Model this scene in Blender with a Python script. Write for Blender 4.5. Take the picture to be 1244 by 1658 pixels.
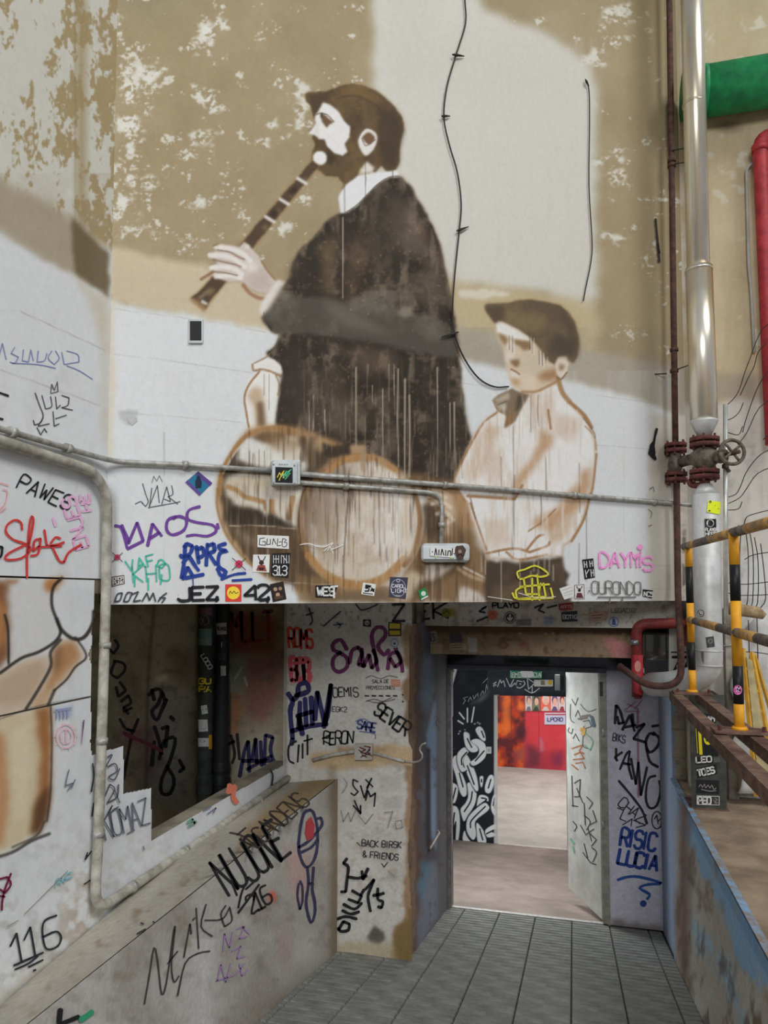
import bpy, bmesh, math, random
import numpy as np
from mathutils import Vector, Matrix

for _o in list(bpy.data.objects):
    bpy.data.objects.remove(_o)
SC = bpy.context.scene
COL = SC.collection
R = random.Random(7)

# ------------------------------------------------------------------ camera
W, H = 1244, 1658
F, TAN, HOR, CX = 1150.0, 0.055, 961.0, 622.0
TH = math.atan(TAN)
CY = HOR - F * TAN
AX = math.atan((925 - 622) / F)          # the passage runs along +Y, the camera looks a little left of it
ca, sa = math.cos(AX), math.sin(AX)
cam = bpy.data.cameras.new('camera')
cam.sensor_fit = 'VERTICAL'
cam.sensor_height = 36.0
cam.lens = F / H * 36.0
cam.shift_y = (CY - H / 2) / H
cam.clip_start = 0.05
cam_o = bpy.data.objects.new('camera', cam)
cam_o.rotation_euler = (math.pi / 2 + TH, 0, AX)
COL.objects.link(cam_o)
SC.camera = cam_o

# ------------------------------------------------------------------ world, lights, exposure
wd = bpy.data.worlds.new('world'); SC.world = wd
wd.use_nodes = True
wd.node_tree.nodes['Background'].inputs[0].default_value = (0.80, 0.86, 1.0, 1)
wd.node_tree.nodes['Background'].inputs[1].default_value = 0.27


def area(name, loc, target, sx, sy, power, col=(1, 1, 1)):
    l = bpy.data.lights.new(name, 'AREA'); l.shape = 'RECTANGLE'
    l.size, l.size_y, l.energy, l.color = sx, sy, power, col
    o = bpy.data.objects.new(name, l); COL.objects.link(o)
    o.location = loc
    o.rotation_euler = (Vector(target) - Vector(loc)).to_track_quat('-Z', 'Y').to_euler()
    return o


area('hall_skylight', (10.4, -3.2, 13.8), (-0.6, 3.6, 1.0), 8.0, 6.0, 1640, (1.0, 0.985, 0.96))
area('added_hall_fill', (0.7, -6.5, 3.4), (0.0, 5.0, -0.6), 3.0, 2.2, 430, (0.96, 0.98, 1.0))  # unseen fill added behind the camera for pipe highlights and the passage
area('room_lamp', (-0.2, 12.2, -0.75), (-0.2, 12.2, -3), 2.2, 3.0, 92, (0.97, 0.98, 1.0))
area('added_vestibule_fill', (-0.85, 7.1, -0.62), (-0.6, 7.1, -3), 0.5, 1.2, 50, (0.93, 0.97, 1.0))  # unseen fill added to brighten the open door leaf
SC.view_settings.view_transform = 'Standard'
SC.view_settings.look = 'None'
SC.view_settings.exposure = 0.0
SC.view_settings.gamma = 1.0
SC.view_settings.use_curve_mapping = False
KEY = 0.86        # sRGB white seen on the sunlit upper wall -> albedo


# ------------------------------------------------------------------ geometry of the view
def ray(px, py):
    r, u = (px - CX) / F, -(py - CY) / F
    y = math.cos(TH) - u * math.sin(TH)
    z = math.sin(TH) + u * math.cos(TH)
    return Vector((r * ca - y * sa, r * sa + y * ca, z))


def onu(px, py, u):
    d = ray(px, py); return d * (u / d.y)


def onv(px, py, v):
    d = ray(px, py); return d * (v / d.x)


def onz(px, py, z):
    d = ray(px, py); return d * (z / d.z)


def project(P):
    P = np.asarray(P, float)
    x = P[..., 1] * sa + P[..., 0] * ca
    y = P[..., 1] * ca - P[..., 0] * sa
    z = P[..., 2]
    f = y * math.cos(TH) + z * math.sin(TH)
    up = -y * math.sin(TH) + z * math.cos(TH)
    f = np.maximum(f, 0.05)
    return CX + F * x / f, CY - F * up / f


class Plane:
    def __init__(s, p0, n):
        s.p0, s.n = Vector(p0), Vector(n).normalized()

    def pt(s, px, py, off=0.0):
        d = ray(px, py)
        t = (s.p0 + s.n * off).dot(s.n) / d.dot(s.n)
        return d * t


class Cyl:
    def __init__(s, v, u, r):
        s.v, s.u, s.r = v, u, r
        s.n = Vector((-v, -u, 0)).normalized()

    def pt(s, px, py, off=0.0):
        d = ray(px, py); r = s.r + off
        a = d.x * d.x + d.y * d.y
        b = -2 * (d.x * s.v + d.y * s.u)
        c = s.v ** 2 + s.u ** 2 - r * r
        D = max(b * b - 4 * a * c, 0)
        return d * ((-b - math.sqrt(D)) / (2 * a))


V_L = -1.88
C0 = Vector((-1.885, 2.565, 0)); C1 = Vector((0.735, 4.93, 0))
MD = (C1 - C0).normalized(); MN = Vector((MD.y, -MD.x, 0))
S_BACK = Plane(C0, MN)
S_LEFT = Plane((V_L, 0, 0), (1, 0, 0))
S_FRONT = Plane((0, 4.5, 0), (0, -1, 0))
S_SET = Plane((0, 4.62, 0), (0, -1, 0))
S_REC = Plane((-2.5, 0, 0), (1, 0, 0))
S_PAR = Plane((-1.5, 0, 0), (1, 0, 0))
S_DOOR = Plane((0, 6.04, 0), (0, -1, 0))
S_BLACK = Plane((0, 9.93, 0), (0, -1, 0))
S_FAR = Plane((0, 14.3, 0), (0, -1, 0))
S_LINT = Plane((0, 5.06, 0), (0, -1, 0))
S_RIGHT = Plane((0, 4.93, 0), (0, -1, 0))
S_RPAR = Plane((0.64, 0, 0), (-1, 0, 0))
S_PASSL = Plane((-1.03, 0, 0), (1, 0, 0))
S_PIER = Plane((0, 5.3, 0), (0, -1, 0))
ZT, UT, SL = -2.62, 6.045, 0.2
def ramp_z(u): return ZT + SL * (UT - u)


# ------------------------------------------------------------------ object helpers
def link(name, me, m=None, parent=None):
    o = bpy.data.objects.new(name, me); COL.objects.link(o)
    if m is not None and not len(me.materials): me.materials.append(m)
    if parent is not None: o.parent = parent
    return o


def mesh_of(bm, name='m', smooth=False):
    me = bpy.data.meshes.new(name); bm.to_mesh(me); bm.free()
    if smooth:
        me.polygons.foreach_set('use_smooth', [True] * len(me.polygons))
    return me


def obj(name, bm, m, parent=None, smooth=False):
    return link(name, mesh_of(bm, name, smooth), m, parent)


def thing(name, label, cat, loc=(0, 0, 0), group=None):
    o = bpy.data.objects.new(name, None); COL.objects.link(o)
    o.empty_display_size = 0.1
    return tag(o, label, cat, group)


def tag(o, label, cat, group=None):
    o['label'] = label; o['category'] = cat
    if group: o['group'] = group
    return o


def lab(o, label):
    o['label'] = label; return o


def struct(o):
    o['kind'] = 'structure'; return o


def bx(bm, x0, x1, y0, y1, z0, z1, bev=0.0, zf=None):
    vs = [bm.verts.new((x, y, z)) for x in (x0, x1) for y in (y0, y1) for z in (z0, z1)]
    fs = [(0, 1, 3, 2), (4, 6, 7, 5), (0, 4, 5, 1), (2, 3, 7, 6), (0, 2, 6, 4), (1, 5, 7, 3)]
    F_ = [bm.faces.new([vs[i] for i in f]) for f in fs]
    if bev:
        es = list({e for f in F_ for e in f.edges})
        bmesh.ops.bevel(bm, geom=es, offset=bev, segments=2, affect='EDGES', profile=0.5)
    return vs


def box(name, dims, m, parent=None, bev=0.0):
    bm = bmesh.new(); bx(bm, *dims, bev=bev)
    bmesh.ops.recalc_face_normals(bm, faces=bm.faces)
    return obj(name, bm, m, parent)


def frame_of(t):
    t = t.normalized()
    a = Vector((0, 0, 1)) if abs(t.z) < 0.9 else Vector((1, 0, 0))
    x = t.cross(a).normalized()
    return x, t.cross(x).normalized()


def tube_bm(bm, pts, r, n=12, caps=True):
    pts = [Vector(p) for p in pts]
    rs = r if isinstance(r, (list, tuple)) else [r] * len(pts)
    rings = []; x = None
    for i, p in enumerate(pts):
        t = (pts[min(i + 1, len(pts) - 1)] - pts[max(i - 1, 0)])
        if t.length < 1e-9: t = Vector((0, 0, 1))
        t.normalize()
        if x is None: x, y = frame_of(t)
        else:
            x = (x - t * x.dot(t))
            x = x.normalized() if x.length > 1e-6 else frame_of(t)[0]
            y = t.cross(x).normalized()
        rings.append([bm.verts.new(p + (x * math.cos(a) + y * math.sin(a)) * rs[i])
                      for a in [2 * math.pi * k / n for k in range(n)]])
    for a, b in zip(rings, rings[1:]):
        for k in range(n):
            bm.faces.new((a[k], a[(k + 1) % n], b[(k + 1) % n], b[k]))
    if caps:
        bm.faces.new(rings[0][::-1]); bm.faces.new(rings[-1])


def tube(name, pts, r, m, parent=None, n=12, smooth=True):
    bm = bmesh.new(); tube_bm(bm, pts, r, n)
    bmesh.ops.recalc_face_normals(bm, faces=bm.faces)
    me = mesh_of(bm, name)
    if smooth:
        me.polygons.foreach_set('use_smooth', [len(p.vertices) == 4 for p in me.polygons])
    return link(name, me, m, parent)


def arc3(a, b, c, n=7):
    """a path a -> c that rounds the corner b"""
    a, b, c = Vector(a), Vector(b), Vector(c)
    return [a * (1 - t) ** 2 + b * 2 * t * (1 - t) + c * t * t for t in [i / n for i in range(n + 1)]]


def bend(pts, rad):
    pts = [Vector(p) for p in pts]
    out = [pts[0]]
    for i in range(1, len(pts) - 1):
        p = pts[i]
        d1, d2 = pts[i - 1] - p, pts[i + 1] - p
        q = min(rad, d1.length * .49, d2.length * .49)
        out += arc3(p + d1.normalized() * q, p, p + d2.normalized() * q, 6)
    return out + [pts[-1]]


def sm(pts, k=4, closed=False):
    """Catmull-Rom through 2D or 3D points"""
    P = [np.array(p, float) for p in pts]
    if len(P) < 3: return P
    Q = [P[-1]] + P + [P[0], P[1]] if closed else [2 * P[0] - P[1]] + P + [2 * P[-1] - P[-2]]
    out = []
    for i in range(1, len(Q) - 2):
        a, b, c, d = Q[i - 1:i + 3]
        for j in range(k):
            t = j / k
            out.append(.5 * (2 * b + (c - a) * t + (2 * a - 5 * b + 4 * c - d) * t * t + (3 * b - a - 3 * c + d) * t ** 3))
    if not closed: out.append(P[-1])
    return out


def P(s):
    return [tuple(float(c) for c in q.split(',')) for q in s.split()]


# ------------------------------------------------------------------ materials
def lin(c):
    c = np.asarray(c, float) / 255.0
    return np.where(c <= 0.04045, c / 12.92, ((c + 0.055) / 1.055) ** 2.4)


def nodes(name):
    m = bpy.data.materials.new(name); m.use_nodes = True
    nt = m.node_tree; b = nt.nodes['Principled BSDF']
    return m, nt, b


def mat(name, rgb, rough=0.6, metal=0.0, var=0.12, scale=14.0, bump=0.0, spec=0.3, rgb2=None, streak=0, raw=False):
    """plain procedural material: colour broken by noise"""
    m, nt, b = nodes(name)
    k = 1.0 if raw else 1.0 / KEY
    c1 = np.minimum(lin(rgb) * k, .95)
    c2 = np.minimum(lin(rgb2) * k, .95) if rgb2 is not None else c1 * (1 - var * 2.2)
    tc = nt.nodes.new('ShaderNodeTexCoord')
    mp = nt.nodes.new('ShaderNodeMapping')
    if streak: mp.inputs['Scale'].default_value = (1, 1, 1.0 / streak)
    nz = nt.nodes.new('ShaderNodeTexNoise'); nz.inputs['Scale'].default_value = scale
    nz.inputs['Detail'].default_value = 6.0; nz.inputs['Roughness'].default_value = 0.62
    rp = nt.nodes.new('ShaderNodeValToRGB')
    rp.color_ramp.elements[0].position = 0.36; rp.color_ramp.elements[1].position = 0.62
    rp.color_ramp.elements[0].color = (*c2, 1); rp.color_ramp.elements[1].color = (*c1, 1)
    nt.links.new(tc.outputs['Object'], mp.inputs[0]); nt.links.new(mp.outputs[0], nz.inputs['Vector'])
    nt.links.new(nz.outputs[0], rp.inputs[0]); nt.links.new(rp.outputs[0], b.inputs['Base Color'])
    b.inputs['Roughness'].default_value = rough; b.inputs['Metallic'].default_value = metal
    b.inputs['Specular IOR Level'].default_value = spec
    if bump:
        bp = nt.nodes.new('ShaderNodeBump'); bp.inputs['Strength'].default_value = bump
        bp.inputs['Distance'].default_value = 0.01
        nt.links.new(nz.outputs[0], bp.inputs['Height']); nt.links.new(bp.outputs[0], b.inputs['Normal'])
    return m


def painted_mat(name, rough=0.75, grain=0.10, bump=0.25, spec=0.25):
    m, nt, b = nodes(name)
    at = nt.nodes.new('ShaderNodeAttribute'); at.attribute_name = 'paint'
    tc = nt.nodes.new('ShaderNodeTexCoord')
    nz = nt.nodes.new('ShaderNodeTexNoise'); nz.inputs['Scale'].default_value = 38.0
    nz.inputs['Detail'].default_value = 8.0; nz.inputs['Roughness'].default_value = 0.7
    mr = nt.nodes.new('ShaderNodeMapRange')
    mr.inputs['From Min'].default_value = .3; mr.inputs['From Max'].default_value = .7
    mr.inputs['To Min'].default_value = 1 - grain; mr.inputs['To Max'].default_value = 1 + grain * .5
    mx = nt.nodes.new('ShaderNodeVectorMath'); mx.operation = 'SCALE'
    nt.links.new(tc.outputs['Object'], nz.inputs['Vector']); nt.links.new(nz.outputs[0], mr.inputs['Value'])
    nt.links.new(at.outputs['Color'], mx.inputs[0]); nt.links.new(mr.outputs[0], mx.inputs['Scale'])
    nt.links.new(mx.outputs[0], b.inputs['Base Color'])
    b.inputs['Roughness'].default_value = rough; b.inputs['Specular IOR Level'].default_value = spec
    bp = nt.nodes.new('ShaderNodeBump'); bp.inputs['Strength'].default_value = bump; bp.inputs['Distance'].default_value = .004
    nt.links.new(nz.outputs[0], bp.inputs['Height']); nt.links.new(bp.outputs[0], b.inputs['Normal'])
    return m


_paint = {}
def pm(rgb, rough=0.55):
    k = (tuple(int(c) for c in rgb), rough)
    if k not in _paint:
        _paint[k] = mat('paint_%d_%d_%d' % k[0], rgb, rough, var=0.05, scale=60)
    return _paint[k]


# ------------------------------------------------------------------ painting on a canvas (sRGB), in the frame of the photograph
NR = np.random.RandomState(5)


def value_noise(h, w, cell, rng, stretch=1.0):
    cy, cx = max(cell * stretch, 1.0), max(cell, 1.0)
    gh, gw = int(h / cy) + 3, int(w / cx) + 3
    g = rng.rand(gh, gw)
    y = np.arange(h) / cy; x = np.arange(w) / cx
    y0, x0 = y.astype(int), x.astype(int)
    fy, fx = y - y0, x - x0
    fy = (fy * fy * (3 - 2 * fy))[:, None]; fx = (fx * fx * (3 - 2 * fx))[None, :]
    a = g[y0][:, x0]; b = g[y0][:, x0 + 1]; c = g[y0 + 1][:, x0]; d = g[y0 + 1][:, x0 + 1]
    return (a * (1 - fx) + b * fx) * (1 - fy) + (c * (1 - fx) + d * fx) * fy


def fbm(h, w, cell, oct=4, seed=0, stretch=1.0, gain=.55):
    rng = np.random.RandomState(seed)
    out = np.zeros((h, w)); a = 1.0; t = 0
    for _ in range(oct):
        out += a * value_noise(h, w, cell, rng, stretch); t += a
        a *= gain; cell = cell / 2
        if cell < 1: break
    return out / t


def blur(a, r):
    r = int(round(r))
    if r < 1: return a
    for ax in (0, 1):
        for _ in range(2):
            p = np.pad(a, [(r + 1, r) if i == ax else (0, 0) for i in (0, 1)], mode='edge')
            c = np.cumsum(p, axis=ax)
            n = 2 * r + 1
            a = (c[n:] - c[:-n]) / n if ax == 0 else (c[:, n:] - c[:, :-n]) / n
    return a


class Canvas:
    def __init__(s, x0, y0, x1, y1, base, sc=1.0):
        s.x0, s.y0, s.sc = x0, y0, sc
        s.w, s.h = int((x1 - x0) * sc), int((y1 - y0) * sc)
        s.a = np.empty((s.h, s.w, 3)); s.a[:] = base
        s.tags = np.zeros((s.h, s.w), np.int16)

    def noise(s, cell, oct=4, seed=0, stretch=1.0, gain=.55):
        return fbm(s.h, s.w, cell * s.sc, oct, seed, stretch, gain)

    def box(s, pts, pad):
        q = (np.array(pts, float) - (s.x0, s.y0)) * s.sc
        p = pad * s.sc + 2
        x0, y0 = np.floor(q.min(0) - p).astype(int); x1, y1 = np.ceil(q.max(0) + p).astype(int)
        return q, max(x0, 0), max(y0, 0), min(x1, s.w), min(y1, s.h)

    def put(s, m, col, x0, y0, x1, y1, alpha=1.0, tagid=None):
        m = m * alpha
        sub = s.a[y0:y1, x0:x1]
        col = np.asarray(col, float)
        if col.ndim == 3: col = col[y0:y1, x0:x1]
        sub[:] = sub * (1 - m[..., None]) + col * m[..., None]
        if tagid is not None: s.tags[y0:y1, x0:x1][m > 0.5] = tagid

    def polymask(s, pts, soft=1.0, rag=0.0, seed=0):
        q, x0, y0, x1, y1 = s.box(pts, soft * 2 + rag)
        if x1 <= x0 or y1 <= y0: return None
        X, Y = np.meshgrid(np.arange(x0, x1) + .5, np.arange(y0, y1) + .5)
        if rag:
            X = X + (fbm(y1 - y0, x1 - x0, 14 * s.sc, 4, seed + 3) - .5) * 2.6 * rag * s.sc
            Y = Y + (fbm(y1 - y0, x1 - x0, 14 * s.sc, 4, seed + 4) - .5) * 2.6 * rag * s.sc
        ins = np.zeros(X.shape, bool)
        for (ax, ay), (bx_, by) in zip(q, np.roll(q, -1, 0)):
            if ay == by: continue
            ins ^= ((ay > Y) != (by > Y)) & (X < (bx_ - ax) * (Y - ay) / (by - ay) + ax)
        return blur(ins.astype(float), soft * s.sc), x0, y0, x1, y1

    def poly(s, pts, col, soft=1.0, alpha=1.0, rag=0.0, seed=0, tagid=None, smooth=0, mod=None):
        if isinstance(pts, str): pts = P(pts)
        if smooth: pts = sm(pts, smooth, True)
        r = s.polymask(pts, soft, rag, seed)
        if r is None: return
        m, x0, y0, x1, y1 = r
        if mod is not None: m = m * mod[y0:y1, x0:x1]
        s.put(m, col, x0, y0, x1, y1, alpha, tagid)

    def stroke(s, pts, width, col, alpha=1.0, soft=.8, smooth=4, taper=0.0, tagid=None, mod=None):
        if isinstance(pts, str): pts = P(pts)
        if smooth: pts = sm(pts, smooth)
        q, x0, y0, x1, y1 = s.box(pts, width + soft * 2)
        if x1 <= x0 or y1 <= y0: return
        X, Y = np.meshgrid(np.arange(x0, x1) + .5, np.arange(y0, y1) + .5)
        D = np.full(X.shape, 1e9)
        n = len(q) - 1
        for i in range(n):
            a, b = q[i], q[i + 1]
            d = b - a; L = d.dot(d)
            t = np.clip(((X - a[0]) * d[0] + (Y - a[1]) * d[1]) / max(L, 1e-9), 0, 1)
            w = 1 - taper * (i + t) / n
            D = np.minimum(D, np.hypot(X - a[0] - t * d[0], Y - a[1] - t * d[1]) / np.maximum(w, .15))
        hw = width * s.sc / 2
        m = np.clip((hw + soft * s.sc / 2 - D) / max(soft * s.sc, .5), 0, 1)
        if mod is not None: m = m * mod[y0:y1, x0:x1]
        s.put(m, col, x0, y0, x1, y1, alpha, tagid)

    def ell(s, cx, cy, rx, ry, col, soft=1.0, alpha=1.0, rot=0, **k):
        t = np.linspace(0, 2 * math.pi, 28, endpoint=False); c, d = math.cos(rot), math.sin(rot)
        s.poly([(cx + rx * math.cos(a) * c - ry * math.sin(a) * d, cy + rx * math.cos(a) * d + ry * math.sin(a) * c) for a in t],
               col, soft, alpha, **k)

    def mask(s, m, col, alpha=1.0):
        s.put(np.clip(m, 0, 1), col, 0, 0, s.w, s.h, alpha)

    def grid(s):
        return np.meshgrid(s.x0 + (np.arange(s.w) + .5) / s.sc, s.y0 + (np.arange(s.h) + .5) / s.sc)

    def sample(s, px, py):
        x = np.clip((px - s.x0) * s.sc - .5, 0, s.w - 1.001); y = np.clip((py - s.y0) * s.sc - .5, 0, s.h - 1.001)
        x0, y0 = x.astype(int), y.astype(int); fx, fy = (x - x0)[..., None], (y - y0)[..., None]
        a = s.a
        c = (a[y0, x0] * (1 - fx) + a[y0, x0 + 1] * fx) * (1 - fy) + (a[y0 + 1, x0] * (1 - fx) + a[y0 + 1, x0 + 1] * fx) * fy
        return np.minimum(lin(np.clip(c, 0, 255)) / KEY, .92)

    def sample_tag(s, px, py):
        x = np.clip(((px - s.x0) * s.sc).astype(int), 0, s.w - 1); y = np.clip(((py - s.y0) * s.sc).astype(int), 0, s.h - 1)
        return s.tags[y, x]


def inpoly(px, py, pts):
    ins = np.zeros(px.shape, bool); q = np.array(pts, float)
    for (ax, ay), (b0, b1) in zip(q, np.roll(q, -1, 0)):
        if ay == b1: continue
        ins ^= ((ay > py) != (b1 > py)) & (px < (b0 - ax) * (py - ay) / (b1 - ay) + ax)
    return ins


def painted_grid(name, canvas, p0, du, dv, us, vs, m, parent=None, keep=None, split=None, warp=None):
    """a fine sheet of quads p0 + u*du + v*dv coloured from the canvas; split: {tag id: object name}"""
    us, vs = np.asarray(us, float), np.asarray(vs, float)
    p0, du, dv = np.array(p0, float), np.array(du, float), np.array(dv, float)
    Pt = p0 + us[None, :, None] * du + vs[:, None, None] * dv
    if warp is not None: Pt = warp(Pt)
    px, py = project(Pt)
    colr = canvas.sample(px, py)
    nv, nu = len(vs), len(us)
    idx = np.arange(nv * nu).reshape(nv, nu)
    quads = np.stack([idx[:-1, :-1], idx[:-1, 1:], idx[1:, 1:], idx[1:, :-1]], -1).reshape(-1, 4)
    fpx = (px[:-1, :-1] + px[1:, 1:]).ravel() / 2; fpy = (py[:-1, :-1] + py[1:, 1:]).ravel() / 2
    ok = np.ones(len(quads), bool) if keep is None else keep(fpx, fpy)
    ids = canvas.sample_tag(fpx, fpy) if split else np.zeros(len(quads), int)
    if split: ids = np.where(np.isin(ids, list(split)), ids, 0)
    res = {}
    V_, C_ = Pt.reshape(-1, 3), colr.reshape(-1, 3)
    for k in np.unique(ids[ok]):
        q = quads[ok & (ids == k)]
        used, inv = np.unique(q, return_inverse=True)
        inv = inv.reshape(q.shape)
        me = bpy.data.meshes.new(name)
        me.vertices.add(len(used)); me.vertices.foreach_set('co', V_[used].astype(np.float32).ravel())
        me.loops.add(inv.size); me.loops.foreach_set('vertex_index', inv.astype(np.int32).ravel())
        me.polygons.add(len(q)); me.polygons.foreach_set('loop_start', np.arange(0, inv.size, 4, dtype=np.int32))
        me.update(calc_edges=True)
        at = me.color_attributes.new('paint', 'FLOAT_COLOR', 'POINT')
        c4 = np.ones((len(used), 4), np.float32); c4[:, :3] = C_[used]
        at.data.foreach_set('color', c4.ravel())
        nm = split[k] if split and k else name
        o = link(nm, me, m, None)
        if k and 0 in res: o.parent = res[0]
        elif parent is not None: o.parent = parent
        res[k] = o
    return res if split else res.get(0)


# ------------------------------------------------------------------ pen strokes: flat ribbons of paint on a surface
FONT = {}
for _l in """A 00 26 40/12 32
B 00 06 36 45 44 33 03/33 42 41 30 00
C 45 36 16 05 01 10 30 41
D 00 06 26 44 42 20 00
E 46 06 00 40/03 33
F 46 06 00/03 33
G 45 36 16 05 01 10 30 41 43 23
H 00 06/40 46/03 43
I 20 26
J 46 41 30 10 01
K 00 06/46 03 40
L 06 00 40
M 00 06 23 46 40
N 00 06 40 46
O 10 01 05 16 36 45 41 30 10
P 00 06 36 45 44 33 03
Q 10 01 05 16 36 45 41 30 10/22 40
R 00 06 36 45 44 33 03/23 40
S 45 36 16 05 04 13 33 42 41 30 10 01
T 06 46/26 20
U 06 01 10 30 41 46
V 06 20 46
W 06 10 24 30 46
X 00 46/06 40
Y 06 23 46/23 20
Z 06 46 00 40
0 10 01 05 16 36 45 41 30 10
1 04 26 20/00 40
2 05 16 36 45 44 00 40
3 05 16 36 45 44 33 13/33 42 41 30 10 01
4 40 46/46 02 42
5 46 06 04 34 43 41 30 00
6 46 16 04 01 10 30 41 42 33 03
7 06 46 10
8 13 04 05 16 36 45 44 33 13 02 01 10 30 41 42 33
9 00 30 42 45 36 16 05 04 13 43
& 40 04 05 16 25 24 02 01 10 20 42
. 20 21
, 21 10
: 21 22/24 25
- 13 33
! 26 22/20 21
* 13 33/25 21/14 32/12 34
+ 13 33/24 22
* 03 43/16 30/36 10
/ 00 46
( 36 14 12 30
> 06 43 00
~ 03 14 32 43
? 05 16 36 45 33 22/20 21""".split('\n'):
    FONT[_l[0]] = [[(int(p[0]), int(p[1])) for p in st.split()] for st in _l[2:].split('/')]


def text(s, x, y, h, ang=0.0, wr=0.62, sp=0.3, slant=0.0, jit=0.0, seed=1, flip=False):
    """strokes (photo px) of a line of letters whose baseline starts at x, y; h = cap height"""
    rr = random.Random(seed)
    out = []; cx = 0.0
    w = h * wr
    c, d = math.cos(math.radians(ang)), math.sin(math.radians(ang))
    for ch in s.upper():
        if ch == ' ': cx += w * .8; continue
        dy = rr.uniform(-jit, jit) * h
        for st in FONT.get(ch, []):
            q = []
            for gx, gy in st:
                lx = cx + (gx - (1.2 if ch in 'I1.,!' else 0)) / 4 * w + gy / 6 * h * slant + rr.uniform(-jit, jit) * w * .5
                ly = -(gy / 6 * h) + dy + rr.uniform(-jit, jit) * h * .4
                if flip: lx = -lx
                q.append((x + lx * c - ly * d, y + lx * d + ly * c))
            out.append(q)
        cx += w * (1 + sp) if ch not in 'I.,!1:' else w * (.6 + sp)
    return out


def corner_sm(st, k):
    """smooth a stroke but keep its sharp corners"""
    q = [np.array(p, float) for p in st]; out = []; seg = [q[0]]; segs = []
    for i in range(1, len(q)):
        seg.append(q[i])
        if i < len(q) - 1:
            a, b = q[i] - q[i - 1], q[i + 1] - q[i]
            if a.dot(b) < .25 * np.hypot(*a) * np.hypot(*b) and len(q) < 7:
                segs.append(seg); seg = [q[i]]
    return [sm(g, k) if len(g) > 2 and k else g for g in segs + [seg]]


def ribbon_bm(bm, surf, strokes, width, off, smooth=3, taper=0.0, vw=0.0, seed=0):
    rr = random.Random(seed)
    for pts in [g for st in strokes if len(st) > 1 for g in corner_sm(st, smooth)]:
        q = [pts[0]]
        for p in pts[1:]:
            if np.hypot(*(p - q[-1])) > .35: q.append(p)
        if len(q) < 2: continue
        n = len(q); L, Rr = [], []
        for i, p in enumerate(q):
            t = q[min(i + 1, n - 1)] - q[max(i - 1, 0)]; t = t / max(np.hypot(*t), 1e-6)
            w = width / 2 * (1 - taper * i / (n - 1)) * (1 + rr.uniform(-vw, vw))
            nr = np.array((-t[1], t[0])) * w
            if i == 0: h0 = p - t * w * .7
            if i == n - 1: h1 = p + t * w * .7
            L.append(p + nr); Rr.append(p - nr)
        v = lambda p: bm.verts.new(surf.pt(p[0], p[1], off))
        A, B = [v(p) for p in L], [v(p) for p in Rr]
        # rounded ends
        def cap(h, a, b, la, lb, rev):
            m1, m2 = v((h * .75 + la * .25) * .9 + (la + lb) * .05), v((h * .75 + lb * .25) * .9 + (la + lb) * .05)
            f = [a, m1, m2, b]
            try: bm.faces.new(f if rev else f[::-1])
            except ValueError: pass
        for i in range(n - 1):
            bm.faces.new((A[i], A[i + 1], B[i + 1], B[i]))
        cap(h0, A[0], B[0], L[0], Rr[0], False); cap(h1, A[-1], B[-1], L[-1], Rr[-1], True)


LAYER = {}
def layer(surf, step=.00035):
    LAYER[id(surf)] = LAYER.get(id(surf), .0012) + step
    return LAYER[id(surf)]


def graf(parent, surf, strokes, width, rgb, label=None, smooth=3, taper=0.0, vw=0.12, name='graffiti_tag', off=None):
    if isinstance(strokes, str): strokes = [P(x) for x in strokes.split('|')]
    bm = bmesh.new()
    ribbon_bm(bm, surf, strokes, width, layer(surf) if off is None else off, smooth, taper, vw, len(strokes))
    o = obj(name, bm, pm(rgb), parent)
    if label: o['label'] = label
    return o


def flat(name, surf, pts, rgb, parent, off=None, label=None, m=None):
    """a flat painted patch on a surface"""
    if isinstance(pts, str): pts = P(pts)
    off = layer(surf) if off is None else off
    bm = bmesh.new(); bm.faces.new([bm.verts.new(surf.pt(x, y, off)) for x, y in pts])
    bmesh.ops.triangulate(bm, faces=bm.faces)
    o = obj(name, bm, m or pm(rgb), parent)
    if label: o['label'] = label
    return o


def quad(cx, cy, w, h, ang=0.0, skew=0.0):
    c, d = math.cos(math.radians(ang)), math.sin(math.radians(ang))
    return [(cx + x * c - y * d, cy + x * d + y * c + skew * x) for x, y in ((-w / 2, -h / 2), (w / 2, -h / 2), (w / 2, h / 2), (-w / 2, h / 2))]


def circ(cx, cy, rx, ry=None, n=20):
    ry = ry or rx
    return [(cx + rx * math.cos(2 * math.pi * i / n), cy + ry * math.sin(2 * math.pi * i / n)) for i in range(n)]


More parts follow.
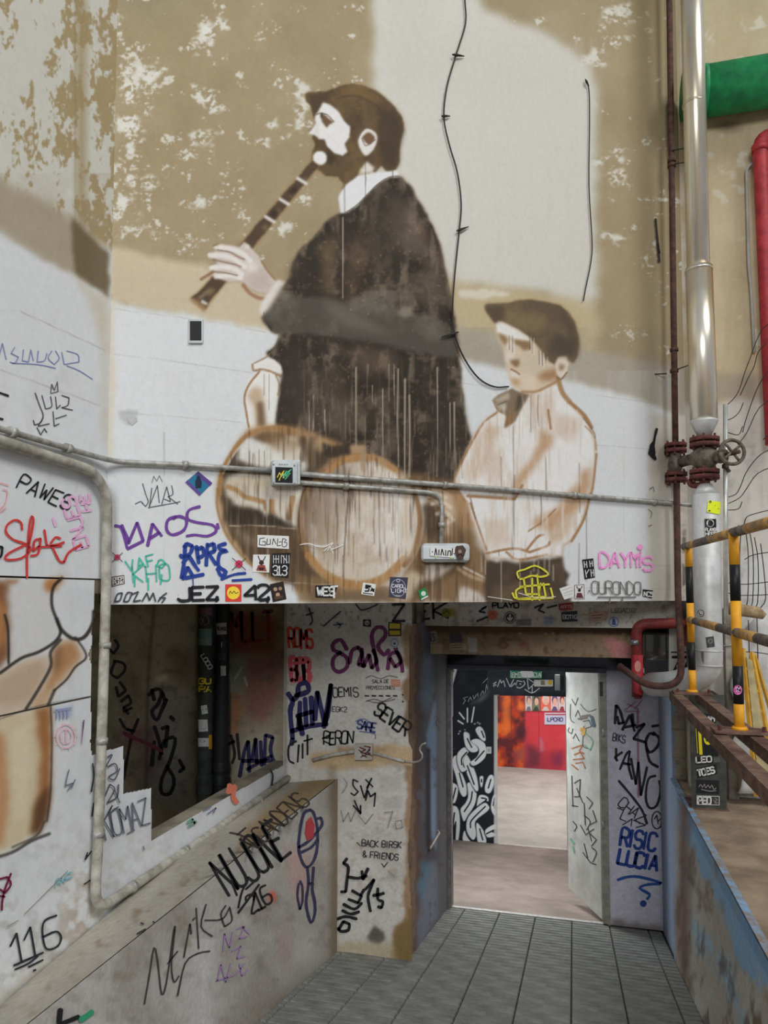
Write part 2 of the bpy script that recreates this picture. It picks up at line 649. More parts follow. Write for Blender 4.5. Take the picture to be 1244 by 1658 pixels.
def sticker(surf, pts, rgb, label, group, prints=(), base=.0022, cyl=False):
    """a paper sticker, 0.6 mm thick, with its printed marks: prints = [(kind, data, width, rgb)]"""
    if isinstance(pts, str): pts = P(pts)
    bm = bmesh.new()
    if cyl and len(pts) == 4:                       # wraps round the pipe
        a, b, c, d = [np.array(p, float) for p in pts]; n = 6
        top = [a + (b - a) * i / n for i in range(n + 1)]; bot = [d + (c - d) * i / n for i in range(n + 1)]
        vt = [bm.verts.new(surf.pt(*p, base + .0006)) for p in top]; vb = [bm.verts.new(surf.pt(*p, base + .0006)) for p in bot]
        for i in range(n): bm.faces.new((vt[i], vb[i], vb[i + 1], vt[i + 1]))
    else:
        f = bm.faces.new([bm.verts.new(surf.pt(x, y, base)) for x, y in pts])
        g = [bm.verts.new(surf.pt(x, y, base + .0006)) for x, y in pts]
        bm.faces.new(g)
        vs = list(f.verts)
        for i in range(len(vs)):
            j = (i + 1) % len(vs); bm.faces.new((vs[i], vs[j], g[j], g[i]))
        bmesh.ops.recalc_face_normals(bm, faces=bm.faces)
    o = obj('sticker', bm, pm(rgb, .45))
    tag(o, label, 'sticker', group)
    bb = {}
    for i, (kind, data, width, col) in enumerate(prints):
        key = tuple(col); off = base + .0009 + .00025 * i
        b = bmesh.new()
        if kind == 's': ribbon_bm(b, surf, data if not isinstance(data, str) else [P(x) for x in data.split('|')], width, off, 2)
        elif kind == 'l': ribbon_bm(b, surf, data if not isinstance(data, str) else [P(x) for x in data.split('|')], width, off, 0)
        elif kind == 'p':
            q = P(data) if isinstance(data, str) else data
            b.faces.new([b.verts.new(surf.pt(x, y, off)) for x, y in q]); bmesh.ops.triangulate(b, faces=b.faces)
        obj('print', b, pm(col, .5), o)
    return o

# ================================================================== the big painted wall
WHITE, OCHRE, CREAM, BAND = (201, 204, 204), (151, 136, 106), (194, 192, 182), (160, 153, 138)
PM = painted_mat('painted_plaster', .75, .07, .12)
PMR = painted_mat('painted_rough_concrete', .85, .2, .5)


def paint_back():
    c = Canvas(60, -230, 1180, 990, OCHRE)
    X, Y = c.grid()
    n1 = c.noise(60, 5, 1); n2 = c.noise(18, 5, 2); n3 = c.noise(9, 3, 3); nv = c.noise(10, 4, 4, stretch=7)
    # ochre: patchy
    c.mask((n1 - .5) * 2.2, (140, 125, 95), .8); c.mask((.45 - n1) * 3, (162, 148, 119), .7)
    c.mask(np.clip((Y + 40) / -60 + 1, 0, 1) * .5, (140, 128, 96))
    c.mask(np.clip(1 - np.abs(X - 240) / 110, 0, 1) * np.clip(1 - Y / 60, 0, 1), (128, 126, 100), .5)
    # flaked whitewash, dense at the corner
    dens = np.clip(1 - (X - 165) / 70, 0, 1) * .07 + np.clip(1 - (X - 165) / 480, 0, 1) * .05 + np.clip((X - 950) / 150, 0, 1) * .02
    peel = c.noise(30, 6, 11, .8, .72) * .72 + c.noise(7, 4, 12, .8, .7) * .28
    c.mask((peel - (.662 - dens)) * 26 * (n1 * .6 + .6), (204, 203, 192), .8)
    c.mask(np.clip(1 - np.abs(X - 152 - Y * .02) / 18, 0, 1) * (Y > 10) * np.clip(n1 * 1.6 - .3, 0, 1), (190, 186, 168), .75)
    for q in [(330, 60, 14, 34), (350, 44, 22, 12), (240, 116, 34, 12), (325, 150, 36, 14), (345, 170, 20, 18), (317, 326, 20, 9), (312, 350, 6, 14),
              (330, 225, 22, 12), (490, 160, 12, 30), (484, 190, 8, 28), (495, 228, 16, 9), (470, 222, 6, 5), (440, 200, 14, 6), (255, 385, 12, 12),
              (235, 300, 26, 14), (215, 220, 18, 30), (205, 180, 22, 40), (492, 320, 16, 12), (460, 372, 8, 20), (425, 235, 8, 8), (210, 150, 14, 30), (195, 340, 26, 18),
              (1015, 25, 40, 16), (980, 60, 22, 20), (960, 95, 20, 14), (1000, 68, 22, 10), (985, 260, 26, 12), (998, 285, 14, 18), (995, 385, 22, 8), (1030, 432, 8, 5), (1000, 240, 12, 6)]:
        c.ell(*q, (206, 205, 196), 2, .9, rag=9, seed=int(q[0])) if False else c.poly(circ(*q[:4], n=16), (206, 205, 196), 1.5, .85, rag=12, seed=int(q[0]), mod=np.clip((peel - .47) * 16, 0, 1))
    # cream panel behind the clarinet player
    c.poly("612,-240 762,-240 776,14 830,34 880,52 930,82 958,104 966,150 964,300 966,480 950,508 910,486 860,468 820,472 770,464 735,462 640,480 600,300",
           CREAM, 7, 1, rag=7, seed=4)
    c.mask(np.clip(1 - np.hypot((X - 820) / 190, (Y - 110) / 90), 0, 1) * n1, (188, 184, 170), .7)
    c.poly("628,-240 700,-240 700,120 640,160 622,90", (188, 186, 172), 14, .55)
    c.mask((nv - .5) * 1.5 * ((X > 640) & (X < 960) & (Y > 60) & (Y < 480)), (192, 186, 170), .6)
    c.stroke("1088,-240 1094,200 1092,300", 26, (116, 104, 70), .5, 14)
    c.mask(np.clip(1 - np.abs(X - 1060) / 60, 0, 1) * np.clip(1 - Y / 260, 0, 1), (128, 114, 78), .6)
    c.poly("640,455 735,455 960,485 972,520 960,580 900,560 740,545", (180, 166, 132), 8, .9, rag=5, seed=9)
    c.poly("740,470 800,470 830,476 800,483 745,484", (204, 198, 182), 2, .8, rag=6, seed=2)
    # old dado band and white dado
    c.poly("60,330 118,372 150,398 200,402 262,418 340,432 440,452 470,470 470,560 335,522 176,484 60,420", (190, 177, 150), 5, .95, rag=4, seed=6)
    c.poly("176,430 340,452 440,470 440,528 335,515 178,486", (184, 170, 144), 8, .6)
    c.poly("115,352 140,380 178,482 150,468 122,440", (116, 102, 74), 3, .92, rag=3, seed=1)
    c.poly("720,524 800,540 870,556 930,562 1010,576 1060,588 1090,592 1180,606 1180,700 1082,668 1040,652 1000,640 940,622 860,604 800,598 745,584 720,580", BAND, 6, .95, rag=6, seed=8)
    c.mask((n1 - .45) * 2 * ((Y > 530) & (Y < 660) & (X > 720)), (138, 130, 114), .55)
    lower = "60,425 176,486 335,517 432,532 520,545 700,575 745,580 830,600 862,604 930,618 1000,636 1040,650 1090,668 1180,700 1180,1000 60,1000"
    c.poly(lower, WHITE, 4, .98, rag=5, seed=12)
    lm = (Y > 600) * 1.0
    c.mask((n1 - .52) * 1.6 * lm, (193, 196, 198), .6)
    c.mask((nv - .56) * 2 * lm, (196, 192, 184), .5)
    # beige repaint by the corner pipe, lower right
    c.poly("1052,668 1100,674 1180,700 1180,990 1052,990 1050,860 1052,760", (188, 180, 164), 4, .8, rag=4)
    c.mask(np.clip(1 - np.hypot((X - 1078) / 34, (Y - 745) / 55), 0, 1), (110, 100, 88), .55)
    c.mask(np.clip(1 - np.abs(X - 1108) / 5, 0, 1) * np.clip(n2 * 6 - 2.6, 0, 1) * (Y > 790), (70, 62, 52), .8)
    # stained corner
    c.poly("160,484 186,488 184,700 176,760 160,760", (196, 184, 158), 4, .7, rag=5)
    c.stroke("172,500 173,980", 1.2, (120, 112, 98), .5)
    c.stroke("176,500 177,580", 2, (226, 222, 210), .8)
    # joints of the shuttered concrete
    for ln in ("184,573 300,588 407,604", "189,667 396,684", "184,500 340,521 430,538", "480,690 760,718", "440,920 560,936 700,955", "180,860 350,866",
               "965,640 1084,656", "960,720 1084,730", "955,912 1090,916", "938,952 1100,954", "745,620 800,626", "470,868 490,870"):
        c.stroke(ln, 1.0, (158, 156, 150), .55, .9)
    for x in (265, 300, 950, 1010): c.stroke([(x, 690), (x + 1, 970)], .8, (150, 150, 150), .3)
    c.stroke("266,700 266,770", 1, (90, 90, 90), .5)
    c.poly("190,664 222,664 224,672 208,690 194,680", (150, 150, 150), 2, .5, rag=3)

    DK, DK2, BR, SEP, LT = (49, 42, 34), (74, 62, 48), (112, 86, 56), (150, 112, 72), (210, 206, 198)
    tex = c.noise(40, 5, 21); tv = c.noise(16, 5, 22, stretch=3)

    # ---------------- the man ----------------
    body = P("559,300 600,296 620,290 644,284 660,298 675,322 693,352 711,392 720,432 729,480 739,539 744,580 748,630 755,685 763,714 748,742 735,782 700,786 "
             "560,760 500,720 455,700 444,688 449,662 452,636 457,606 456,590 433,573 448,559 452,540 440,536 424,515 432,500 452,470 466,456 470,440 476,423 490,402 507,386 522,368 537,354 552,345 556,338")
    c.poly(sm(body, 3, True), (150, 122, 86), 3.5, .75)
    c.poly(sm(body, 3, True), DK, 1.5, 1, rag=3, seed=31, tagid=1)
    bm_ = c.polymask(body, 1)
    M = np.zeros((c.h, c.w)); M[bm_[2]:bm_[4], bm_[1]:bm_[3]] = bm_[0]
    c.mask((tex - .5) * 6 * M, (90, 78, 65), .75); c.mask((.47 - tex) * 8 * M, (46, 38, 31), .9)
    c.mask((tv - .54) * 7 * M, (120, 106, 90), .55); c.mask((n2 - .56) * 7 * M, (40, 33, 27), .6); c.mask((n3 - .62) * 8 * M, (124, 108, 90), .35)
    for q, cl, a in (("636,318 670,340 690,380 690,420 660,418 640,392 626,350", (112, 100, 88), .55), ("600,310 650,300 664,340 640,430 600,440 590,380", (58, 50, 42), .6),
                     ("520,400 546,380 536,430 545,478 528,482 522,440", (124, 102, 70), .65), ("470,430 500,415 505,450 486,470 470,460", (50, 42, 34), .7),
                     ("560,400 586,372 592,420 575,480 560,470", (96, 74, 52), .5), ("640,470 690,450 722,440 730,490 690,500", (104, 90, 76), .5),
                     ("660,340 690,370 700,410 680,400 665,370", (120, 96, 78), .4), ("470,600 560,600 560,700 480,690", (104, 92, 78), .35),
                     ("460,560 490,560 500,660 470,690 452,660", (54, 46, 40), .7), ("560,560 640,570 640,600 580,610", (124, 104, 84), .4),
                     ("700,640 740,640 756,700 735,770 690,770", (56, 48, 42), .6), ("560,640 600,650 590,700 540,705 530,670", (108, 94, 76), .4)):
        c.poly(q, cl, 8, a, rag=6)
    # the arm that crosses the grey band
    c.poly("424,514 436,498 461,486 507,479 553,489 614,494 669,508 734,531 742,556 737,579 676,571 605,555 518,542 446,538", (76, 71, 62), 3, .95, rag=3, seed=5)
    c.mask((tex - .5) * 4 * M * ((Y > 470) & (Y < 560)), (112, 106, 94), .55)
    c.poly("520,486 560,494 600,520 640,545 560,530 530,505", (108, 101, 88), 6, .6)
    c.poly("640,505 668,494 670,510 655,515", (160, 150, 130), 3, .55)
    c.stroke("520,544 605,556 676,572", 1, (52, 48, 44), .6)
    c.mask(np.clip((c.noise(4, 2, 77) - .86) * 14, 0, 1) * M, (170, 150, 120), .6)
    # head
    head = P("494,153 500,149 514,148 530,149 535,146 550,139 569,136 590,139 611,148 633,166 648,184 655,200 654,212 649,226 647,244 647,262 640,276 626,277 "
             "617,268 606,280 594,262 582,276 576,293 562,306 548,286 528,284 514,274 505,262 505,245 511,234 506,224 509,215 500,215 511,199 508,188 504,172 497,164")
    c.poly(sm(head, 2, True), (150, 118, 74), 4, .6)
    c.poly(head, (90, 72, 48), 1.2, 1, rag=1.5, seed=3, tagid=1)
    hm = c.polymask(head, 1); HM = np.zeros((c.h, c.w)); HM[hm[2]:hm[4], hm[1]:hm[3]] = hm[0]
    c.mask((tex - .48) * 5 * HM, (112, 90, 58), .8); c.mask((.5 - n2) * 4 * HM, (66, 52, 38), .6)
    c.poly("497,153 530,150 534,163 522,166 512,186 505,172", (72, 56, 40), 2, .85)
    c.poly("620,178 645,190 654,212 646,240 646,262 636,276 618,266 612,230 610,200", (66, 53, 40), 4, .85)
    c.poly("540,150 570,140 606,150 630,168 600,165 565,155", (112, 86, 50), 4, .7)
    c.stroke("545,160 575,155 610,172 625,190", 4, (70, 56, 40), .5, 3)
    c.poly("523,166 534,169 548,180 558,196 567,205 566,222 558,232 562,246 555,252 541,248 530,238 526,226 518,226 511,219 500,216 511,200 509,189 518,175", (212, 210, 206), 1.2, 1, seed=2, rag=1)
    c.poly("511,200 516,200 516,218 510,218", (196, 192, 184), 2, .7)
    c.poly("519,183 528,187 534,193 541,198 533,202 530,207 525,202 521,196", (96, 72, 48), 1, .95)
    c.poly("519,184 523,183 522,191 519,190", (44, 36, 28), .7, .9)
    c.stroke("513,186 519,183 530,186 541,197", 1.6, (84, 64, 44), .8)
    c.poly("506,222 514,226 524,226 528,235 540,248 546,256 534,262 520,244 512,236", (84, 64, 42), 1.4, .95)
    c.poly("530,240 545,255 536,268 528,262", (62, 50, 34), 2, .85)
    c.poly("580,231 583,218 594,208 606,212 611,222 608,236 601,247 592,252 585,244", (208, 205, 198), .9, 1, smooth=3)
    c.poly("587,222 597,214 607,222 604,230 597,234 590,228", (108, 82, 58), 1, 1, smooth=3)
    c.stroke("586,224 592,236 600,232 608,226", 1.4, (84, 64, 48), .8)
    c.stroke("580,224 592,207 610,214", 1.2, (90, 66, 44), .8)
    c.poly("594,261 608,273 600,278 582,282", (206, 203, 196), 1.5, .95)
    c.ell(518, 256, 11.5, 11.5, (214, 213, 210), 1, 1, tagid=1)
    c.poly("548,320 553,310 561,299 580,285 605,280 630,278 642,275 646,280 645,287 630,287 612,298 596,314 578,334 560,345 551,345", (209, 210, 209), 1, 1, rag=.8, tagid=1)
    c.stroke("560,344 578,332 596,314 612,298 630,287 645,285", 1.5, (70, 54, 40), .8, 1)
    # clarinet
    ax0, ay0, ax1, ay1 = 512, 264, 322, 492
    d = np.array((ax1 - ax0, ay1 - ay0), float); d /= np.hypot(*d); nn = np.array((-d[1], d[0]))
    def cl(t, o): return tuple(np.array((ax0, ay0)) + d * t + nn * o)
    Lc = math.hypot(ax1 - ax0, ay1 - ay0)
    c.poly([cl(0, -8), cl(0, 9), cl(Lc - 40, 13), cl(Lc - 12, 13), cl(Lc + 4, 18), cl(Lc + 4, -16), cl(Lc - 12, -14), cl(Lc - 40, -13)], (140, 108, 68), 2.5, .7)
    c.poly([cl(0, -6), cl(0, 7), cl(Lc - 40, 11), cl(Lc - 12, 12), cl(Lc, 16), cl(Lc, -14), cl(Lc - 12, -11), cl(Lc - 40, -11)], (76, 60, 44), 1.3, 1, rag=1.5, tagid=2)
    for t, w in ((28, 5), (60, 9), (96, 8), (128, 10), (225, 12), (262, 14)):
        c.poly([cl(t, -7), cl(t + w, -7), cl(t + w, 0), cl(t, 1)], (130, 108, 76), 1.5, .6)
    for t in (36, 80, 117): c.poly([cl(t - 3, -11), cl(t + 2, -11), cl(t + 5, 9), cl(t, 10)], (206, 203, 196), 1, 1)
    c.poly([cl(50, -4), cl(66, -5), cl(66, 4), cl(50, 3)], (48, 38, 30), 2, .8); c.poly([cl(100, -5), cl(112, -5), cl(112, 5), cl(100, 4)], (46, 38, 30), 2, .8)
    c.poly([cl(Lc - 30, 3), cl(Lc - 6, 8), cl(Lc - 6, 3), cl(Lc - 30, -2)], (160, 142, 112), 2, .6)
    c.poly([cl(Lc - 5, -12), cl(Lc + 4, -14), cl(Lc + 4, 14), cl(Lc - 3, 12)], (150, 118, 84), 1.5, .8); c.poly([cl(Lc - 10, -11), cl(Lc - 6, -11), cl(Lc - 4, 0), cl(Lc - 9, 0)], (214, 210, 202), 1, .9)
    # hand
    hand = P("356,395 372,396 388,400 396,392 404,398 412,406 420,415 423,424 430,436 438,446 446,456 440,468 430,475 416,472 404,466 396,458 388,455 370,456 352,450 342,446 345,440 340,432 352,426 348,420 338,418 337,411 346,408 352,404")
    c.poly(hand, (132, 104, 78), 3, .8); c.poly(hand, (190, 178, 168), 1.1, 1, tagid=1)
    c.poly("398,395 404,397 404,404 396,402", (205, 200, 190), 1, .9)
    for st in ("350,400 372,403 392,410 405,422", "340,413 362,414 380,420 396,432", "342,434 360,432 380,436 392,444", "350,448 372,446 390,450"):
        c.stroke(st, 7.5, (214, 210, 204), .85, 3)
    for st in ("352,405 372,408 386,416 396,420", "345,420 362,424 380,428 390,432", "348,440 366,442 384,446", "346,398 352,396"):
        c.stroke(st, 2.4, (116, 90, 68), .8, 1.6)
    c.poly("420,430 436,446 440,464 424,472 404,464 400,448", (170, 156, 146), 6, .6); c.poly("400,420 418,428 414,440 400,440", (216, 212, 206), 5, .8)
    c.stroke("326,452 336,446 345,440", 5, (126, 94, 70), .8, 2); c.stroke("394,462 404,474 418,482 428,484", 6, (136, 100, 70), .8, 3)
    c.stroke("424,424 436,442 446,452", 2.5, (140, 108, 70), .8, 1.5)
    c.poly("446,456 452,453 461,457 448,480 436,500 424,512 420,500 426,486 436,472", (205, 200, 192), 1.5, 1, tagid=1)
    c.poly("456,460 461,458 452,480 438,502 426,510 440,488", (150, 138, 124), 3, .7)
    c.stroke("427,505 428,522", 1.4, (80, 68, 56), .7)
    # lower hand and cuff
    c.poly("404,612 420,602 440,600 452,612 452,640 446,668 446,694 404,698 398,672 395,644", (214, 212, 206), 2, .95, tagid=1)
    c.poly("409,593 415,587 430,580 444,582 456,594 457,606 446,602 436,598 420,600", (212, 209, 202), 1.2, 1, tagid=1)
    for st, w in (("409,590 411,600 424,598 440,602 456,610", 3.2), ("420,602 404,622 396,643 399,668 403,692", 3.4), ("412,588 430,579 436,574", 2.2), ("446,606 452,622 450,640", 2.2)):
        c.stroke(st, w, (140, 106, 70), .9, 1.2)
    c.poly("400,640 412,625 424,630 428,655 432,692 414,694 412,660", (170, 140, 106), 4, .75); c.poly("416,652 426,650 430,690 418,692", (98, 76, 56), 3, .85)
    c.stroke("428,606 428,640", 1, (90, 74, 58), .7); c.stroke("436,606 436,664", 1, (90, 74, 58), .7)

    # ---------------- the drum ----------------
    hull = P("404,694 440,688 480,692 520,706 560,728 560,800 500,900 560,955 560,965 475,958 440,940 420,925 400,908 388,895 370,870 358,840 352,815 350,788 356,766 366,748 380,722 392,706")
    c.poly(sm(hull, 3, True), (160, 122, 78), 3.5, .9, tagid=3)
    c.poly("362,760 376,732 398,708 440,698 500,712 540,730 530,760 496,800 488,860 500,910 540,950 470,950 430,930 392,892 366,850 357,800", DK2, 3, 1, rag=4, seed=9)
    c.poly("388,722 402,706 416,712 436,716 470,722 492,726 500,752 492,768 470,760 440,760 400,752 384,744", (208, 206, 200), 3, .95, rag=3)
    c.poly("418,704 450,700 480,708 490,722 470,732 440,722 420,712", (122, 92, 62), 5, .85, rag=3)
    c.poly("444,712 480,710 500,726 490,760 460,748 446,728", (186, 172, 150), 6, .6)
    c.poly("364,788 372,768 396,762 440,770 480,780 494,784 490,830 484,856 470,856 450,836 440,826 430,838 424,828 400,822 380,816 368,806", (200, 192, 176), 3, .95, rag=4, seed=4)
    c.poly("366,780 400,770 440,778 436,792 400,790 372,798", (180, 164, 138), 6, .7)
    for st, w, cl_ in (("369,788 384,794 396,804 410,808 424,812", 8, (158, 120, 76)), ("440,812 440,828", 9, (150, 112, 70)), ("428,812 430,824", 6, (140, 104, 68)), ("474,806 468,838", 9, (156, 118, 78)), ("486,800 478,850", 6, (208, 206, 200))):
        c.stroke(st, w, cl_, .85, 3)
    c.poly("366,818 400,826 420,824 430,840 440,834 456,842 470,850 486,856 482,856 380,850 368,838", DK, 3, .9, rag=4)
    c.poly("372,850 486,856 490,880 505,915 530,945 470,948 430,930 395,895 376,868", (88, 70, 50), 4, .8, rag=4); c.stroke("372,851 430,852 484,857", 1.4, (196, 184, 164), .8)
    c.poly("378,856 396,860 420,878 400,884", (150, 136, 116), 5, .6); c.stroke("432,812 432,850", 2, (205, 200, 190), .6); c.stroke("433,852 433,940", 1.4, (190, 184, 172), .55)
    for pts, w in (("356,800 358,770 372,740 392,712 416,698 450,692 480,698", 7), ("352,792 352,822 362,856 380,886 404,912 430,932", 4)):
        c.stroke(pts, w, (148, 112, 70), .9, 2.5)
    c.stroke("362,766 380,734 400,712", 3, (205, 196, 180), .7, 2)
    c.poly("492,704 512,704 530,716 540,728 520,732 500,726", (170, 144, 112), 4, .7, rag=3); c.poly("520,716 538,722 562,722 566,734 540,742 524,738", (50, 42, 34), 2, .9, rag=3)
    c.poly("566,720 592,720 594,736 568,738", (170, 140, 106), 2, .9, rag=2); c.poly("462,704 482,706 480,716 464,714", (180, 160, 136), 2, .8, rag=2)
    c.poly("502,706 510,706 508,750 500,752", (84, 64, 44), 1.5, .9); c.poly("488,706 496,706 494,748 488,748", (78, 58, 42), 1.5, .8)
    # busy browns between drum and boy
    c.poly("640,760 735,780 752,800 772,870 790,905 800,975 640,975 660,900 690,850 688,800", (120, 92, 62), 5, .95, rag=6, seed=3, tagid=3)
    c.poly("684,820 705,806 716,850 700,880 686,860", (72, 60, 46), 4, .9, rag=3); c.poly("738,846 756,870 760,920 744,940 734,900", (92, 72, 52), 5, .9, rag=4)
    c.poly("732,770 760,806 770,850 750,860 736,820", (164, 130, 94), 5, .8, rag=4); c.poly("690,790 730,792 740,830 728,870 716,858 712,822 694,810", (196, 172, 144), 4, .85, rag=5, seed=6)
    for st in ("692,800 706,798 722,806", "700,816 716,812 730,822", "708,832 722,830 734,842", "716,848 728,846"): c.stroke(st, 6, (212, 200, 182), .7, 3)
    for st in ("694,808 712,806", "702,824 720,820", "712,840 726,838", "716,790 718,812"): c.stroke(st, 2, (112, 82, 56), .8, 1.4)
    c.poly("700,905 740,912 735,930 700,945 672,975 640,975 668,935", (86, 68, 48), 5, .8, rag=4); c.poly("690,912 738,918 700,940 690,936", (210, 202, 190), 3, .8, rag=4)
    c.poly("640,945 672,925 690,935 660,975 630,975", (200, 184, 160), 4, .8, rag=4); c.poly("745,950 775,958 790,975 740,975", (208, 204, 198), 3, .8, rag=3)
    c.stroke("742,920 760,932 784,940", 6, (176, 150, 120), .8, 3); c.stroke("750,918 790,938", 3, (208, 200, 188), .8, 2); c.poly("430,948 476,946 480,975 430,975", WHITE, 2, .9, rag=3)
    c.poly("480,930 640,948 640,975 482,975", (126, 100, 68), 3, .85, rag=4); c.poly("500,950 560,960 620,952 640,975 500,975", (92, 74, 54), 5, .6)
    c.stroke("430,940 520,946 640,948", 1.2, (190, 180, 160), .6)
    # front drum skin
    c.ell(582, 845, 101, 110, (150, 112, 68), 3, 1, tagid=3)
    c.ell(582, 844, 90, 97, (190, 178, 160), 2.5, 1)
    E = np.clip(1.25 - np.hypot((X - 582) / 90, (Y - 844) / 97) * 1.05, 0, 1); E = np.clip(E * 5, 0, 1)
    c.mask(E * np.clip((565 - X) / 70, 0, 1) * np.clip(1.2 - np.abs(Y - 800) / 130, 0, 1), (112, 92, 76), .9)
    c.mask(E * np.clip((X - 590) / 40, 0, 1) * np.clip(1.3 - np.abs(Y - 850) / 110, 0, 1), (212, 208, 202), .9)
    c.mask(E * (tv - .5) * 4, (208, 204, 196), .7); c.mask(E * (.5 - n2) * 2.5, (150, 124, 96), .5)
    c.mask(E * np.clip(1 - np.hypot((X - 545) / 40, (Y - 780) / 60), 0, 1), (104, 86, 74), .6)
    c.stroke("520,776 545,752 575,740 610,742 640,760", 9, (164, 122, 76), .9, 3); c.stroke("500,900 530,932 575,948 620,936 655,905", 12, (162, 122, 76), .9, 4)
    c.stroke("487,880 484,840 490,800 505,775", 2, (60, 48, 38), .8, 1.4); c.stroke("668,790 678,820 680,850 672,890 655,915", 8, (128, 96, 64), .85, 3)
    c.poly("652,776 668,790 668,900 652,912", (196, 180, 158), 3, .6); c.stroke("490,880 520,884 540,880", 1.4, (226, 224, 220), .8)

    # ---------------- the boy ----------------
    shirt = P("806,666 829,640 857,638 868,630 888,622 905,618 915,640 924,652 947,674 958,690 964,715 966,740 964,760 958,800 950,826 942,848 930,872 924,878 912,884 911,903 886,901 858,906 839,910 827,906 795,905 788,896 775,872 765,846 757,815 745,798 737,786 737,769 750,741 765,710 783,682")
    c.poly(shirt, (160, 122, 84), 2.5, .9, tagid=4)
    c.poly([((x - 850) * .985 + 850, (y - 770) * .985 + 770) for x, y in shirt], (213, 211, 207), 1.6, 1, rag=1.5, tagid=4)
    sm_ = c.polymask(shirt, 1); SM = np.zeros((c.h, c.w)); SM[sm_[2]:sm_[4], sm_[1]:sm_[3]] = sm_[0]
    c.mask((tv - .5) * 3 * SM, (196, 184, 168), .6)
    for q, a in (("786,690 810,690 800,740 780,770 760,780 752,760 768,720", .5), ("877,692 893,702 895,724 876,740 846,788 834,806 828,790 840,770 862,738 872,715", .95), ("960,756 954,796 934,828 890,858 860,852 866,842 902,820 924,795 944,768", .95),
                 ("790,740 815,720 812,770 790,790", .35), ("900,670 940,680 930,720 900,700", .4), ("780,840 820,846 830,880 790,890", .35), ("886,850 930,830 920,870 890,880", .6), ("845,640 880,630 900,640 896,690 880,690", .25)):
        c.poly(q, (172, 134, 98), 5, a * .9, rag=6)
    for st, w in (("758,803 790,805 832,808", 5), ("834,808 846,786", 4), ("856,860 880,844 900,824", 2.5), ("852,892 870,870 880,866", 4), ("858,894 886,884 890,878", 4), ("788,896 832,888 858,894", 4), ("820,894 840,906 886,898", 3.5),
                  ("956,800 946,840 926,876", 4), ("924,652 946,672 958,692", 6), ("948,690 962,706 966,728", 2), ("805,668 784,684 768,710 752,740 738,770", 3), ("737,786 754,812", 3), ("762,815 774,850 788,890", 3), ("888,664 892,694", 4), ("966,735 960,790 952,812", 3)):
        c.stroke(st, w, (146, 108, 70), .9, 1.6)
    c.stroke("762,806 770,840", 2, (70, 54, 40), .6); c.stroke("944,676 962,700 964,710", 1.4, (80, 66, 52), .7)
    # trousers
    c.poly("788,907 827,908 839,912 886,905 911,903 913,918 922,931 917,944 924,960 928,985 788,985 785,942", (70, 58, 46), 1.8, 1, rag=2.5, tagid=4)
    c.mask(np.clip((tex - .52) * 5, 0, 1) * ((Y > 910) & (X > 790) & (X < 915)), (104, 86, 64), .5); c.poly("800,950 850,945 900,960 890,985 800,985", (116, 98, 72), 6, .5)
    # face
    face = P("809,519 830,525 854,540 868,556 880,578 898,590 902,608 900,622 888,626 868,637 850,638 832,628 824,610 820,596 815,562 808,552 803,537 804,524")
    c.poly(face, (196, 178, 154), 1.6, 1, rag=1, tagid=4)
    c.poly("804,522 812,520 832,528 854,543 862,554 846,553 831,547 818,542 805,538", (211, 208, 202), 1.4, 1)
    c.poly("829,549 858,552 860,566 848,568 840,560 832,556", (128, 102, 70), 2, .95, rag=1.5); c.poly("806,539 818,543 823,551 820,561 812,552", (130, 104, 72), 2, .9)
    c.poly("822,552 832,552 834,580 824,588 818,580", (204, 196, 182), 2, .7); c.poly("825,583 842,582 842,592 836,595 829,590", (124, 96, 66), 1.8, .95)
    c.poly("846,568 880,574 890,600 860,606 842,600", (186, 174, 152), 4, .7); c.poly("826,600 840,603 842,612 828,612", (208, 202, 192), 2, .8); c.stroke("828,598 836,602 841,606", 2.6, (118, 88, 60), .9, 1.4)
    c.poly("870,608 884,600 902,596 905,612 888,618 872,614", (146, 110, 76), 4, .85); c.poly("826,611 838,614 844,622 832,624", (170, 134, 96), 3, .8); c.poly("844,606 866,608 870,630 848,632", (206, 190, 168), 4, .7)
    c.stroke("846,634 868,634 890,624 904,616", 4, (150, 114, 78), .8, 2.5); c.stroke("904,614 911,636 922,650", 8, (150, 116, 78), .85, 3)
    c.poly("894,580 906,576 916,577 921,588 918,605 908,613 902,606 900,592", (204, 192, 176), 1.2, 1, tagid=4); c.poly("906,588 916,592 912,600 905,600", (138, 110, 80), 1.6, .85); c.stroke("918,603 909,614 902,610", 2.5, (120, 92, 64), .9, 1.3)
    cap = P("785,495 790,492 806,492 822,491 841,486 861,485 886,489 907,494 920,505 931,522 937,544 938,561 935,577 929,588 922,584 919,575 904,578 898,590 885,582 876,566 868,556 858,546 839,532 819,522 808,518 802,524 794,514 787,504")
    c.poly(cap, (166, 128, 80), 4, .7); c.poly(cap, (92, 78, 60), 1.4, 1, tagid=4)
    cm = c.polymask(cap, 2); CM = np.zeros((c.h, c.w)); CM[cm[2]:cm[4], cm[1]:cm[3]] = cm[0]
    c.mask((tex - .46) * 5 * CM, (120, 102, 72), .75); c.poly("898,540 936,548 934,580 905,574 890,570", (72, 62, 50), 5, .85); c.poly("786,496 815,493 818,516 802,522", (76, 64, 50), 3, .8); c.poly("905,495 930,522 937,556 925,560 915,530", (76, 66, 52), 3, .7)
    c.poly("825,510 870,505 890,525 870,540 840,528", (128, 110, 76), 6, .6)
    for x, y0, y1 in ((858, 546, 566), (862, 548, 572), (873, 568, 590), (878, 572, 592), (884, 578, 588), (825, 543, 566), (830, 544, 570)):
        c.stroke([(x, y0), (x + .5, y1)], 1, (60, 50, 40), .75); c.stroke([(x + 2.5, y0), (x + 3, y1 + 2)], 1.4, (212, 206, 196), .7)
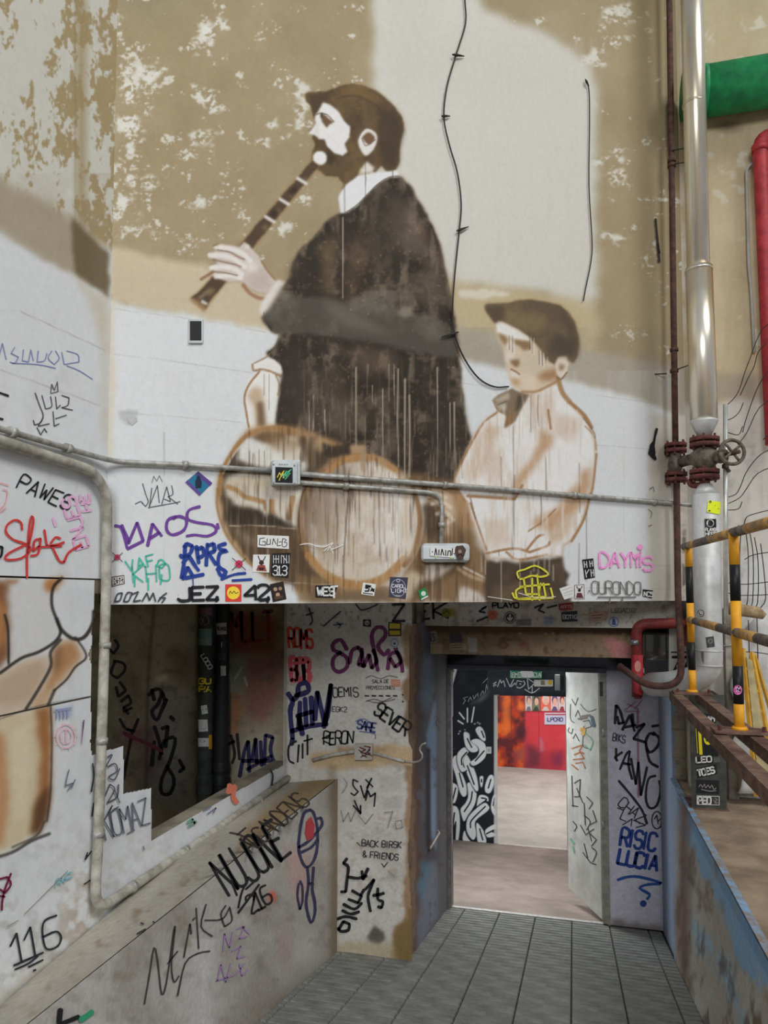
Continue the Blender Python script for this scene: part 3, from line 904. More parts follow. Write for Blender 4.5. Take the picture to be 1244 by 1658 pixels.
    # bow tie
    c.poly("798,648 806,640 829,629 845,636 857,640 847,658 834,682 816,694 820,674 806,664", (120, 104, 84), 1.3, 1, rag=1, tagid=4); c.poly("799,648 824,634 826,646 808,652", (172, 160, 138), 1.5, .9); c.poly("802,654 820,652 820,664 808,664", (176, 166, 146), 1.5, .8)
    c.poly("836,640 850,640 842,662 834,668", (74, 64, 52), 2, .9); c.stroke("798,648 806,664 816,670", 2, (140, 108, 74), .8); c.poly("820,672 834,664 832,684 818,694", (134, 100, 68), 2, .85); c.stroke("806,656 820,650", 1.4, (70, 60, 50), .8)

    # ---------------- runs of paint ----------------
    rr = random.Random(3)
    for x, y0, y1, w in ((577, 595, 722, 2.2), (603, 624, 650, 1.6), (620, 630, 736, 2), (645, 598, 756, 2.4), (656, 614, 772, 3), (663, 640, 772, 3), (708, 595, 772, 1.6), (729, 652, 740, 2), (736, 652, 748, 2.4), (526, 664, 698, 2),
                         (508, 640, 696, 1.4), (555, 352, 482, 1.8), (596, 590, 640, 1.2), (630, 590, 650, 1.4), (638, 590, 640, 1.2), (500, 650, 700, 1.4), (577, 760, 945, 2), (645, 770, 900, 1.6), (670, 800, 905, 1.4), (718, 830, 970, 1.2), (700, 880, 970, 1.2)):
        c.stroke([(x, y0), (x + rr.uniform(-1, 1), (y0 + y1) / 2), (x + rr.uniform(-1, 1), y1)], w, (182, 170, 150), .75, 1, taper=.3)
    for x, y0, y1 in ((565, 780, 900), (556, 900, 935), (606, 800, 880), (614, 790, 900), (622, 780, 880), (630, 765, 830), (636, 800, 860), (507, 830, 900), (640, 690, 700), (404, 730, 768), (412, 735, 770), (420, 728, 772), (428, 730, 768),
                      (420, 770, 850), (590, 750, 780), (596, 750, 790), (831, 690, 890), (833, 770, 900), (812, 740, 790), (884, 740, 800), (938, 750, 830), (938, 880, 972), (950, 830, 940), (749, 742, 774), (860, 640, 700), (872, 640, 690), (808, 890, 900), (592, 280, 300), (592, 260, 330), (636, 270, 290), (558, 300, 345), (876, 800, 850)):
        c.stroke([(x, y0), (x + rr.uniform(-1, 1), (y0 + y1) / 2), (x + rr.uniform(-1, 1), y1)], 1.3, (78, 64, 50), .6, .9)
    c.stroke("565,782 560,860 557,900", 1.8, (70, 58, 46), .7)
    for x, y0, y1 in ((812, 910, 975), (842, 912, 950), (872, 908, 930), (882, 906, 926), (890, 904, 930), (865, 908, 925), (786, 908, 930), (860, 925, 945), (896, 915, 940), (780, 900, 926)):
        c.stroke([(x, y0), (x, y1)], 1.4, (196, 190, 176), .7, .9)
    st = c.noise(3.2, 3, 91, stretch=16); st2 = c.noise(7, 3, 92, stretch=9)
    c.mask(np.clip((st - .6) * 5, 0, 1) * (SM * .8 + E * .6), (176, 152, 124), .5); c.mask(np.clip((st2 - .6) * 5, 0, 1) * (SM + E * np.clip((X - 560) / 60, 0, 1) * .7), (218, 215, 210), .5)
    lowz = ((Y > 690) & (X > 350) & (X < 800)) * 1.0 * blur((c.tags == 3).astype(float), 2)
    c.mask(np.clip((st - .6) * 6, 0, 1) * lowz, (176, 154, 124), .25); c.mask(np.clip((.4 - st) * 6, 0, 1) * lowz, (70, 54, 40), .5)
    c.mask(np.clip((st - .66) * 8, 0, 1) * M * np.clip((Y - 570) / 90, 0, 1), (140, 124, 104), .5)
    # mist of grime in the dado
    c.mask(np.clip((c.noise(3, 2, 55) - .9) * 9, 0, 1) * lm, (120, 116, 110), .6)
    return c


cv = paint_back()
L_W = (C1 - C0).length
# columns evenly spaced in the view
_ul = []
for px in np.arange(166, 1120, 1.7):
    q = S_BACK.pt(px, 961); _ul.append((Vector((q.x, q.y, 0)) - C0).dot(MD))
us = np.clip(np.array(_ul), 0, L_W); us[0] = 0; us[-1] = L_W
vs = np.linspace(-0.046, 4.25, 720)
wall = painted_grid('wall_back', cv, C0, MD, (0, 0, 1), us, vs, PM, split={1: 'painted_clarinet_player', 2: 'painted_clarinet', 3: 'painted_drum', 4: 'painted_boy'})
WB = struct(wall[0])
lab(wall[1], 'brown painted man in a flat cap and dark jacket playing a clarinet')
lab(wall[2], 'dark painted clarinet with white rings')
lab(wall[3], 'brown painted round drum with dripping paint')
lab(wall[4], 'painted boy in a flat cap, white shirt and bow tie')
# the body of the wall behind its painted face, and its underside
def slab(name, p0, p1, n, t, z0, z1, m, parent=None, gap=.004):
    bm = bmesh.new(); n = Vector(n).normalized()
    a, b = Vector(p0), Vector(p1)
    q = [a - n * gap, b - n * gap, b - n * t, a - n * t]
    lo = [bm.verts.new((p.x, p.y, z0)) for p in q]; hi = [bm.verts.new((p.x, p.y, z1)) for p in q]
    bm.faces.new(lo[::-1]); bm.faces.new(hi)
    for i in range(4):
        j = (i + 1) % 4; bm.faces.new((lo[i], lo[j], hi[j], hi[i]))
    bmesh.ops.recalc_face_normals(bm, faces=bm.faces)
    return obj(name, bm, m, parent)
M_CONC = mat('old_concrete', (150, 142, 124), .85, var=.2, scale=7, bump=.3)
M_DARKC = mat('dirty_concrete', (122, 112, 96), .9, var=.3, scale=6, bump=.4)
slab('wall_core', C0, C1, MN, .16, -0.046, 4.25, M_CONC, WB)

# ================================================================== left wall
WHITE = (212, 215, 216)
def paint_left():
    c = Canvas(-460, -230, 560, 1700, WHITE)
    X, Y = c.grid()
    n1 = c.noise(60, 5, 101); n2 = c.noise(16, 4, 102); peel = c.noise(30, 6, 103, 2.2, .72) * .75 + c.noise(7, 4, 105, 1.5, .7) * .25; nv = c.noise(12, 4, 104, stretch=5)
    top = np.clip((300 + (X - 0) * .62 - Y) / 16, 0, 1)
    c.mask(top, (200, 199, 188)); c.mask(top * np.clip((peel - (.56 - np.clip(X - 30, 0, 130) / 130 * .10)) * 26, 0, 1), (160, 142, 104), .95)
    c.mask(top * np.clip(1 - np.abs(X - 132) / 16, 0, 1), (156, 138, 100), .75)
    c.mask(top * np.clip(1 - np.abs(X - 118 - 4) / 2, 0, 1), (120, 110, 86), .3)
    c.mask(top * np.clip((peel - .66) * 20, 0, 1), (204, 203, 194), .9)
    c.poly("-460,-10 -260,120 -100,230 0,290 60,318 118,354 150,378 150,470 118,448 60,415 0,378 -100,310 -260,200 -460,70", (164, 152, 130), 7, .95, rag=5)
    c.mask((n1 - .45) * 2 * (Y < 470) * (Y > 280), (150, 136, 112), .4)
    c.poly("114,352 176,410 178,484 150,466 121,444", (106, 92, 66), 3, .9, rag=3)
    c.poly("-460,80 -260,210 -100,314 0,382 60,420 121,446 178,486 178,1700 -460,1700", WHITE, 4, .97, rag=4)
    c.mask((n1 - .5) * 1.4 * (Y > 500), (190, 194, 198), .7); c.mask((nv - .55) * 2 * (Y > 500), (194, 190, 182), .5)
    c.poly("118,446 176,484 174,720 166,720 164,560 140,480", (190, 176, 148), 6, .55, rag=6)
    for ln in ("35,505 170,567", "0,598 60,620 163,657"): c.stroke(ln, 1.5, (166, 160, 150), .7, 1)
    # tired lower wall
    c.mask(np.clip((Y - 1250) / 300, 0, 1) * np.clip((n2 - .48) * 4, 0, 1), (160, 156, 146), .55)
    c.mask(np.clip(1 - np.hypot((X - 130) / 45, (Y - 1480) / 110), 0, 1) * np.clip((n2 - .4) * 4, 0, 1), (176, 156, 140), .8)
    c.stroke("0,1640 120,1545 220,1462", 12, (138, 126, 106), .6, 6)
    c.poly("0,1610 120,1525 150,1500 160,1520 0,1640", (170, 162, 146), 6, .6, rag=4)
    # body drawn with brown chalk and black outline
    lo = (Y > 938) * 1.0
    ORN, BLK, TAN = (176, 112, 58), (38, 32, 28), (196, 168, 134)
    c.poly("-60,938 100,938 96,950 85,960 84,985 95,1005 97,1025 62,1056 30,1068 0,1082 -60,1110", (206, 206, 204), 3, 1)
    c.poly("-60,940 12,940 14,1000 14,1060 0,1082 -60,1090", (124, 78, 44), 5, .9, rag=5); c.poly("-20,960 8,980 8,1040 -20,1060", (188, 132, 80), 6, .8)
    c.poly("70,936 104,936 88,956 74,960", (176, 106, 48), 4, .85, rag=4); c.poly("10,938 34,938 24,946 8,944", (150, 92, 48), 3, .7)
    for q, cl, a in (("0,1086 40,1066 78,1058 82,1090 46,1140 36,1152 -60,1176 -60,1100", (198, 178, 154), .9), ("82,1056 100,1038 120,1034 136,1066 118,1084 88,1118 74,1142 40,1148 62,1120 84,1090", (194, 162, 126), .95),
                     ("0,1100 60,1070 76,1080 50,1130 20,1140 -20,1140", (176, 146, 116), .5), ("92,1050 118,1040 128,1064 100,1090 80,1120 74,1110 88,1080", (170, 118, 72), .7), ("0,1160 80,1142 84,1200 82,1300 62,1350 20,1372 0,1380 -60,1400 -60,1170", (204, 188, 154), .95),
                     ("56,1148 82,1144 84,1200 80,1310 62,1350 48,1346 62,1290 66,1220", (150, 92, 48), .85), ("60,1290 80,1270 78,1320 62,1350 48,1352", (84, 56, 38), .8), ("-20,1180 8,1190 14,1290 6,1370 -20,1370", (184, 128, 84), .75),
                     ("20,1180 46,1170 52,1240 40,1320 22,1330", (218, 206, 176), .7)):
        c.poly(q, cl, 5, a, rag=3)
    for st, w, a in (("100,936 86,952 84,980 92,1004 98,1024 88,1040 62,1056 34,1066 0,1090", 5, .85), ("92,1002 100,1020 118,1034 136,1032 150,1010 152,990", 6, .85), ("122,1032 136,1052 139,1066 122,1080 108,1100 88,1118", 3, .9), ("98,1036 82,1056 82,1080 60,1120 42,1148", 5, .75),
                     ("88,1118 78,1142", 5, .7), ("8,996 13,1020 14,1074", 4, .9), ("82,1142 84,1200 82,1280 76,1330", 3, .7), ("80,1350 50,1362 20,1380 -20,1392", 5, .7), ("0,1164 60,1144 148,1128", 2, .5), ("72,1330 60,1352 20,1372", 3, .6)):
        c.stroke(st, w, BLK, a, 2.4)
    c.poly("90,1050 100,1044 98,1080 84,1090", (96, 64, 44), 5, .5)
    # faint pens: blue stamp, pink ring
    c.mask(np.clip((n2 - .55) * 3, 0, 1) * (np.hypot((X - 105) / 16, (Y - 1420) / 12) < 1), (120, 186, 196), .8)
    c.poly("86,1146 118,1142 116,1160 92,1164", (150, 160, 196), 2, .5, rag=4)
    return c


cl_ = paint_left()
def u_of(px, z0=0.0): return S_LEFT.pt(px, 961).y
u_fine = np.unique(np.round([max(.2, u_of(x)) for x in np.arange(-40, 172, 1.8)], 5))
u_all = np.concatenate([np.linspace(.2, u_fine[0] - .02, 12), u_fine[u_fine < 2.565], [2.5700]])
bound_low = P("-4000,900 153,900 153,936 152,965 153,1000 147,1020 150,1040 143,1060 149,1080 147,1130 148,1190 146,1200 149,1226 149,1500 150,1560 -4000,5000")
WL = None
for zi, (z0, z1) in enumerate(((.061, 4.25), (-.412, .055), (-1.46, -.418))):
    dz = .0042 if zi else .0055
    k = (lambda x, y: np.ones(len(x), bool)) if zi == 0 else (lambda x, y: inpoly(x, y, bound_low))
    o = painted_grid('wall_panel' if zi else 'wall_left', cl_, (V_L, 0, 0), (0, 1, 0), (0, 0, 1), u_all, np.arange(z0, z1, dz), PM, WL, keep=k)
    if zi == 0: WL = struct(o)
# plaster still standing in steps round the opening, and the strip along the ledge
strip_poly = P("147,1224 200,1207 200,1285 245,1276 245,1361 462,1237 462,1290 330,1385 185,1500 147,1530")
us2 = np.unique([S_LEFT.pt(x, 1250).y for x in np.arange(146, 463, 1.5)])
o = painted_grid('plaster_step', cl_, (V_L + .001, 0, 0), (0, 1, 0), (0, 0, 1), us2, np.arange(-1.34, -.5, .0045), PM, WL, keep=lambda x, y: inpoly(x, y, strip_poly))
bm = bmesh.new()
bx(bm, V_L - .12, V_L - .006, .2, 2.5, -1.46, .06); bx(bm, V_L - .12, V_L - .006, .2, 2.565, .055, 4.25)
bx(bm, V_L - .12, V_L - .002, 2.5, 4.62, -1.40, -1.15)
obj('wall_core', bm, M_CONC, WL)

# recess in the left wall: back, end, floor, top
def paint_recess():
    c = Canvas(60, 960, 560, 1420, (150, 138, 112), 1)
    X, Y = c.grid(); n1 = c.noise(50, 5, 201); n2 = c.noise(14, 4, 202)
    c.mask((n1 - .45) * 3, (176, 166, 140), .7); c.mask((.5 - n1) * 3, (112, 100, 80), .7)
    c.poly("252,970 330,970 330,1105 258,1110 246,1080", (180, 168, 140), 8, .6, rag=6)
    c.poly("250,1098 270,1090 272,1102 252,1106", (214, 204, 170), 2, .9, rag=3); c.poly("244,1110 300,1112 300,1300 250,1300", (164, 160, 152), 8, .8, rag=6)
    c.stroke("250,980 240,1100 236,1320", 5, (96, 84, 66), .6, 4); c.poly("270,1040 320,1060 310,1110 280,1100", (120, 104, 78), 8, .7, rag=4)
    c.mask(np.clip(1 - np.hypot((X - 215) / 26, (Y - 1190) / 26), 0, 1), (150, 70, 84), .6); c.mask(np.clip(1 - np.hypot((X - 245) / 26, (Y - 1215) / 60), 0, 1), (110, 66, 82), .5)
    c.mask(np.clip(1 - np.abs(Y - (1365 - (X - 250) * .55)) / 18, 0, 1), (84, 76, 66), .7)  # shade at the foot of the recess, painted in along the sill
    # end wall, behind the pipes
    c.poly("352,960 470,960 470,1260 352,1320", (150, 140, 118), 2, 1); c.poly("370,985 452,1000 446,1060 372,1065", (120, 60, 46), 7, .85, rag=8)
    c.poly("395,1060 455,1060 455,1130 430,1180 395,1150", (140, 84, 80), 8, .7, rag=8); c.poly("365,1060 400,1060 395,1120 368,1130", (140, 146, 126), 8, .8)
    c.poly("372,1115 392,1125 388,1180 374,1200", (172, 112, 72), 5, .8, rag=5)
    for st in ("362,1110 372,1090 374,1120", "380,1100 392,1080", "396,1096 400,1110", "355,1130 360,1160"): c.stroke(st, 3, (220, 214, 204), .6, 2)
    c.poly("400,1190 452,1180 452,1235 380,1270 372,1240", (176, 168, 150), 8, .6); c.mask((n2 - .55) * 3, (92, 84, 70), .6)
    return c
cr = paint_recess()
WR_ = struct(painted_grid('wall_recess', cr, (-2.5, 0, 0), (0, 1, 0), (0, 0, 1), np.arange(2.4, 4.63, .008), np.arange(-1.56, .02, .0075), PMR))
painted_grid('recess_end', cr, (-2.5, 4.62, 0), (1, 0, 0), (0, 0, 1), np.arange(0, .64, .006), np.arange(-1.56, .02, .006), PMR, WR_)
bm = bmesh.new()
bx(bm, -2.62, -2.504, 2.3, 4.75, -1.7, .05); bx(bm, -2.5, -1.86, 4.625, 4.75, -1.7, .05); bx(bm, -2.5, V_L - .13, 2.3, 4.62, -1.7, -1.55)
bx(bm, -2.5, V_L - .005, 2.3, 4.62, .0, .12); bx(bm, -2.5, V_L - .13, 2.25, 2.35, -1.4, .1)
obj('recess_core', bm, M_DARKC, WR_)

# ================================================================== wall facing us under the painted wall, with the passage opening
S_LEDGE = Plane((-1.5, 0, -1.212), (-.135, 0, 1))
S_LEDGE2 = Plane((-1.5, 0, -1.212), (-.30, 0, 1))
def ledge_warp(Pt):
    f = np.clip((-1.5 - Pt[..., 0]) / .37, 0, 1); near = np.clip((3.2 - Pt[..., 1]) / 1.2, 0, 1.1)
    Pt[..., 2] = -1.212 - f * (.05 + .125 * near)
    return Pt
def paint_front():
    c = Canvas(430, 960, 1140, 1580, (196, 192, 184), 1)
    X, Y = c.grid(); n1 = c.noise(50, 5, 301); n2 = c.noise(14, 4, 302); n3 = c.noise(5, 3, 303)
    c.mask((n1 - .45) * 2.5, (176, 170, 160), .7); c.mask(np.clip((n2 - .58) * 4, 0, 1), (160, 152, 138), .6)
    # band of bare plaster at ledge height, broken corner by the passage
    c.poly("500,1222 540,1215 640,1205 672,1210 672,1238 600,1244 540,1246 500,1240", (190, 164, 128), 3, .95, rag=4, seed=2)
    c.poly("545,1212 600,1206 640,1212 600,1222 545,1226", (160, 130, 96), 3, .7, rag=4)
    c.poly("654,1060 660,1090 650,1110 656,1140 652,1180 665,1200 690,1200 690,1010 655,1012", (132, 106, 78), 2, .95, rag=5, seed=4)
    c.poly("655,1012 700,1012 700,1060 660,1062 650,1045", (150, 128, 100), 2, .9, rag=3)
    c.poly("655,1240 662,1290 656,1320 660,1400 652,1450 660,1480 640,1500 632,1560 700,1570 700,1240", (150, 120, 92), 2, .9, rag=5, seed=8)
    c.poly("632,1540 640,1508 658,1488 662,1470 700,1470 700,1570 630,1570", (126, 104, 66), 3, .95, rag=5, seed=9)
    c.poly("594,1520 602,1502 606,1496 612,1504 622,1508 624,1522 612,1530 600,1528", (92, 86, 78), 1.5, .95, rag=3); c.poly("556,1525 595,1522 640,1530 640,1560 540,1560 545,1530", (172, 160, 130), 4, .8, rag=4)
    c.poly("530,1235 545,1240 546,1560 535,1560", (130, 116, 96), 3, .5, rag=3); c.poly("614,1256 650,1256 650,1280 614,1280", (168, 164, 158), 2, .5); c.poly("618,1290 650,1290 650,1310 618,1310", (164, 160, 154), 2, .5)
    c.mask(np.clip(1 - np.abs(X - 462) / 5, 0, 1), (100, 92, 80), .5)
    # lintel
    c.poly("665,975 1140,975 1140,1014 665,1014", (182, 175, 162), 2, .8); c.mask(np.clip((n2 - .5) * 4, 0, 1) * (Y < 1014) * (X > 660), (128, 118, 104), .6)
    for q, cl in (("716,988 736,985 738,998 722,1000", (150, 140, 50)), ("790,988 806,990 804,1004 792,1002", (190, 100, 72)), ("906,978 926,976 926,988 908,990", (150, 50, 56)), ("952,992 984,990 982,1004 954,1004", (170, 110, 96)), ("880,998 896,998 894,1012 882,1012", (130, 140, 170)), ("764,980 790,980 790,1004 766,1006", (190, 188, 182))):
        c.poly(q, cl, 1.2, .8, rag=2)
    c.mask(np.clip((n3 - .66) * 8, 0, 1) * (Y < 1014), (96, 90, 84), .5)
    return c
cf = paint_front()
front_poly = P("430,900 668,900 668,1011 663,1030 663,1100 661,1200 668,1215 666,1300 660,1380 667,1480 668,1600 430,1700")
WF = struct(painted_grid('wall_front', cf, (-1.885, 4.5, 0), (1, 0, 0), (0, 0, 1), np.arange(0, 2.56, .0062), np.arange(-2.4, -.045, .0062), PMR, keep=lambda x, y: inpoly(x, y, front_poly)))
bm = bmesh.new(); bx(bm, -1.885, -1.05, 4.504, 4.8, -2.6, -.05); obj('wall_core', bm, M_DARKC, WF)
LINT = struct(painted_grid('trim_3', cf, (-1.03, 5.06, 0), (1, 0, 0), (0, 0, 1), np.arange(0, 1.70, .0062), np.arange(-.232, -.05, .0062), PMR))
box('lintel_core', (-1.03, .66, 5.064, 5.28, -.232, -.05), M_DARKC, LINT)

# second beam, passage walls, ceiling
def paint_beam():
    c = Canvas(640, 990, 1140, 1090, (150, 130, 104), 2); n1 = c.noise(40, 5, 311); n2 = c.noise(9, 4, 312); X, Y = c.grid()
    c.mask((n1 - .45) * 3, (172, 150, 120), .7); c.mask(np.clip((n2 - .55) * 5, 0, 1), (104, 86, 66), .6)
    c.mask(np.clip((1030 - Y) / 8, 0, 1), (92, 70, 52), .8); c.poly("975,1030 1020,1042 1030,1070 990,1064", (200, 130, 128), 3, .8, rag=4)  # shadow painted along the beam's top edge; pink patch at right
    for q, cl in (("684,1024 706,1022 708,1040 686,1040", (190, 188, 178)), ("682,1042 716,1042 716,1058 690,1060", (190, 176, 144)), ("728,1026 748,1026 748,1042 728,1042", (84, 78, 92)), ("732,1042 756,1042 756,1052 732,1052", (190, 180, 150)), ("758,1032 772,1034 772,1056 760,1056", (196, 190, 178))):
        c.poly(q, cl, 1, .85, rag=2)
    c.ell(815, 1044, 8, 7, (120, 84, 56), 1, .8); c.ell(815, 1044, 5, 4, (150, 120, 84), 1, .8); c.ell(848, 1044, 10, 6, (150, 84, 76), 2, .6, rag=3)
    for x in (842, 884, 896, 1010): c.ell(x, 1026, 2.5, 2, (176, 166, 150), .6, .8)
    return c
cb = paint_beam()
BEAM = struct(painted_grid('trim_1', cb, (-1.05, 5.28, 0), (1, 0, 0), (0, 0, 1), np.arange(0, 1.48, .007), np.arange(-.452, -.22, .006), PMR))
box('beam_core', (-1.05, .43, 5.283, 5.6, -.452, -.22), M_DARKC, BEAM)
struct(box('trim_2', (.43, .66, 5.3, 5.5, -.62, -.2), M_DARKC))
def paint_passl():
    c = Canvas(640, 1000, 760, 1600, (96, 92, 98), 2); n1 = c.noise(24, 5, 321, 3); n2 = c.noise(8, 4, 322, 2); X, Y = c.grid()
    c.mask((n1 - .45) * 3, (124, 130, 142), .6); c.mask(np.clip((682 + (n2 - .5) * 16 - X) / 4, 0, 1), (112, 84, 72), .9); c.mask(np.clip((674 + (n2 - .5) * 14 - X) / 4, 0, 1), (150, 122, 96), .8)
    c.poly("684,1060 700,1060 706,1120 692,1160 680,1130", (122, 138, 156), 5, .9); c.poly("706,1124 707,1180 707,1380 698,1352 694,1250 690,1190", (150, 172, 200), 2, .95)
    c.poly("690,1210 697,1212 697,1370 690,1372", (58, 52, 54), 1.5, .9); c.poly("682,1395 700,1400 690,1470 676,1440", (104, 146, 168), 5, .85, rag=5); c.poly("700,1390 710,1400 712,1480 690,1520 676,1550 674,1490", (140, 146, 160), 5, .8)
    c.stroke("712,1160 706,1170 712,1182", 1.4, (40, 38, 40), .8); c.poly("708,1060 728,1060 730,1480 712,1490", (112, 110, 112), 2, .8); c.mask(np.clip((n2 - .6) * 5, 0, 1), (80, 70, 64), .5)
    return c
cpl = paint_passl()
WPL = struct(painted_grid('wall_passage', cpl, (-1.03, 4.5, 0), (0, 1, 0), (0, 0, 1), np.arange(.003, 1.56, .008), np.arange(-2.7, -.2, .008), PMR, keep=lambda x, y: np.ones(len(x), bool)))
box('wall_core', (-1.3, -1.034, 4.81, 6.1, -2.9, -.05), M_DARKC, WPL)
CEIL = struct(box('ceiling', (-1.3, .9, 5.6, 6.2, -.45, -.2), M_DARKC))

# wall round the door, at the end of the ramp
def paint_doorwall():
    c = Canvas(690, 1030, 1120, 1560, (200, 196, 206), 2); n1 = c.noise(36, 5, 331); n2 = c.noise(10, 4, 332); X, Y = c.grid()
    c.mask((n1 - .45) * 2.5, (186, 183, 194), .6); c.mask(np.clip((n2 - .6) * 4, 0, 1), (170, 166, 168), .5)
    c.mask(np.clip((1088 - Y) / 4, 0, 1), (104, 108, 118), .95); c.poly("690,1030 760,1030 772,1062 740,1070 716,1080 700,1100 690,1100", (24, 24, 28), 3, .95)  # grey-blue head; ambient shade painted as a black left corner, right one below
    c.poly("985,1062 1030,1062 1040,1090 1000,1082", (40, 36, 40), 4, .8); c.poly("816,1066 890,1066 888,1076 816,1074", (40, 52, 44), 2, .8, rag=3)
    c.poly("990,1490 1080,1500 1080,1540 990,1530", (126, 116, 108), 4, .8, rag=5); c.stroke("1033,1150 1034,1290", 3, (120, 50, 74), .6, 1.6)
    for st in ("1016,1140 1034,1148", "1030,1136 1012,1150", "1014,1152 1036,1152", "1040,1134 1028,1148"): c.stroke(st, 1.8, (150, 60, 84), .7)
    c.poly("1066,1060 1100,1060 1100,1560 1070,1560", (150, 150, 168), 3, .5)
    return c
cd = paint_doorwall()
DOORH = P("734,1081 976,1085 988,1600 731,1600")
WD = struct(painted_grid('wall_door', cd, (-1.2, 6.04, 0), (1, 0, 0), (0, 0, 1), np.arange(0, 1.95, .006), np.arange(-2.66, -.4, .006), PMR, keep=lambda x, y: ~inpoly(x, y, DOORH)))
def paint_passr():
    c = Canvas(1040, 1080, 1120, 1600, (150, 152, 164), 2); n2 = c.noise(10, 4, 342, 2); X, Y = c.grid()
    c.mask((n2 - .45) * 3, (128, 150, 184), .8); c.mask(np.clip((X - 1078) / 6, 0, 1), (150, 170, 200), .7); return c
WPR = struct(painted_grid('wall_passage', paint_passr(), (.655, 5.3, 0), (0, 1, 0), (0, 0, 1), np.arange(0, .75, .01), np.arange(-2.7, -.2, .01), PMR))

# right hand side: low wall of the ramp, platform, wall with the pipes
def paint_rpar():
    c = Canvas(1050, 1130, 1420, 1800, (178, 170, 156), 1.5); n1 = c.noise(40, 5, 351, 2); n2 = c.noise(12, 5, 352, 4); n3 = c.noise(22, 5, 353, 3); X, Y = c.grid()
    c.mask((n1 - .45) * 3, (196, 194, 186), .8); c.mask(np.clip((.42 - n3) * 6, 0, 1), (112, 92, 78), .8)
    e = (Y - 1250) / 1.96 + 1079 - X          # distance left of the top edge
    c.mask(np.clip((34 + (n3 - .5) * 60 - e) / 10, 0, 1) * np.clip((n2 - .3) * 5, 0, 1), (140, 178, 212), .95)
    c.mask(np.clip(1 - np.abs(e - 75 - (n1 - .5) * 60) / 22, 0, 1) * np.clip((n2 - .36) * 5, 0, 1), (156, 190, 212), .9)
    c.mask(np.clip((8 - e) / 4, 0, 1), (112, 152, 192), .6)
    c.mask(np.clip((1098 - X) / 6, 0, 1), (142, 156, 178), .9); c.mask(np.clip(1 - np.abs(X - 1108 - (n3 - .5) * 16) / 16, 0, 1), (104, 76, 66), .8)
    c.mask(np.clip((n2 - .6) * 6, 0, 1) * np.clip((e - 30) / 20, 0, 1), (96, 84, 74), .7)
    return c
crp = paint_rpar()
WRP = struct(painted_grid('wall_ramp_right', crp, (.64, 0, 0), (0, 1, 0), (0, 0, 1), np.arange(1.4, 5.31, .008), np.arange(-2.75, -1.262, .008), PMR))
bm = bmesh.new(); bx(bm, .643, .675, 1.4, 5.3, -2.8, -1.264)
obj('wall_core', bm, mat('blue_worn_coping', (124, 158, 190), .8, rgb2=(128, 116, 102), scale=16, bump=.3), WRP)
M_PLAT = mat('platform_screed', (152, 134, 112), .9, rgb2=(120, 104, 86), scale=5, bump=.3)
PLAT = struct(box('floor_platform', (.675, 3.2, .6, 5.3, -1.5, -1.27), M_PLAT))

def paint_right():
    c = Canvas(1080, -230, 1700, 1330, (184, 168, 136)); X, Y = c.grid(); n1 = c.noise(60, 5, 361); n2 = c.noise(14, 4, 362); nv = c.noise(14, 4, 363, stretch=8); peel = c.noise(30, 5, 364)
    c.mask((n1 - .45) * 2.5, (194, 180, 150), .7); c.mask((nv - .5) * 2.5, (168, 150, 114), .5); c.mask(np.clip((.45 - n1) * 4, 0, 1), (150, 134, 100), .6)
    c.mask(np.clip((150 - Y) / 200, 0, 1), (168, 160, 128), .6); c.mask(np.clip((peel - .68) * 12, 0, 1), (200, 194, 178), .8)
    c.mask(np.clip(1 - np.hypot((X - 1180) / 34, (Y - 205) / 14), 0, 1), (96, 84, 64), .7)
    c.mask(np.clip(1 - np.abs(X - 1106) / 9, 0, 1) * np.clip((peel - .4) * 6, 0, 1), (206, 200, 188), .8)
    c.poly("1080,590 1180,604 1300,620 1700,640 1700,670 1200,655 1175,648 1080,664", (158, 146, 126), 5, .9, rag=5)
    c.poly("1080,664 1160,656 1185,648 1300,655 1700,640 1700,1340 1080,1340", (196, 192, 184), 5, .95, rag=6); c.mask((Y > 650) * np.clip((nv - .5) * 4, 0, 1), (176, 170, 160), .7)
    c.poly("1195,900 1700,900 1700,1340 1215,1340 1205,1060", (206, 208, 208), 8, .7); c.mask((Y > 1100) * (X < 1150), (150, 138, 116), .7); c.mask((Y > 700) * np.clip((n2 - .6) * 4, 0, 1), (150, 140, 128), .5)
    c.poly("1172,690 1184,690 1186,740 1174,742", (150, 130, 116), 6, .5)
    return c
crt = paint_right()
WRT = struct(painted_grid('wall_right', crt, (.735, 4.93, 0), (1, 0, 0), (0, 0, 1), np.concatenate([np.arange(0, .62, .0068), np.linspace(.64, 2.4, 30)]), np.arange(-1.275, 4.25, .008), PM))
box('wall_core', (.74, 3.2, 4.934, 5.29, -1.4, 4.25), M_CONC, WRT)
def paint_pier():
    c = Canvas(1040, 960, 1160, 1290, (158, 148, 126), 2); n1 = c.noise(26, 5, 371); n2 = c.noise(8, 4, 372); X, Y = c.grid()
    c.mask((n1 - .45) * 3, (176, 166, 142), .6); c.mask(np.clip((n2 - .58) * 5, 0, 1), (112, 102, 84), .6)
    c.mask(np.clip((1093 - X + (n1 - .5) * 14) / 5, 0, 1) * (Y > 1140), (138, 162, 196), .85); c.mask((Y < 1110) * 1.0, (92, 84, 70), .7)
    for y in (1180, 1225): c.stroke([(1085, y), (1130, y + 4)], 1.5, (110, 98, 80), .6)
    return c
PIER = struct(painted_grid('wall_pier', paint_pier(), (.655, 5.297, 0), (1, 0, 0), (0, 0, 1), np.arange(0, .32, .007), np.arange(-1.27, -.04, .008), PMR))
box('wall_core', (.66, .98, 5.3, 6.1, -2.8, -.04), M_DARKC, PIER)

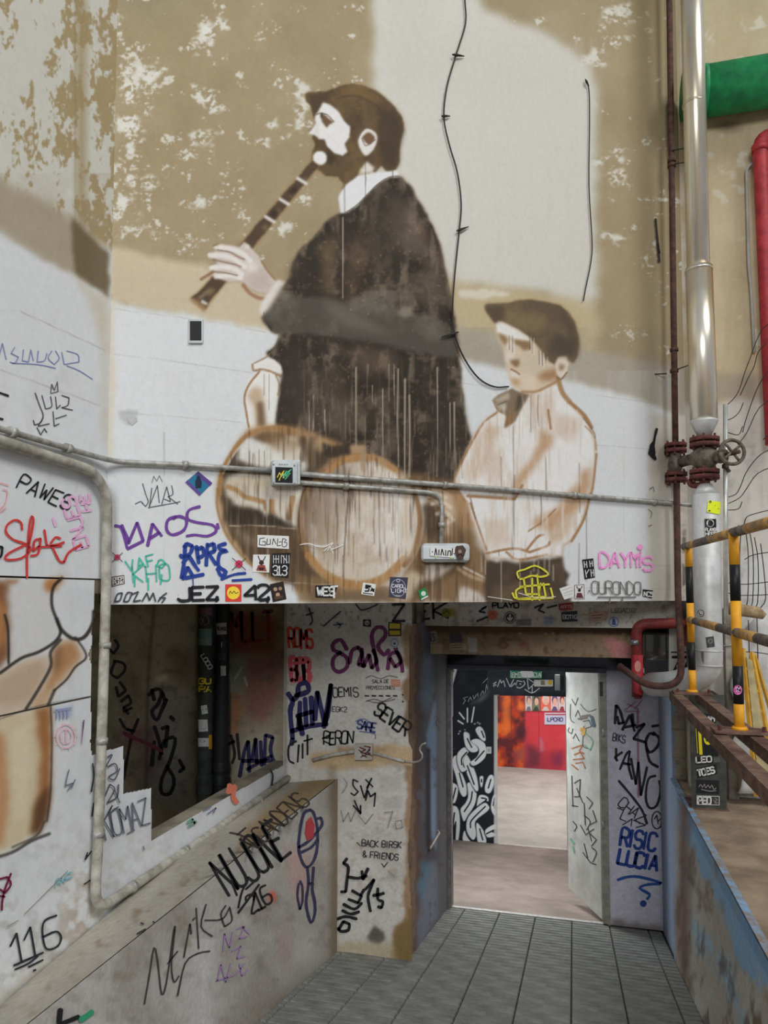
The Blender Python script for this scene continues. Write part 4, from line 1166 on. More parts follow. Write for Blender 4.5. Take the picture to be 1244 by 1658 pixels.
# ================================================================== ramp: low wall on the left with its ledge
def paint_par():
    c = Canvas(-200, 1200, 580, 1900, (176, 172, 164), 1); n1 = c.noise(70, 5, 401); n2 = c.noise(18, 5, 402); X, Y = c.grid()
    c.mask((n1 - .45) * 2.6, (196, 192, 186), .8); c.mask(np.clip((.48 - n1) * 4, 0, 1), (146, 138, 126), .6); c.mask(np.clip((n2 - .58) * 4, 0, 1), (132, 124, 112), .5)
    c.mask(np.clip(1 - np.abs(X - 330) / 40, 0, 1) * (Y > 1520), (212, 210, 206), .6); c.poly("460,1370 500,1380 506,1440 486,1470 470,1440", (206, 160, 152), 8, .6)
    c.mask(np.clip(1 - np.hypot((X - 462) / 20, (Y - 1530) / 60), 0, 1), (176, 140, 140), .5)
    c.poly("534,1240 556,1240 556,1560 536,1560", (124, 110, 90), 4, .8, rag=4); c.ell(441, 1452, 6, 9, (224, 92, 60), 3, .9)
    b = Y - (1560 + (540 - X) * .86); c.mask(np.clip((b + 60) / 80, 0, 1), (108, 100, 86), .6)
    for q in [(250, 1560, 14, 9), (300, 1530, 10, 8), (200, 1580, 20, 10), (420, 1560, 8, 12)]: c.poly(circ(*q), (128, 118, 104), 3, .5, rag=6, seed=int(q[0]))
    return c
cpa = paint_par()
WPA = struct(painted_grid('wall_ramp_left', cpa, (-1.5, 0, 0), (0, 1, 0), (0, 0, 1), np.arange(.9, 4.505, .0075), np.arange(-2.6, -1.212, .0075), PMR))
def paint_ledge():
    c = Canvas(-200, 1180, 580, 1900, (160, 155, 143), 1); n1 = c.noise(60, 5, 411); n2 = c.noise(14, 5, 412); X, Y = c.grid()
    c.mask((n1 - .45) * 2.6, (176, 171, 160), .7); c.mask(np.clip((n2 - .57) * 5, 0, 1), (150, 136, 110), .6)
    c.poly("545,1236 520,1240 400,1340 380,1390 420,1360 545,1275", (140, 118, 84), 6, .9, rag=5); c.poly("60,1560 240,1420 300,1400 130,1560 20,1640", (184, 178, 162), 8, .5)
    c.mask(np.clip((n2 - .66) * 8, 0, 1), (110, 98, 80), .5); return c
n_l = S_LEDGE.n; dirl = Vector((1, 0, .18))
WLG = painted_grid('ledge', paint_ledge(), (-1.87, 0, -1.212 - .37 * .18), dirl, (0, 1, 0), np.arange(0, .3705, .0125), np.arange(.5, 4.503, .014), PMR, WPA, warp=ledge_warp)
bm = bmesh.new(); bx(bm, -1.60, -1.504, .5, 4.5, -2.8, -1.27); obj('wall_core', bm, M_DARKC, WPA)
bm = bmesh.new(); bx(bm, -2.1, -1.60, .2, 4.5, -2.8, -1.44); obj('wall_foot', bm, M_DARKC, WPA)

# ramp floor: ribbed pavers, each tile a piece of its own
M_TILE = mat('ribbed_paver', (128, 129, 123), .8, rgb2=(102, 103, 98), scale=9, bump=.25)
M_GROUT = mat('floor_bed', (64, 62, 58), .95, rgb2=(48, 46, 44), scale=10)
M_FLOOR = mat('worn_floor', (180, 174, 164), .8, rgb2=(160, 154, 145), scale=2.5, bump=.1)
bm = bmesh.new()
q = [bm.verts.new(p) for p in ((-1.6, .5, ramp_z(.5) - .012), (.75, .5, ramp_z(.5) - .012), (.75, 6.02, ramp_z(6.02) - .012), (-1.6, 6.02, ramp_z(6.02) - .012))]
r_ = bmesh.ops.extrude_face_region(bm, geom=[bm.faces.new(q)])
for v in r_['geom']:
    if isinstance(v, bmesh.types.BMVert): v.co.z -= .15
bmesh.ops.recalc_face_normals(bm, faces=bm.faces)
FLOOR = struct(obj('floor', bm, M_GROUT))
def tile_mesh(w, l, nb, smooth_tile=False):
    bm = bmesh.new(); g = .003; band = l / nb
    for i in range(nb):
        y0, y1 = i * band + (g if i == 0 else .006), (i + 1) * band - (g if i == nb - 1 else .006)
        a = [bm.verts.new(p) for p in ((g, y0, -.012), (w - g, y0, -.012), (w - g, y1, -.012), (g, y1, -.012))]
        b = [bm.verts.new(p) for p in ((g + .003, y0 + .003, 0), (w - g - .003, y0 + .003, 0), (w - g - .003, y1 - .003, 0), (g + .003, y1 - .003, 0))]
        bm.faces.new(b)
        for k in range(4): bm.faces.new((a[k], a[(k + 1) % 4], b[(k + 1) % 4], b[k]))
    me = mesh_of(bm, 'floor_tile'); me.materials.append(M_TILE); return me
TW = .286; slope_l = math.hypot(1, SL)
cols = [(-1.46 + TW * k, TW) for k in range(0, 6)]
cols = [(-1.5, -.032 - TW * 5 + 1.5)] + [(-.032 - TW * (5 - k), TW) for k in range(0, 7)] + [(-.032 + TW * 2, .64 - (-.032 + TW * 2))]
for x0, w in cols:
    if w < .02: continue
    me = tile_mesh(w, TW * slope_l, 4)
    u = 6.015 - TW
    k = 0
    while u > .9:
        o = link('floor_tile', me, None, FLOOR)
        o.location = (x0, u, ramp_z(u) + R.uniform(-.0012, .0012))
        o.rotation_euler = (-math.atan(SL) + R.uniform(-.003, .003), R.uniform(-.003, .003), 0)
        u -= TW; k += 1

# ================================================================== beyond the door: vestibule and the lit room
box_f = bmesh.new()
q = [box_f.verts.new(p) for p in ((-1.9, 6.04, ramp_z(6.04)), (.9, 6.04, ramp_z(6.04)), (.9, 9.94, ramp_z(9.94)), (-1.9, 9.94, ramp_z(9.94)))]
box_f.faces.new(q)
r_ = bmesh.ops.extrude_face_region(box_f, geom=list(box_f.faces))
for v in r_['geom']:
    if isinstance(v, bmesh.types.BMVert): v.co.z -= .15
bmesh.ops.recalc_face_normals(box_f, faces=box_f.faces)
FV = struct(obj('floor_vestibule', box_f, mat('vestibule_floor', (150, 136, 128), .75, rgb2=(128, 116, 108), scale=3, bump=.1)))
FR = struct(box('floor_room', (-4.0, 3.5, 9.94, 14.6, ramp_z(9.94) - .2, ramp_z(9.94)), M_FLOOR))
M_WALLW = mat('white_wall', (196, 196, 192), .8, rgb2=(170, 168, 164), scale=4, bump=.15)
WV1 = struct(box('wall_vestibule_left', (-2.0, -1.75, 6.1, 9.93, -3.6, -.5), M_WALLW))
WV2 = struct(box('wall_vestibule_right', (.42, .6, 6.1, 9.93, -3.6, -.5), M_WALLW))
CV = struct(box('ceiling_vestibule', (-2.0, .6, 6.1, 9.93, -.55, -.42), M_WALLW))
struct(box('wall_room_left', (-4.2, -4.0, 9.9, 14.6, -3.6, -.4), M_WALLW)); struct(box('wall_room_right', (3.5, 3.7, 9.9, 14.6, -3.6, -.4), M_WALLW))
struct(box('ceiling_room', (-4.2, 3.7, 9.93, 14.6, -.45, -.3), M_WALLW))
def paint_black():
    c = Canvas(720, 1070, 930, 1385, (34, 38, 44), 4); n1 = c.noise(30, 4, 501); X, Y = c.grid()
    c.mask((n1 - .4) * 2 * np.clip((1200 - Y) / 80, 0, 1), (66, 72, 82), .7); c.mask(np.clip((1128 - Y) / 10, 0, 1) * (X > 790), (70, 76, 86), .6)
    Wt, K = (226, 232, 242), (22, 24, 28)
    c.poly("726,1082 741,1082 736,1100 730,1122 726,1124", Wt, .5); c.stroke("731,1082 735,1086 730,1094", 1.2, K)
    for st in ("744,1154 752,1164", "742,1167 750,1172", "757,1147 757,1169", "768,1145 764,1169"): c.stroke(st, 2.4, Wt, 1, .5, 0)
    for p in ((745, 1184), (743, 1188), (753, 1182), (769, 1172), (774, 1170), (777, 1172)): c.ell(*p, 1.5, 1, Wt, .4)
    def linkp(pts, slit=None):
        c.poly(pts, K, .5, smooth=3) if False else None
        q = P(pts); m = np.mean(q, 0); c.poly([tuple(m + (np.array(p) - m) * 1.12) for p in sm(q, 4, True)], K, .5); c.poly(sm(q, 4, True), Wt, .5)
        for s_ in (slit or '').split('|'):
            if s_: c.stroke(s_, 2.2, K, 1, .5)
    linkp("727,1270 735,1268 742,1275 740,1292 733,1310 727,1330", "738,1276 732,1300 728,1312"); linkp("728,1312 738,1305 744,1316 745,1340 742,1362 738,1362 739,1330 734,1340 729,1362 726,1362", "736,1316 733,1344")
    linkp("752,1345 760,1352 766,1366 750,1362")
    linkp("757,1268 766,1268 772,1280 770,1300 760,1318 752,1330 748,1322 746,1310 754,1300 758,1290 757,1278", "765,1282 762,1298 752,1314")
    linkp("776,1288 790,1290 790,1300 778,1306 772,1310", "780,1292 788,1294 782,1300"); linkp("784,1300 791,1304 791,1312 770,1330 772,1350 766,1360 756,1346 757,1326 768,1312", "786,1306 764,1328 762,1340"); linkp("772,1332 780,1340 786,1352 787,1366 775,1366 772,1348", "777,1342 782,1360")
    linkp("786,1344 802,1334 804,1342 796,1346 804,1352 790,1356", "788,1350 800,1344"); linkp("798,1290 803,1286 804,1300 800,1306 804,1316 800,1320 795,1308", "801,1292 799,1304"); linkp("777,1258 783,1258 781,1274 778,1272", "780,1262 780,1266")
    linkp("792,1256 799,1256 800,1270 794,1284 786,1282 786,1270", "795,1262 791,1276")
    linkp("736,1224 744,1226 748,1250 755,1270 756,1286 750,1290 744,1280 738,1256 732,1236", "744,1252 750,1274"); linkp("748,1224 756,1222 764,1236 772,1256 775,1278 770,1280 760,1262 752,1240", "757,1240 768,1270")
    linkp("742,1218 752,1210 760,1216 752,1226 750,1240 756,1246 748,1250 742,1240 740,1228", "756,1218 748,1228 748,1238")
    linkp("762,1200 772,1196 784,1202 788,1214 786,1226 776,1236 766,1240 762,1234 772,1226 776,1216 772,1208 764,1208", "784,1216 770,1232")
    linkp("751,1186 760,1188 762,1200 772,1208 774,1216 764,1218 754,1208", "757,1196 764,1210"); linkp("770,1182 776,1176 782,1180 786,1190 786,1200 778,1196", "780,1184 784,1194")
    c.poly("762,1140 790,1118 790,1128 774,1136 760,1144", (150, 156, 164), 3, .7, rag=3); c.stroke("727,1212 738,1212", 1.2, (90, 94, 100), .7); c.stroke("790,1095 790,1120", 1, (110, 116, 124), .7)
    c.poly("800,1125 808,1125 808,1385 800,1385", (214, 214, 210), .8, .9)
    return c
cbk = paint_black()
BKH = P("806,1126 912,1128 940,1128 940,1420 806,1420")
WBK = struct(painted_grid('wall_chain_mural', cbk, (-1.75, 9.93, 0), (1, 0, 0), (0, 0, 1), np.arange(0, 2.3, .0065), np.arange(-3.42, -.5, .0065), PM, keep=lambda x, y: ~inpoly(x, y, BKH)))
bm = bmesh.new(); bx(bm, -4.0, -1.04, 9.934, 10.1, -3.6, -.4); bx(bm, -.1, 3.5, 9.934, 10.1, -3.6, -.4); bx(bm, -1.04, -.1, 9.934, 10.1, -1.0, -.4)
obj('wall_core', bm, M_WALLW, WBK)
def paint_far():
    c = Canvas(780, 1090, 960, 1260, (206, 66, 74), 4); n1 = c.noise(22, 5, 511); n2 = c.noise(8, 4, 512, 2); X, Y = c.grid()
    c.mask((n1 - .45) * 2, (222, 84, 92), .6); c.mask(np.clip((850 - X) / 3, 0, 1), (186, 66, 44), 1); c.mask(np.clip((850 - X) / 3, 0, 1) * np.clip((n1 - .5) * 7, 0, 1), (232, 112, 50), .9); c.mask(np.clip((852 - X) / 3, 0, 1) * np.clip((.47 - n1) * 7, 0, 1), (90, 44, 50), .9)
    c.poly("812,1126 828,1126 826,1180 814,1200", (232, 120, 56), 3, .8, rag=4); c.stroke("828,1125 829,1245", 1.2, (110, 46, 44), .8); c.poly("840,1130 850,1140 850,1150 838,1150", (240, 130, 60), 3, .8)
    c.poly("832,1175 852,1178 850,1200 834,1200", (80, 40, 52), 4, .8, rag=4); c.poly("852,1200 876,1215 880,1245 852,1245", (100, 50, 66), 5, .8, rag=5); c.poly("873,1190 880,1200 882,1216 874,1218", (190, 130, 160), 2, .6)
    c.stroke("873,1150 873,1215", 1, (150, 40, 56), .8); c.poly("874,1216 912,1216 912,1250 874,1250", (176, 56, 70), 3, .8, rag=5); c.poly("890,1220 912,1218 912,1240 895,1240", (110, 50, 90), 4, .6, rag=4)
    c.poly("830,1216 850,1210 848,1230 832,1236", (130, 70, 80), 4, .7)
    return c
FARW = struct(painted_grid('wall_room_back', paint_far(), (-2.0, 14.3, 0), (1, 0, 0), (0, 0, 1), np.arange(0, 2.6, .012), np.arange(-3.4, -.45, .012), PM))
box('wall_core', (-4.2, 3.7, 14.305, 14.5, -3.6, -.3), M_WALLW, FARW)
# threshold strips
def slope_bar(name, x0, x1, u, w, t, m, parent):
    bm = bmesh.new(); bx(bm, x0, x1, u, u + w, ramp_z(u) - .01, ramp_z(u) + t, bev=.002); return obj(name, bm, m, parent)
M_ALU = mat('aluminium_strip', (190, 188, 182), .45, .6, scale=30)
slope_bar('threshold', -1.01, .25, 6.02, .03, .008, M_ALU, FLOOR); slope_bar('threshold', -1.0, .3, 9.9, .03, .006, M_ALU, FV)
# hall behind us, floor above the ramp head
HALL = struct(box('floor_hall', (-6, 6, -6.5, .5, ramp_z(.5) - .2, ramp_z(.5) - .01), M_PLAT))

# ================================================================== conduits and fittings on the painted walls
M_GALV = mat('galvanised_conduit', (172, 172, 166), .5, .35, rgb2=(132, 130, 122), scale=30)
M_GALVD = mat('painted_conduit', (176, 173, 162), .6, rgb2=(132, 128, 116), scale=16)
M_GREY = mat('grey_plastic', (186, 192, 192), .5, rgb2=(164, 170, 170), scale=12)
M_BLACK = mat('black_enamel', (28, 28, 30), .45, var=.05)
M_WIRE = mat('old_black_wire', (44, 40, 38), .6)
M_RUST = mat('rusty_pipe', (92, 62, 54), .8, rgb2=(58, 44, 40), scale=24, bump=.4)
M_RUSTF = mat('rusted_flange', (104, 58, 54), .8, rgb2=(70, 42, 40), scale=30, bump=.4)
M_STEEL = mat('stainless_cladding', (222, 220, 212), .30, .75, rgb2=(186, 176, 152), scale=6, streak=8)
M_SILV = mat('silver_paint', (200, 202, 200), .5, .3, rgb2=(176, 176, 172), scale=9)
M_VALVE = mat('grimy_cast_valve', (112, 104, 92), .7, .2, rgb2=(70, 64, 58), scale=26, bump=.4)
M_RED = mat('red_pipe_paint', (178, 58, 62), .5, rgb2=(140, 44, 50), scale=14)
M_DRED = mat('dark_red_paint', (132, 52, 46), .55, rgb2=(96, 40, 38), scale=18)
M_GREEN = mat('green_duct_paint', (40, 146, 86), .5, rgb2=(32, 112, 72), scale=10)
M_YEL = mat('yellow_post_paint', (222, 160, 40), .5, rgb2=(206, 142, 30), scale=18)
M_YELW = mat('worn_yellow_paint', (196, 150, 76), .6, rgb2=(124, 108, 82), scale=22)
M_DKP = mat('worn_dark_paint', (112, 106, 96), .65, rgb2=(70, 66, 62), scale=26)
M_BEAM = mat('rusty_primer_steel', (122, 98, 84), .75, .1, rgb2=(80, 54, 48), scale=12, bump=.3)
M_PIPED = mat('dark_drain_pipe', (70, 78, 70), .6, rgb2=(52, 56, 52), scale=12)
M_PIPEB = mat('black_drain_pipe', (40, 42, 42), .55, var=.1)

def lathe_v(name, v, u, prof, m, parent, n=28):
    """turned about a vertical axis; prof = (radius, z)"""
    bm = bmesh.new(); rings = []
    for r, z in prof:
        rings.append([bm.verts.new((v + r * math.cos(2 * math.pi * k / n), u + r * math.sin(2 * math.pi * k / n), z)) for k in range(n)])
    for a, b in zip(rings, rings[1:]):
        for k in range(n): bm.faces.new((a[k], a[(k + 1) % n], b[(k + 1) % n], b[k]))
    bm.faces.new(rings[0]); bm.faces.new(rings[-1])
    bmesh.ops.recalc_face_normals(bm, faces=bm.faces)
    me = mesh_of(bm, name); me.polygons.foreach_set('use_smooth', [len(p.vertices) == 4 for p in me.polygons])
    me.set_sharp_from_angle(angle=math.radians(35))
    return link(name, me, m, parent)

def clip(path_pt, d, r, parent, name='clip'):
    d = Vector(d).normalized(); p = Vector(path_pt)
    return tube(name, [p - d * .012, p + d * .012], r, M_GALV, parent, 12)

def dirS(surf, a, b): return (surf.pt(*b) - surf.pt(*a)).normalized()

# upper conduit: along the left wall, round the corner and right across the painted wall
t = thing('conduit', 'thin grey conduit running the whole width of the painted wall', 'conduit')
p = [S_LEFT.pt(-600, 520, .022), S_LEFT.pt(-90, 668, .022), S_LEFT.pt(0, 694, .022), S_LEFT.pt(150, 738, .022)] + [S_BACK.pt(x, y, .022) for x, y in ((190, 748), (300, 753), (438, 762))]
tube('pipe', bend(p, .06), .0115, M_GALV, t)
p = [S_BACK.pt(x, y, .022) for x, y in ((482, 767), (600, 776), (800, 791), (960, 804), (1094, 815))] + [onu(1128, 819, 4.78)]
tube('pipe', p, .0135, M_GALV, t)
for sf, x, y in ((S_LEFT, 20, 700), (S_LEFT, 110, 726), (S_BACK, 300, 753), (S_BACK, 560, 773), (S_BACK, 720, 785), (S_BACK, 930, 801.5), (S_BACK, 1060, 812.5)):
    clip(sf.pt(x, y, .02), dirS(sf, (x, y), (x + 10, y + (2.9 if sf is S_LEFT else .8))), .019, t)
# lower conduit: comes along the left wall, drops past the corner and turns along the ledge
t = thing('conduit', 'thick cream conduit bending down beside the white left wall to the ledge', 'conduit')
p = [S_LEFT.pt(x, y, .03) for x, y in ((-600, 532), (-90, 684), (0, 714), (150, 762))] + [S_LEFT.pt(174, 800, .03), S_LEFT.pt(172, 950, .03), S_LEFT.pt(163, 1250, .03), S_LEFT.pt(158, 1385, .03), S_LEFT.pt(152, 1478, .03), S_LEFT.pt(330, 1358, .03), S_LEFT.pt(500, 1235, .03)]
path = bend(p, .12)
tube('pipe', path, .0205, M_GALVD, t, 14)
for x, y in ((170, 1045), (165, 1200), (160, 1350)): clip(S_LEFT.pt(x, y, .03), (0, 0, 1), .024, t)
for x, y in ((215, 1436), (300, 1378), (420, 1296)): clip(S_LEFT.pt(x, y, .03), (0, 1, 0), .024, t)
# conduit from the box to the lamp
t = thing('conduit', 'grey conduit from the square junction box bending down to the emergency lamp', 'conduit')
tube('pipe', bend([S_BACK.pt(x, y, .02) for x, y in ((482, 781), (600, 790), (717, 799), (714, 884))], .09), .0115, M_GALV, t)
clip(S_BACK.pt(560, 787, .02), dirS(S_BACK, (560, 787), (570, 787.8)), .018, t); clip(S_BACK.pt(715, 850, .02), (0, 0, 1), .018, t)

def wallbox(name, surf, x0, y0, x1, y1, depth, m, parent=None, bev=.006, off=0.0):
    """a box standing on a wall, its outline given by two opposite corners in the view"""
    a, b, c, d = [surf.pt(x, y, off) for x, y in ((x0, y0), (x1, y0), (x1, y1), (x0, y1))]
    n = surf.n * depth
    bm = bmesh.new()
    lo = [bm.verts.new(q) for q in (a, b, c, d)]; hi = [bm.verts.new(q + n) for q in (a, b, c, d)]
    bm.faces.new(lo); bm.faces.new(hi)
    for i in range(4): bm.faces.new((lo[i], lo[(i + 1) % 4], hi[(i + 1) % 4], hi[i]))
    bmesh.ops.recalc_face_normals(bm, faces=bm.faces)
    if bev: bmesh.ops.bevel(bm, geom=list(bm.edges), offset=bev, segments=3, affect='EDGES', profile=.5)
    return obj(name, bm, m, parent)

t = thing('junction_box', 'square pale grey junction box on the painted drum', 'junction box')
wallbox('body', S_BACK, 438, 747, 481, 787, .05, M_GREY, t); lid = wallbox('lid', S_BACK, 440, 749, 480, 785, .014, M_GREY, t, .004, .05)
S_JB = Plane(S_BACK.p0 + MN * .065, MN)
for x, y in ((443, 752), (477, 754), (443, 782), (477, 783)): flat('screw', S_JB, circ(x, y, 1.6, n=10), (120, 122, 120), lid, .0004)
for i in range(4): graf(t, S_JB, [[(452 + i * 4, 751.5), (454 + i * 4, 752.5)]], 1, (90, 92, 92), name='lettering')
t = thing('emergency_lamp', 'rounded grey emergency lamp box under the bend of the conduit', 'lamp')
wallbox('housing', S_BACK, 679, 880, 755, 911, .05, M_GREY, t, .024); wallbox('diffuser', S_BACK, 684, 884, 751, 906, .012, mat('frosted_diffuser', (196, 202, 204), .4, var=.04), t, .005, .046)
t = thing('wall_plaque', 'black rectangular plaque with a white surround on the white wall', 'plaque')
wallbox('surround', S_BACK, 305, 517, 328, 557, .012, M_GREY, t, .003); wallbox('face', S_BACK, 307.5, 520, 326, 551, .003, M_BLACK, t, .0008, .012)
t = thing('junction_box', 'small square box over the ledge, covered with scribbles', 'junction box')
wallbox('body', S_FRONT, 576, 1203, 605, 1229, .04, M_GALVD, t, .006)
S_JF = Plane((0, 4.46, 0), (0, -1, 0))
graf(t, S_JF, "582,1210 592,1214 584,1218 598,1222|590,1208 600,1210 596,1218 602,1224|586,1222 594,1226", 2.2, (110, 40, 44), 'dark red scribble', off=.0012); graf(t, S_JF, "581,1214 590,1220 600,1214|584,1226 600,1219", 1.6, (40, 36, 40), 'black scribble', off=.0015)
t = thing('conduit', 'bare conduit from the scribbled box, ending in an open hook by the passage', 'conduit')
tube('pipe', [S_FRONT.pt(x, y, .02) for x, y in ((506, 1231), (540, 1222), (577, 1216))], .012, M_GALVD, t)
tube('pipe', [S_FRONT.pt(x, y, .02) for x, y in ((604, 1219), (630, 1226), (655, 1233))], .010, M_GALVD, t)
hp = sm([S_FRONT.pt(x, y, o) for x, y, o in ((655, 1233, .02), (672, 1234, .03), (682, 1230, .04), (684, 1222, .04), (680, 1214, .04), (683, 1206, .04), (690, 1203, .04))], 4)
tube('hook', hp, .006, mat('bare_metal', (196, 190, 180), .35, .7), t)
t = thing('door_handle', 'bent bare metal bar handle on the passage wall', 'handle')
tube('bar', sm([S_PASSL.pt(x, y, o) for x, y, o in ((697, 1374, .0), (698, 1372, .03), (710, 1352, .03), (711, 1348, .02), (708, 1345, .0))], 4), .009, mat('worn_bar', (170, 156, 146), .5, .3), t)

# loose wires on the painted wall
def wire(label, pts, knots, r=.0042):
    t = thing('hanging_wire', label, 'wire')
    tube('cable', [S_BACK.pt(x, y, .012) for x, y in sm(P(pts), 4)], r, M_WIRE, t, 8)
    for x, y, dx, dy in knots:
        tube('tie', [S_BACK.pt(x - dx * .4, y - dy * .4, .016), S_BACK.pt(x, y, .02), S_BACK.pt(x + dx, y + dy, .012)], [.003, .008, .0025], M_WIRE, t, 8)
wire('long black wire wandering down beside the clarinet player', "751,-170 752,-40 753,0 754,38 740,85 724,140 719,190 728,235 741,280 747,330 744,372 737,440 733,500 736,540 752,580 775,612 800,626 824,626", ((738, 89, 14, 2), (719, 188, 10, 0), (745, 372, 14, -5), (735, 540, -20, 6)))
wire('short black wire hanging straight on the cream panel above the boy', "948,128 954,146 955,200 954,300 959,390 957,425 949,465 945,487", ((950, 132, 4, 8),), .0036)

# ================================================================== recess: the two drain pipes
def drain(label, x, r, m, u=4.44, y0=960, y1=1292, name='drain_pipe', collars=()):
    c0 = onu(x, 1130, u); t = thing(name, label, 'pipe')
    zt_, zb = .0, -1.549
    lathe_v('shaft', c0.x, u, [(r, zb), (r, zt_)], m, t)
    for y in collars:
        z = onu(x, y, u).z; lathe_v('collar', c0.x, u, [(r + .001, z - .035), (r + .009, z - .032), (r + .006, z + .028), (r + .001, z + .035)], m, t)
    return Cyl(c0.x, u, r)
C_P1 = drain('grey green drain pipe in the recess, its front full of stickers', 333, .05, M_PIPED, collars=(1262, 1276))
C_P2 = drain('black drain pipe beside the grey green one in the recess', 359, .048, M_PIPEB, u=4.50, collars=(1240, 1262))

# ================================================================== pipes in the right corner
UP = 4.52; UR = 4.77
def vx(x, y, u): return onu(x, y, u)
t = thing('steam_pipe', 'shiny steel clad pipe coming down the corner to a valve', 'pipe')
tube('upper_cladding', [vx(1115.5, -230, UP), vx(1131.5, 440, UP)], .065, M_STEEL, t, 32)
tube('lower_cladding', [vx(1132, 434, UP), vx(1140.5, 682, UP)], .0765, mat('stained_cladding', (220, 214, 198), .3, .75, rgb2=(176, 146, 98), scale=5, streak=9), t, 32)
tube('cone', [vx(1140.5, 681, UP), vx(1140.5, 684, UP), vx(1141, 708, UP)], [.079, .0765, .035], M_SILV, t, 32)
for y, r in ((168, .067), (437, .079)): tube('seam', [vx(1124 + (y - 168) * .029, y, UP), vx(1124.1 + (y - 168) * .029, y + 3, UP)], r, M_STEEL, t, 32)
t = thing('storage_pipe', 'stout silver pipe under the valve, turning left at its foot', 'pipe')
tube('neck', [vx(1141, 774, UP), vx(1142, 790, UP)], .03, M_RUSTF, t, 20)
tube('cone', [vx(1142, 784, UP), vx(1143, 802, UP)], [.035, .075], M_SILV, t, 32)
tube('shell', bend([vx(1143, 801, UP), vx(1147, 1000, UP), vx(1149, 1094, UP), vx(1088, 1108, 4.62), vx(1056, 1108, 4.88)], .16), .075, M_SILV, t, 32)
for y in (1052, 1076): tube('seam', [vx(1148, y, UP), vx(1148, y + 2, UP)], .077, M_SILV, t, 32)
t = thing('rusty_pipe', 'thin rust brown pipe running down the edge of the painted wall', 'pipe')
tube('pipe', [vx(1081, -230, UR), vx(1087, 200, UR), vx(1091, 500, UR), vx(1094, 716, UR)], .019, M_RUST, t, 16)
tube('pipe', bend([vx(1096, 776, UR), vx(1098, 960, UR), vx(1102, 1030, 4.47), vx(1104, 1108, 4.47), vx(1050, 1113, 4.47), vx(1003, 1078, 4.6)], .12), .02, M_RUST, t, 16)
for y, x in ((258, 1088), (266, 1088), (564, 1092), (598, 1092)): tube('clip', [vx(x, y, UR), vx(x + .1, y + 5, UR)], .026, M_RUST, t, 16)
for a, b in (((1088, 244), (1108, 240)), ((1090, 266), (1112, 262)), ((1092, 600), (1116, 591)), ((1058, 606), (1080, 605))): tube('tie_wire', [vx(*a, UR - .02), vx(*b, UR - .02)], .004, M_WIRE, t, 6)
# valve
t = thing('gate_valve', 'grimy flanged valve with round handwheel between the pipes', 'valve')
def flange(x, y, u, r, h):
    fl = tube('flange', [vx(x, y - h / 2, u), vx(x, y + h / 2, u)], r, M_RUSTF, t, 24)
    c = vx(x, y, u)
    for k in range(6):
        a = k * math.pi / 3 + .3
        tube('bolt', [c + Vector((math.cos(a) * r * .8, math.sin(a) * r * .8, -.028)), c + Vector((math.cos(a) * r * .8, math.sin(a) * r * .8, .028))], .007, M_RUSTF, fl, 6, False)
for y in (712, 721): flange(1141, y, UP, .083, 6.5)
for y in (764, 773): flange(1141, y, UP, .083, 6.5)
for y in (721, 730): flange(1094.5, y, UR, .066, 5.5)
for y in (768, 777): flange(1095.5, y, UR, .066, 5.5)
lathe_v('valve_body', vx(1141, 742, UP).x, UP, [(.03, vx(1141, 764, UP).z), (.045, vx(1141, 758, UP).z), (.075, vx(1141, 750, UP).z), (.082, vx(1141, 742, UP).z), (.075, vx(1141, 733, UP).z), (.05, vx(1141, 727, UP).z), (.03, vx(1141, 722, UP).z)], M_VALVE, t)
lathe_v('valve_body', vx(1095, 748, UR).x, UR, [(.024, vx(1095, 769, UR).z), (.035, vx(1095, 760, UR).z), (.045, vx(1095, 749, UR).z), (.035, vx(1095, 738, UR).z), (.024, vx(1095, 730, UR).z)], M_VALVE, t)
tube('link_pipe', [vx(1095, 750, UR), vx(1118, 744, UR - .06), vx(1138, 744, UP)], [.036, .034, .04], M_VALVE, t, 18)
tube('bonnet', [vx(1150, 741, UP - .02), vx(1160, 740, UP - .05), vx(1166, 739, UP - .06), vx(1176, 738, UP - .08)], [.04, .034, .042, .038], M_VALVE, t, 18)
tube('spindle', [vx(1174, 737, UP - .08), vx(1198, 731, UP - .14)], .012, M_RUST, t, 10)
wc = vx(1186, 732, UP - .11); wn = (vx(1198, 731, UP - .14) - vx(1174, 737, UP - .08)).normalized()
wn = (wn * .55 + Vector((-.25, -1, -.05)) * .55).normalized(); wx_, wy_ = frame_of(wn)
ringp = [wc + (wx_ * math.cos(2 * math.pi * k / 28) + wy_ * math.sin(2 * math.pi * k / 28)) * .070 for k in range(29)]
hw = tube('handwheel', ringp, .0105, M_VALVE, t, 10)
for k in range(4): tube('spoke', [wc, ringp[k * 7 + 3]], .008, M_VALVE, hw, 8)
tube('drain_cock', [vx(1172, 752, UP - .03), vx(1182, 764, UP - .04)], .010, M_VALVE, t, 10)
tube('drain_arm', bend([vx(1138, 786, UP + .02), vx(1120, 786, UP + .02), vx(1116, 778, UP + .04)], .03), .018, M_RUSTF, t, 12)

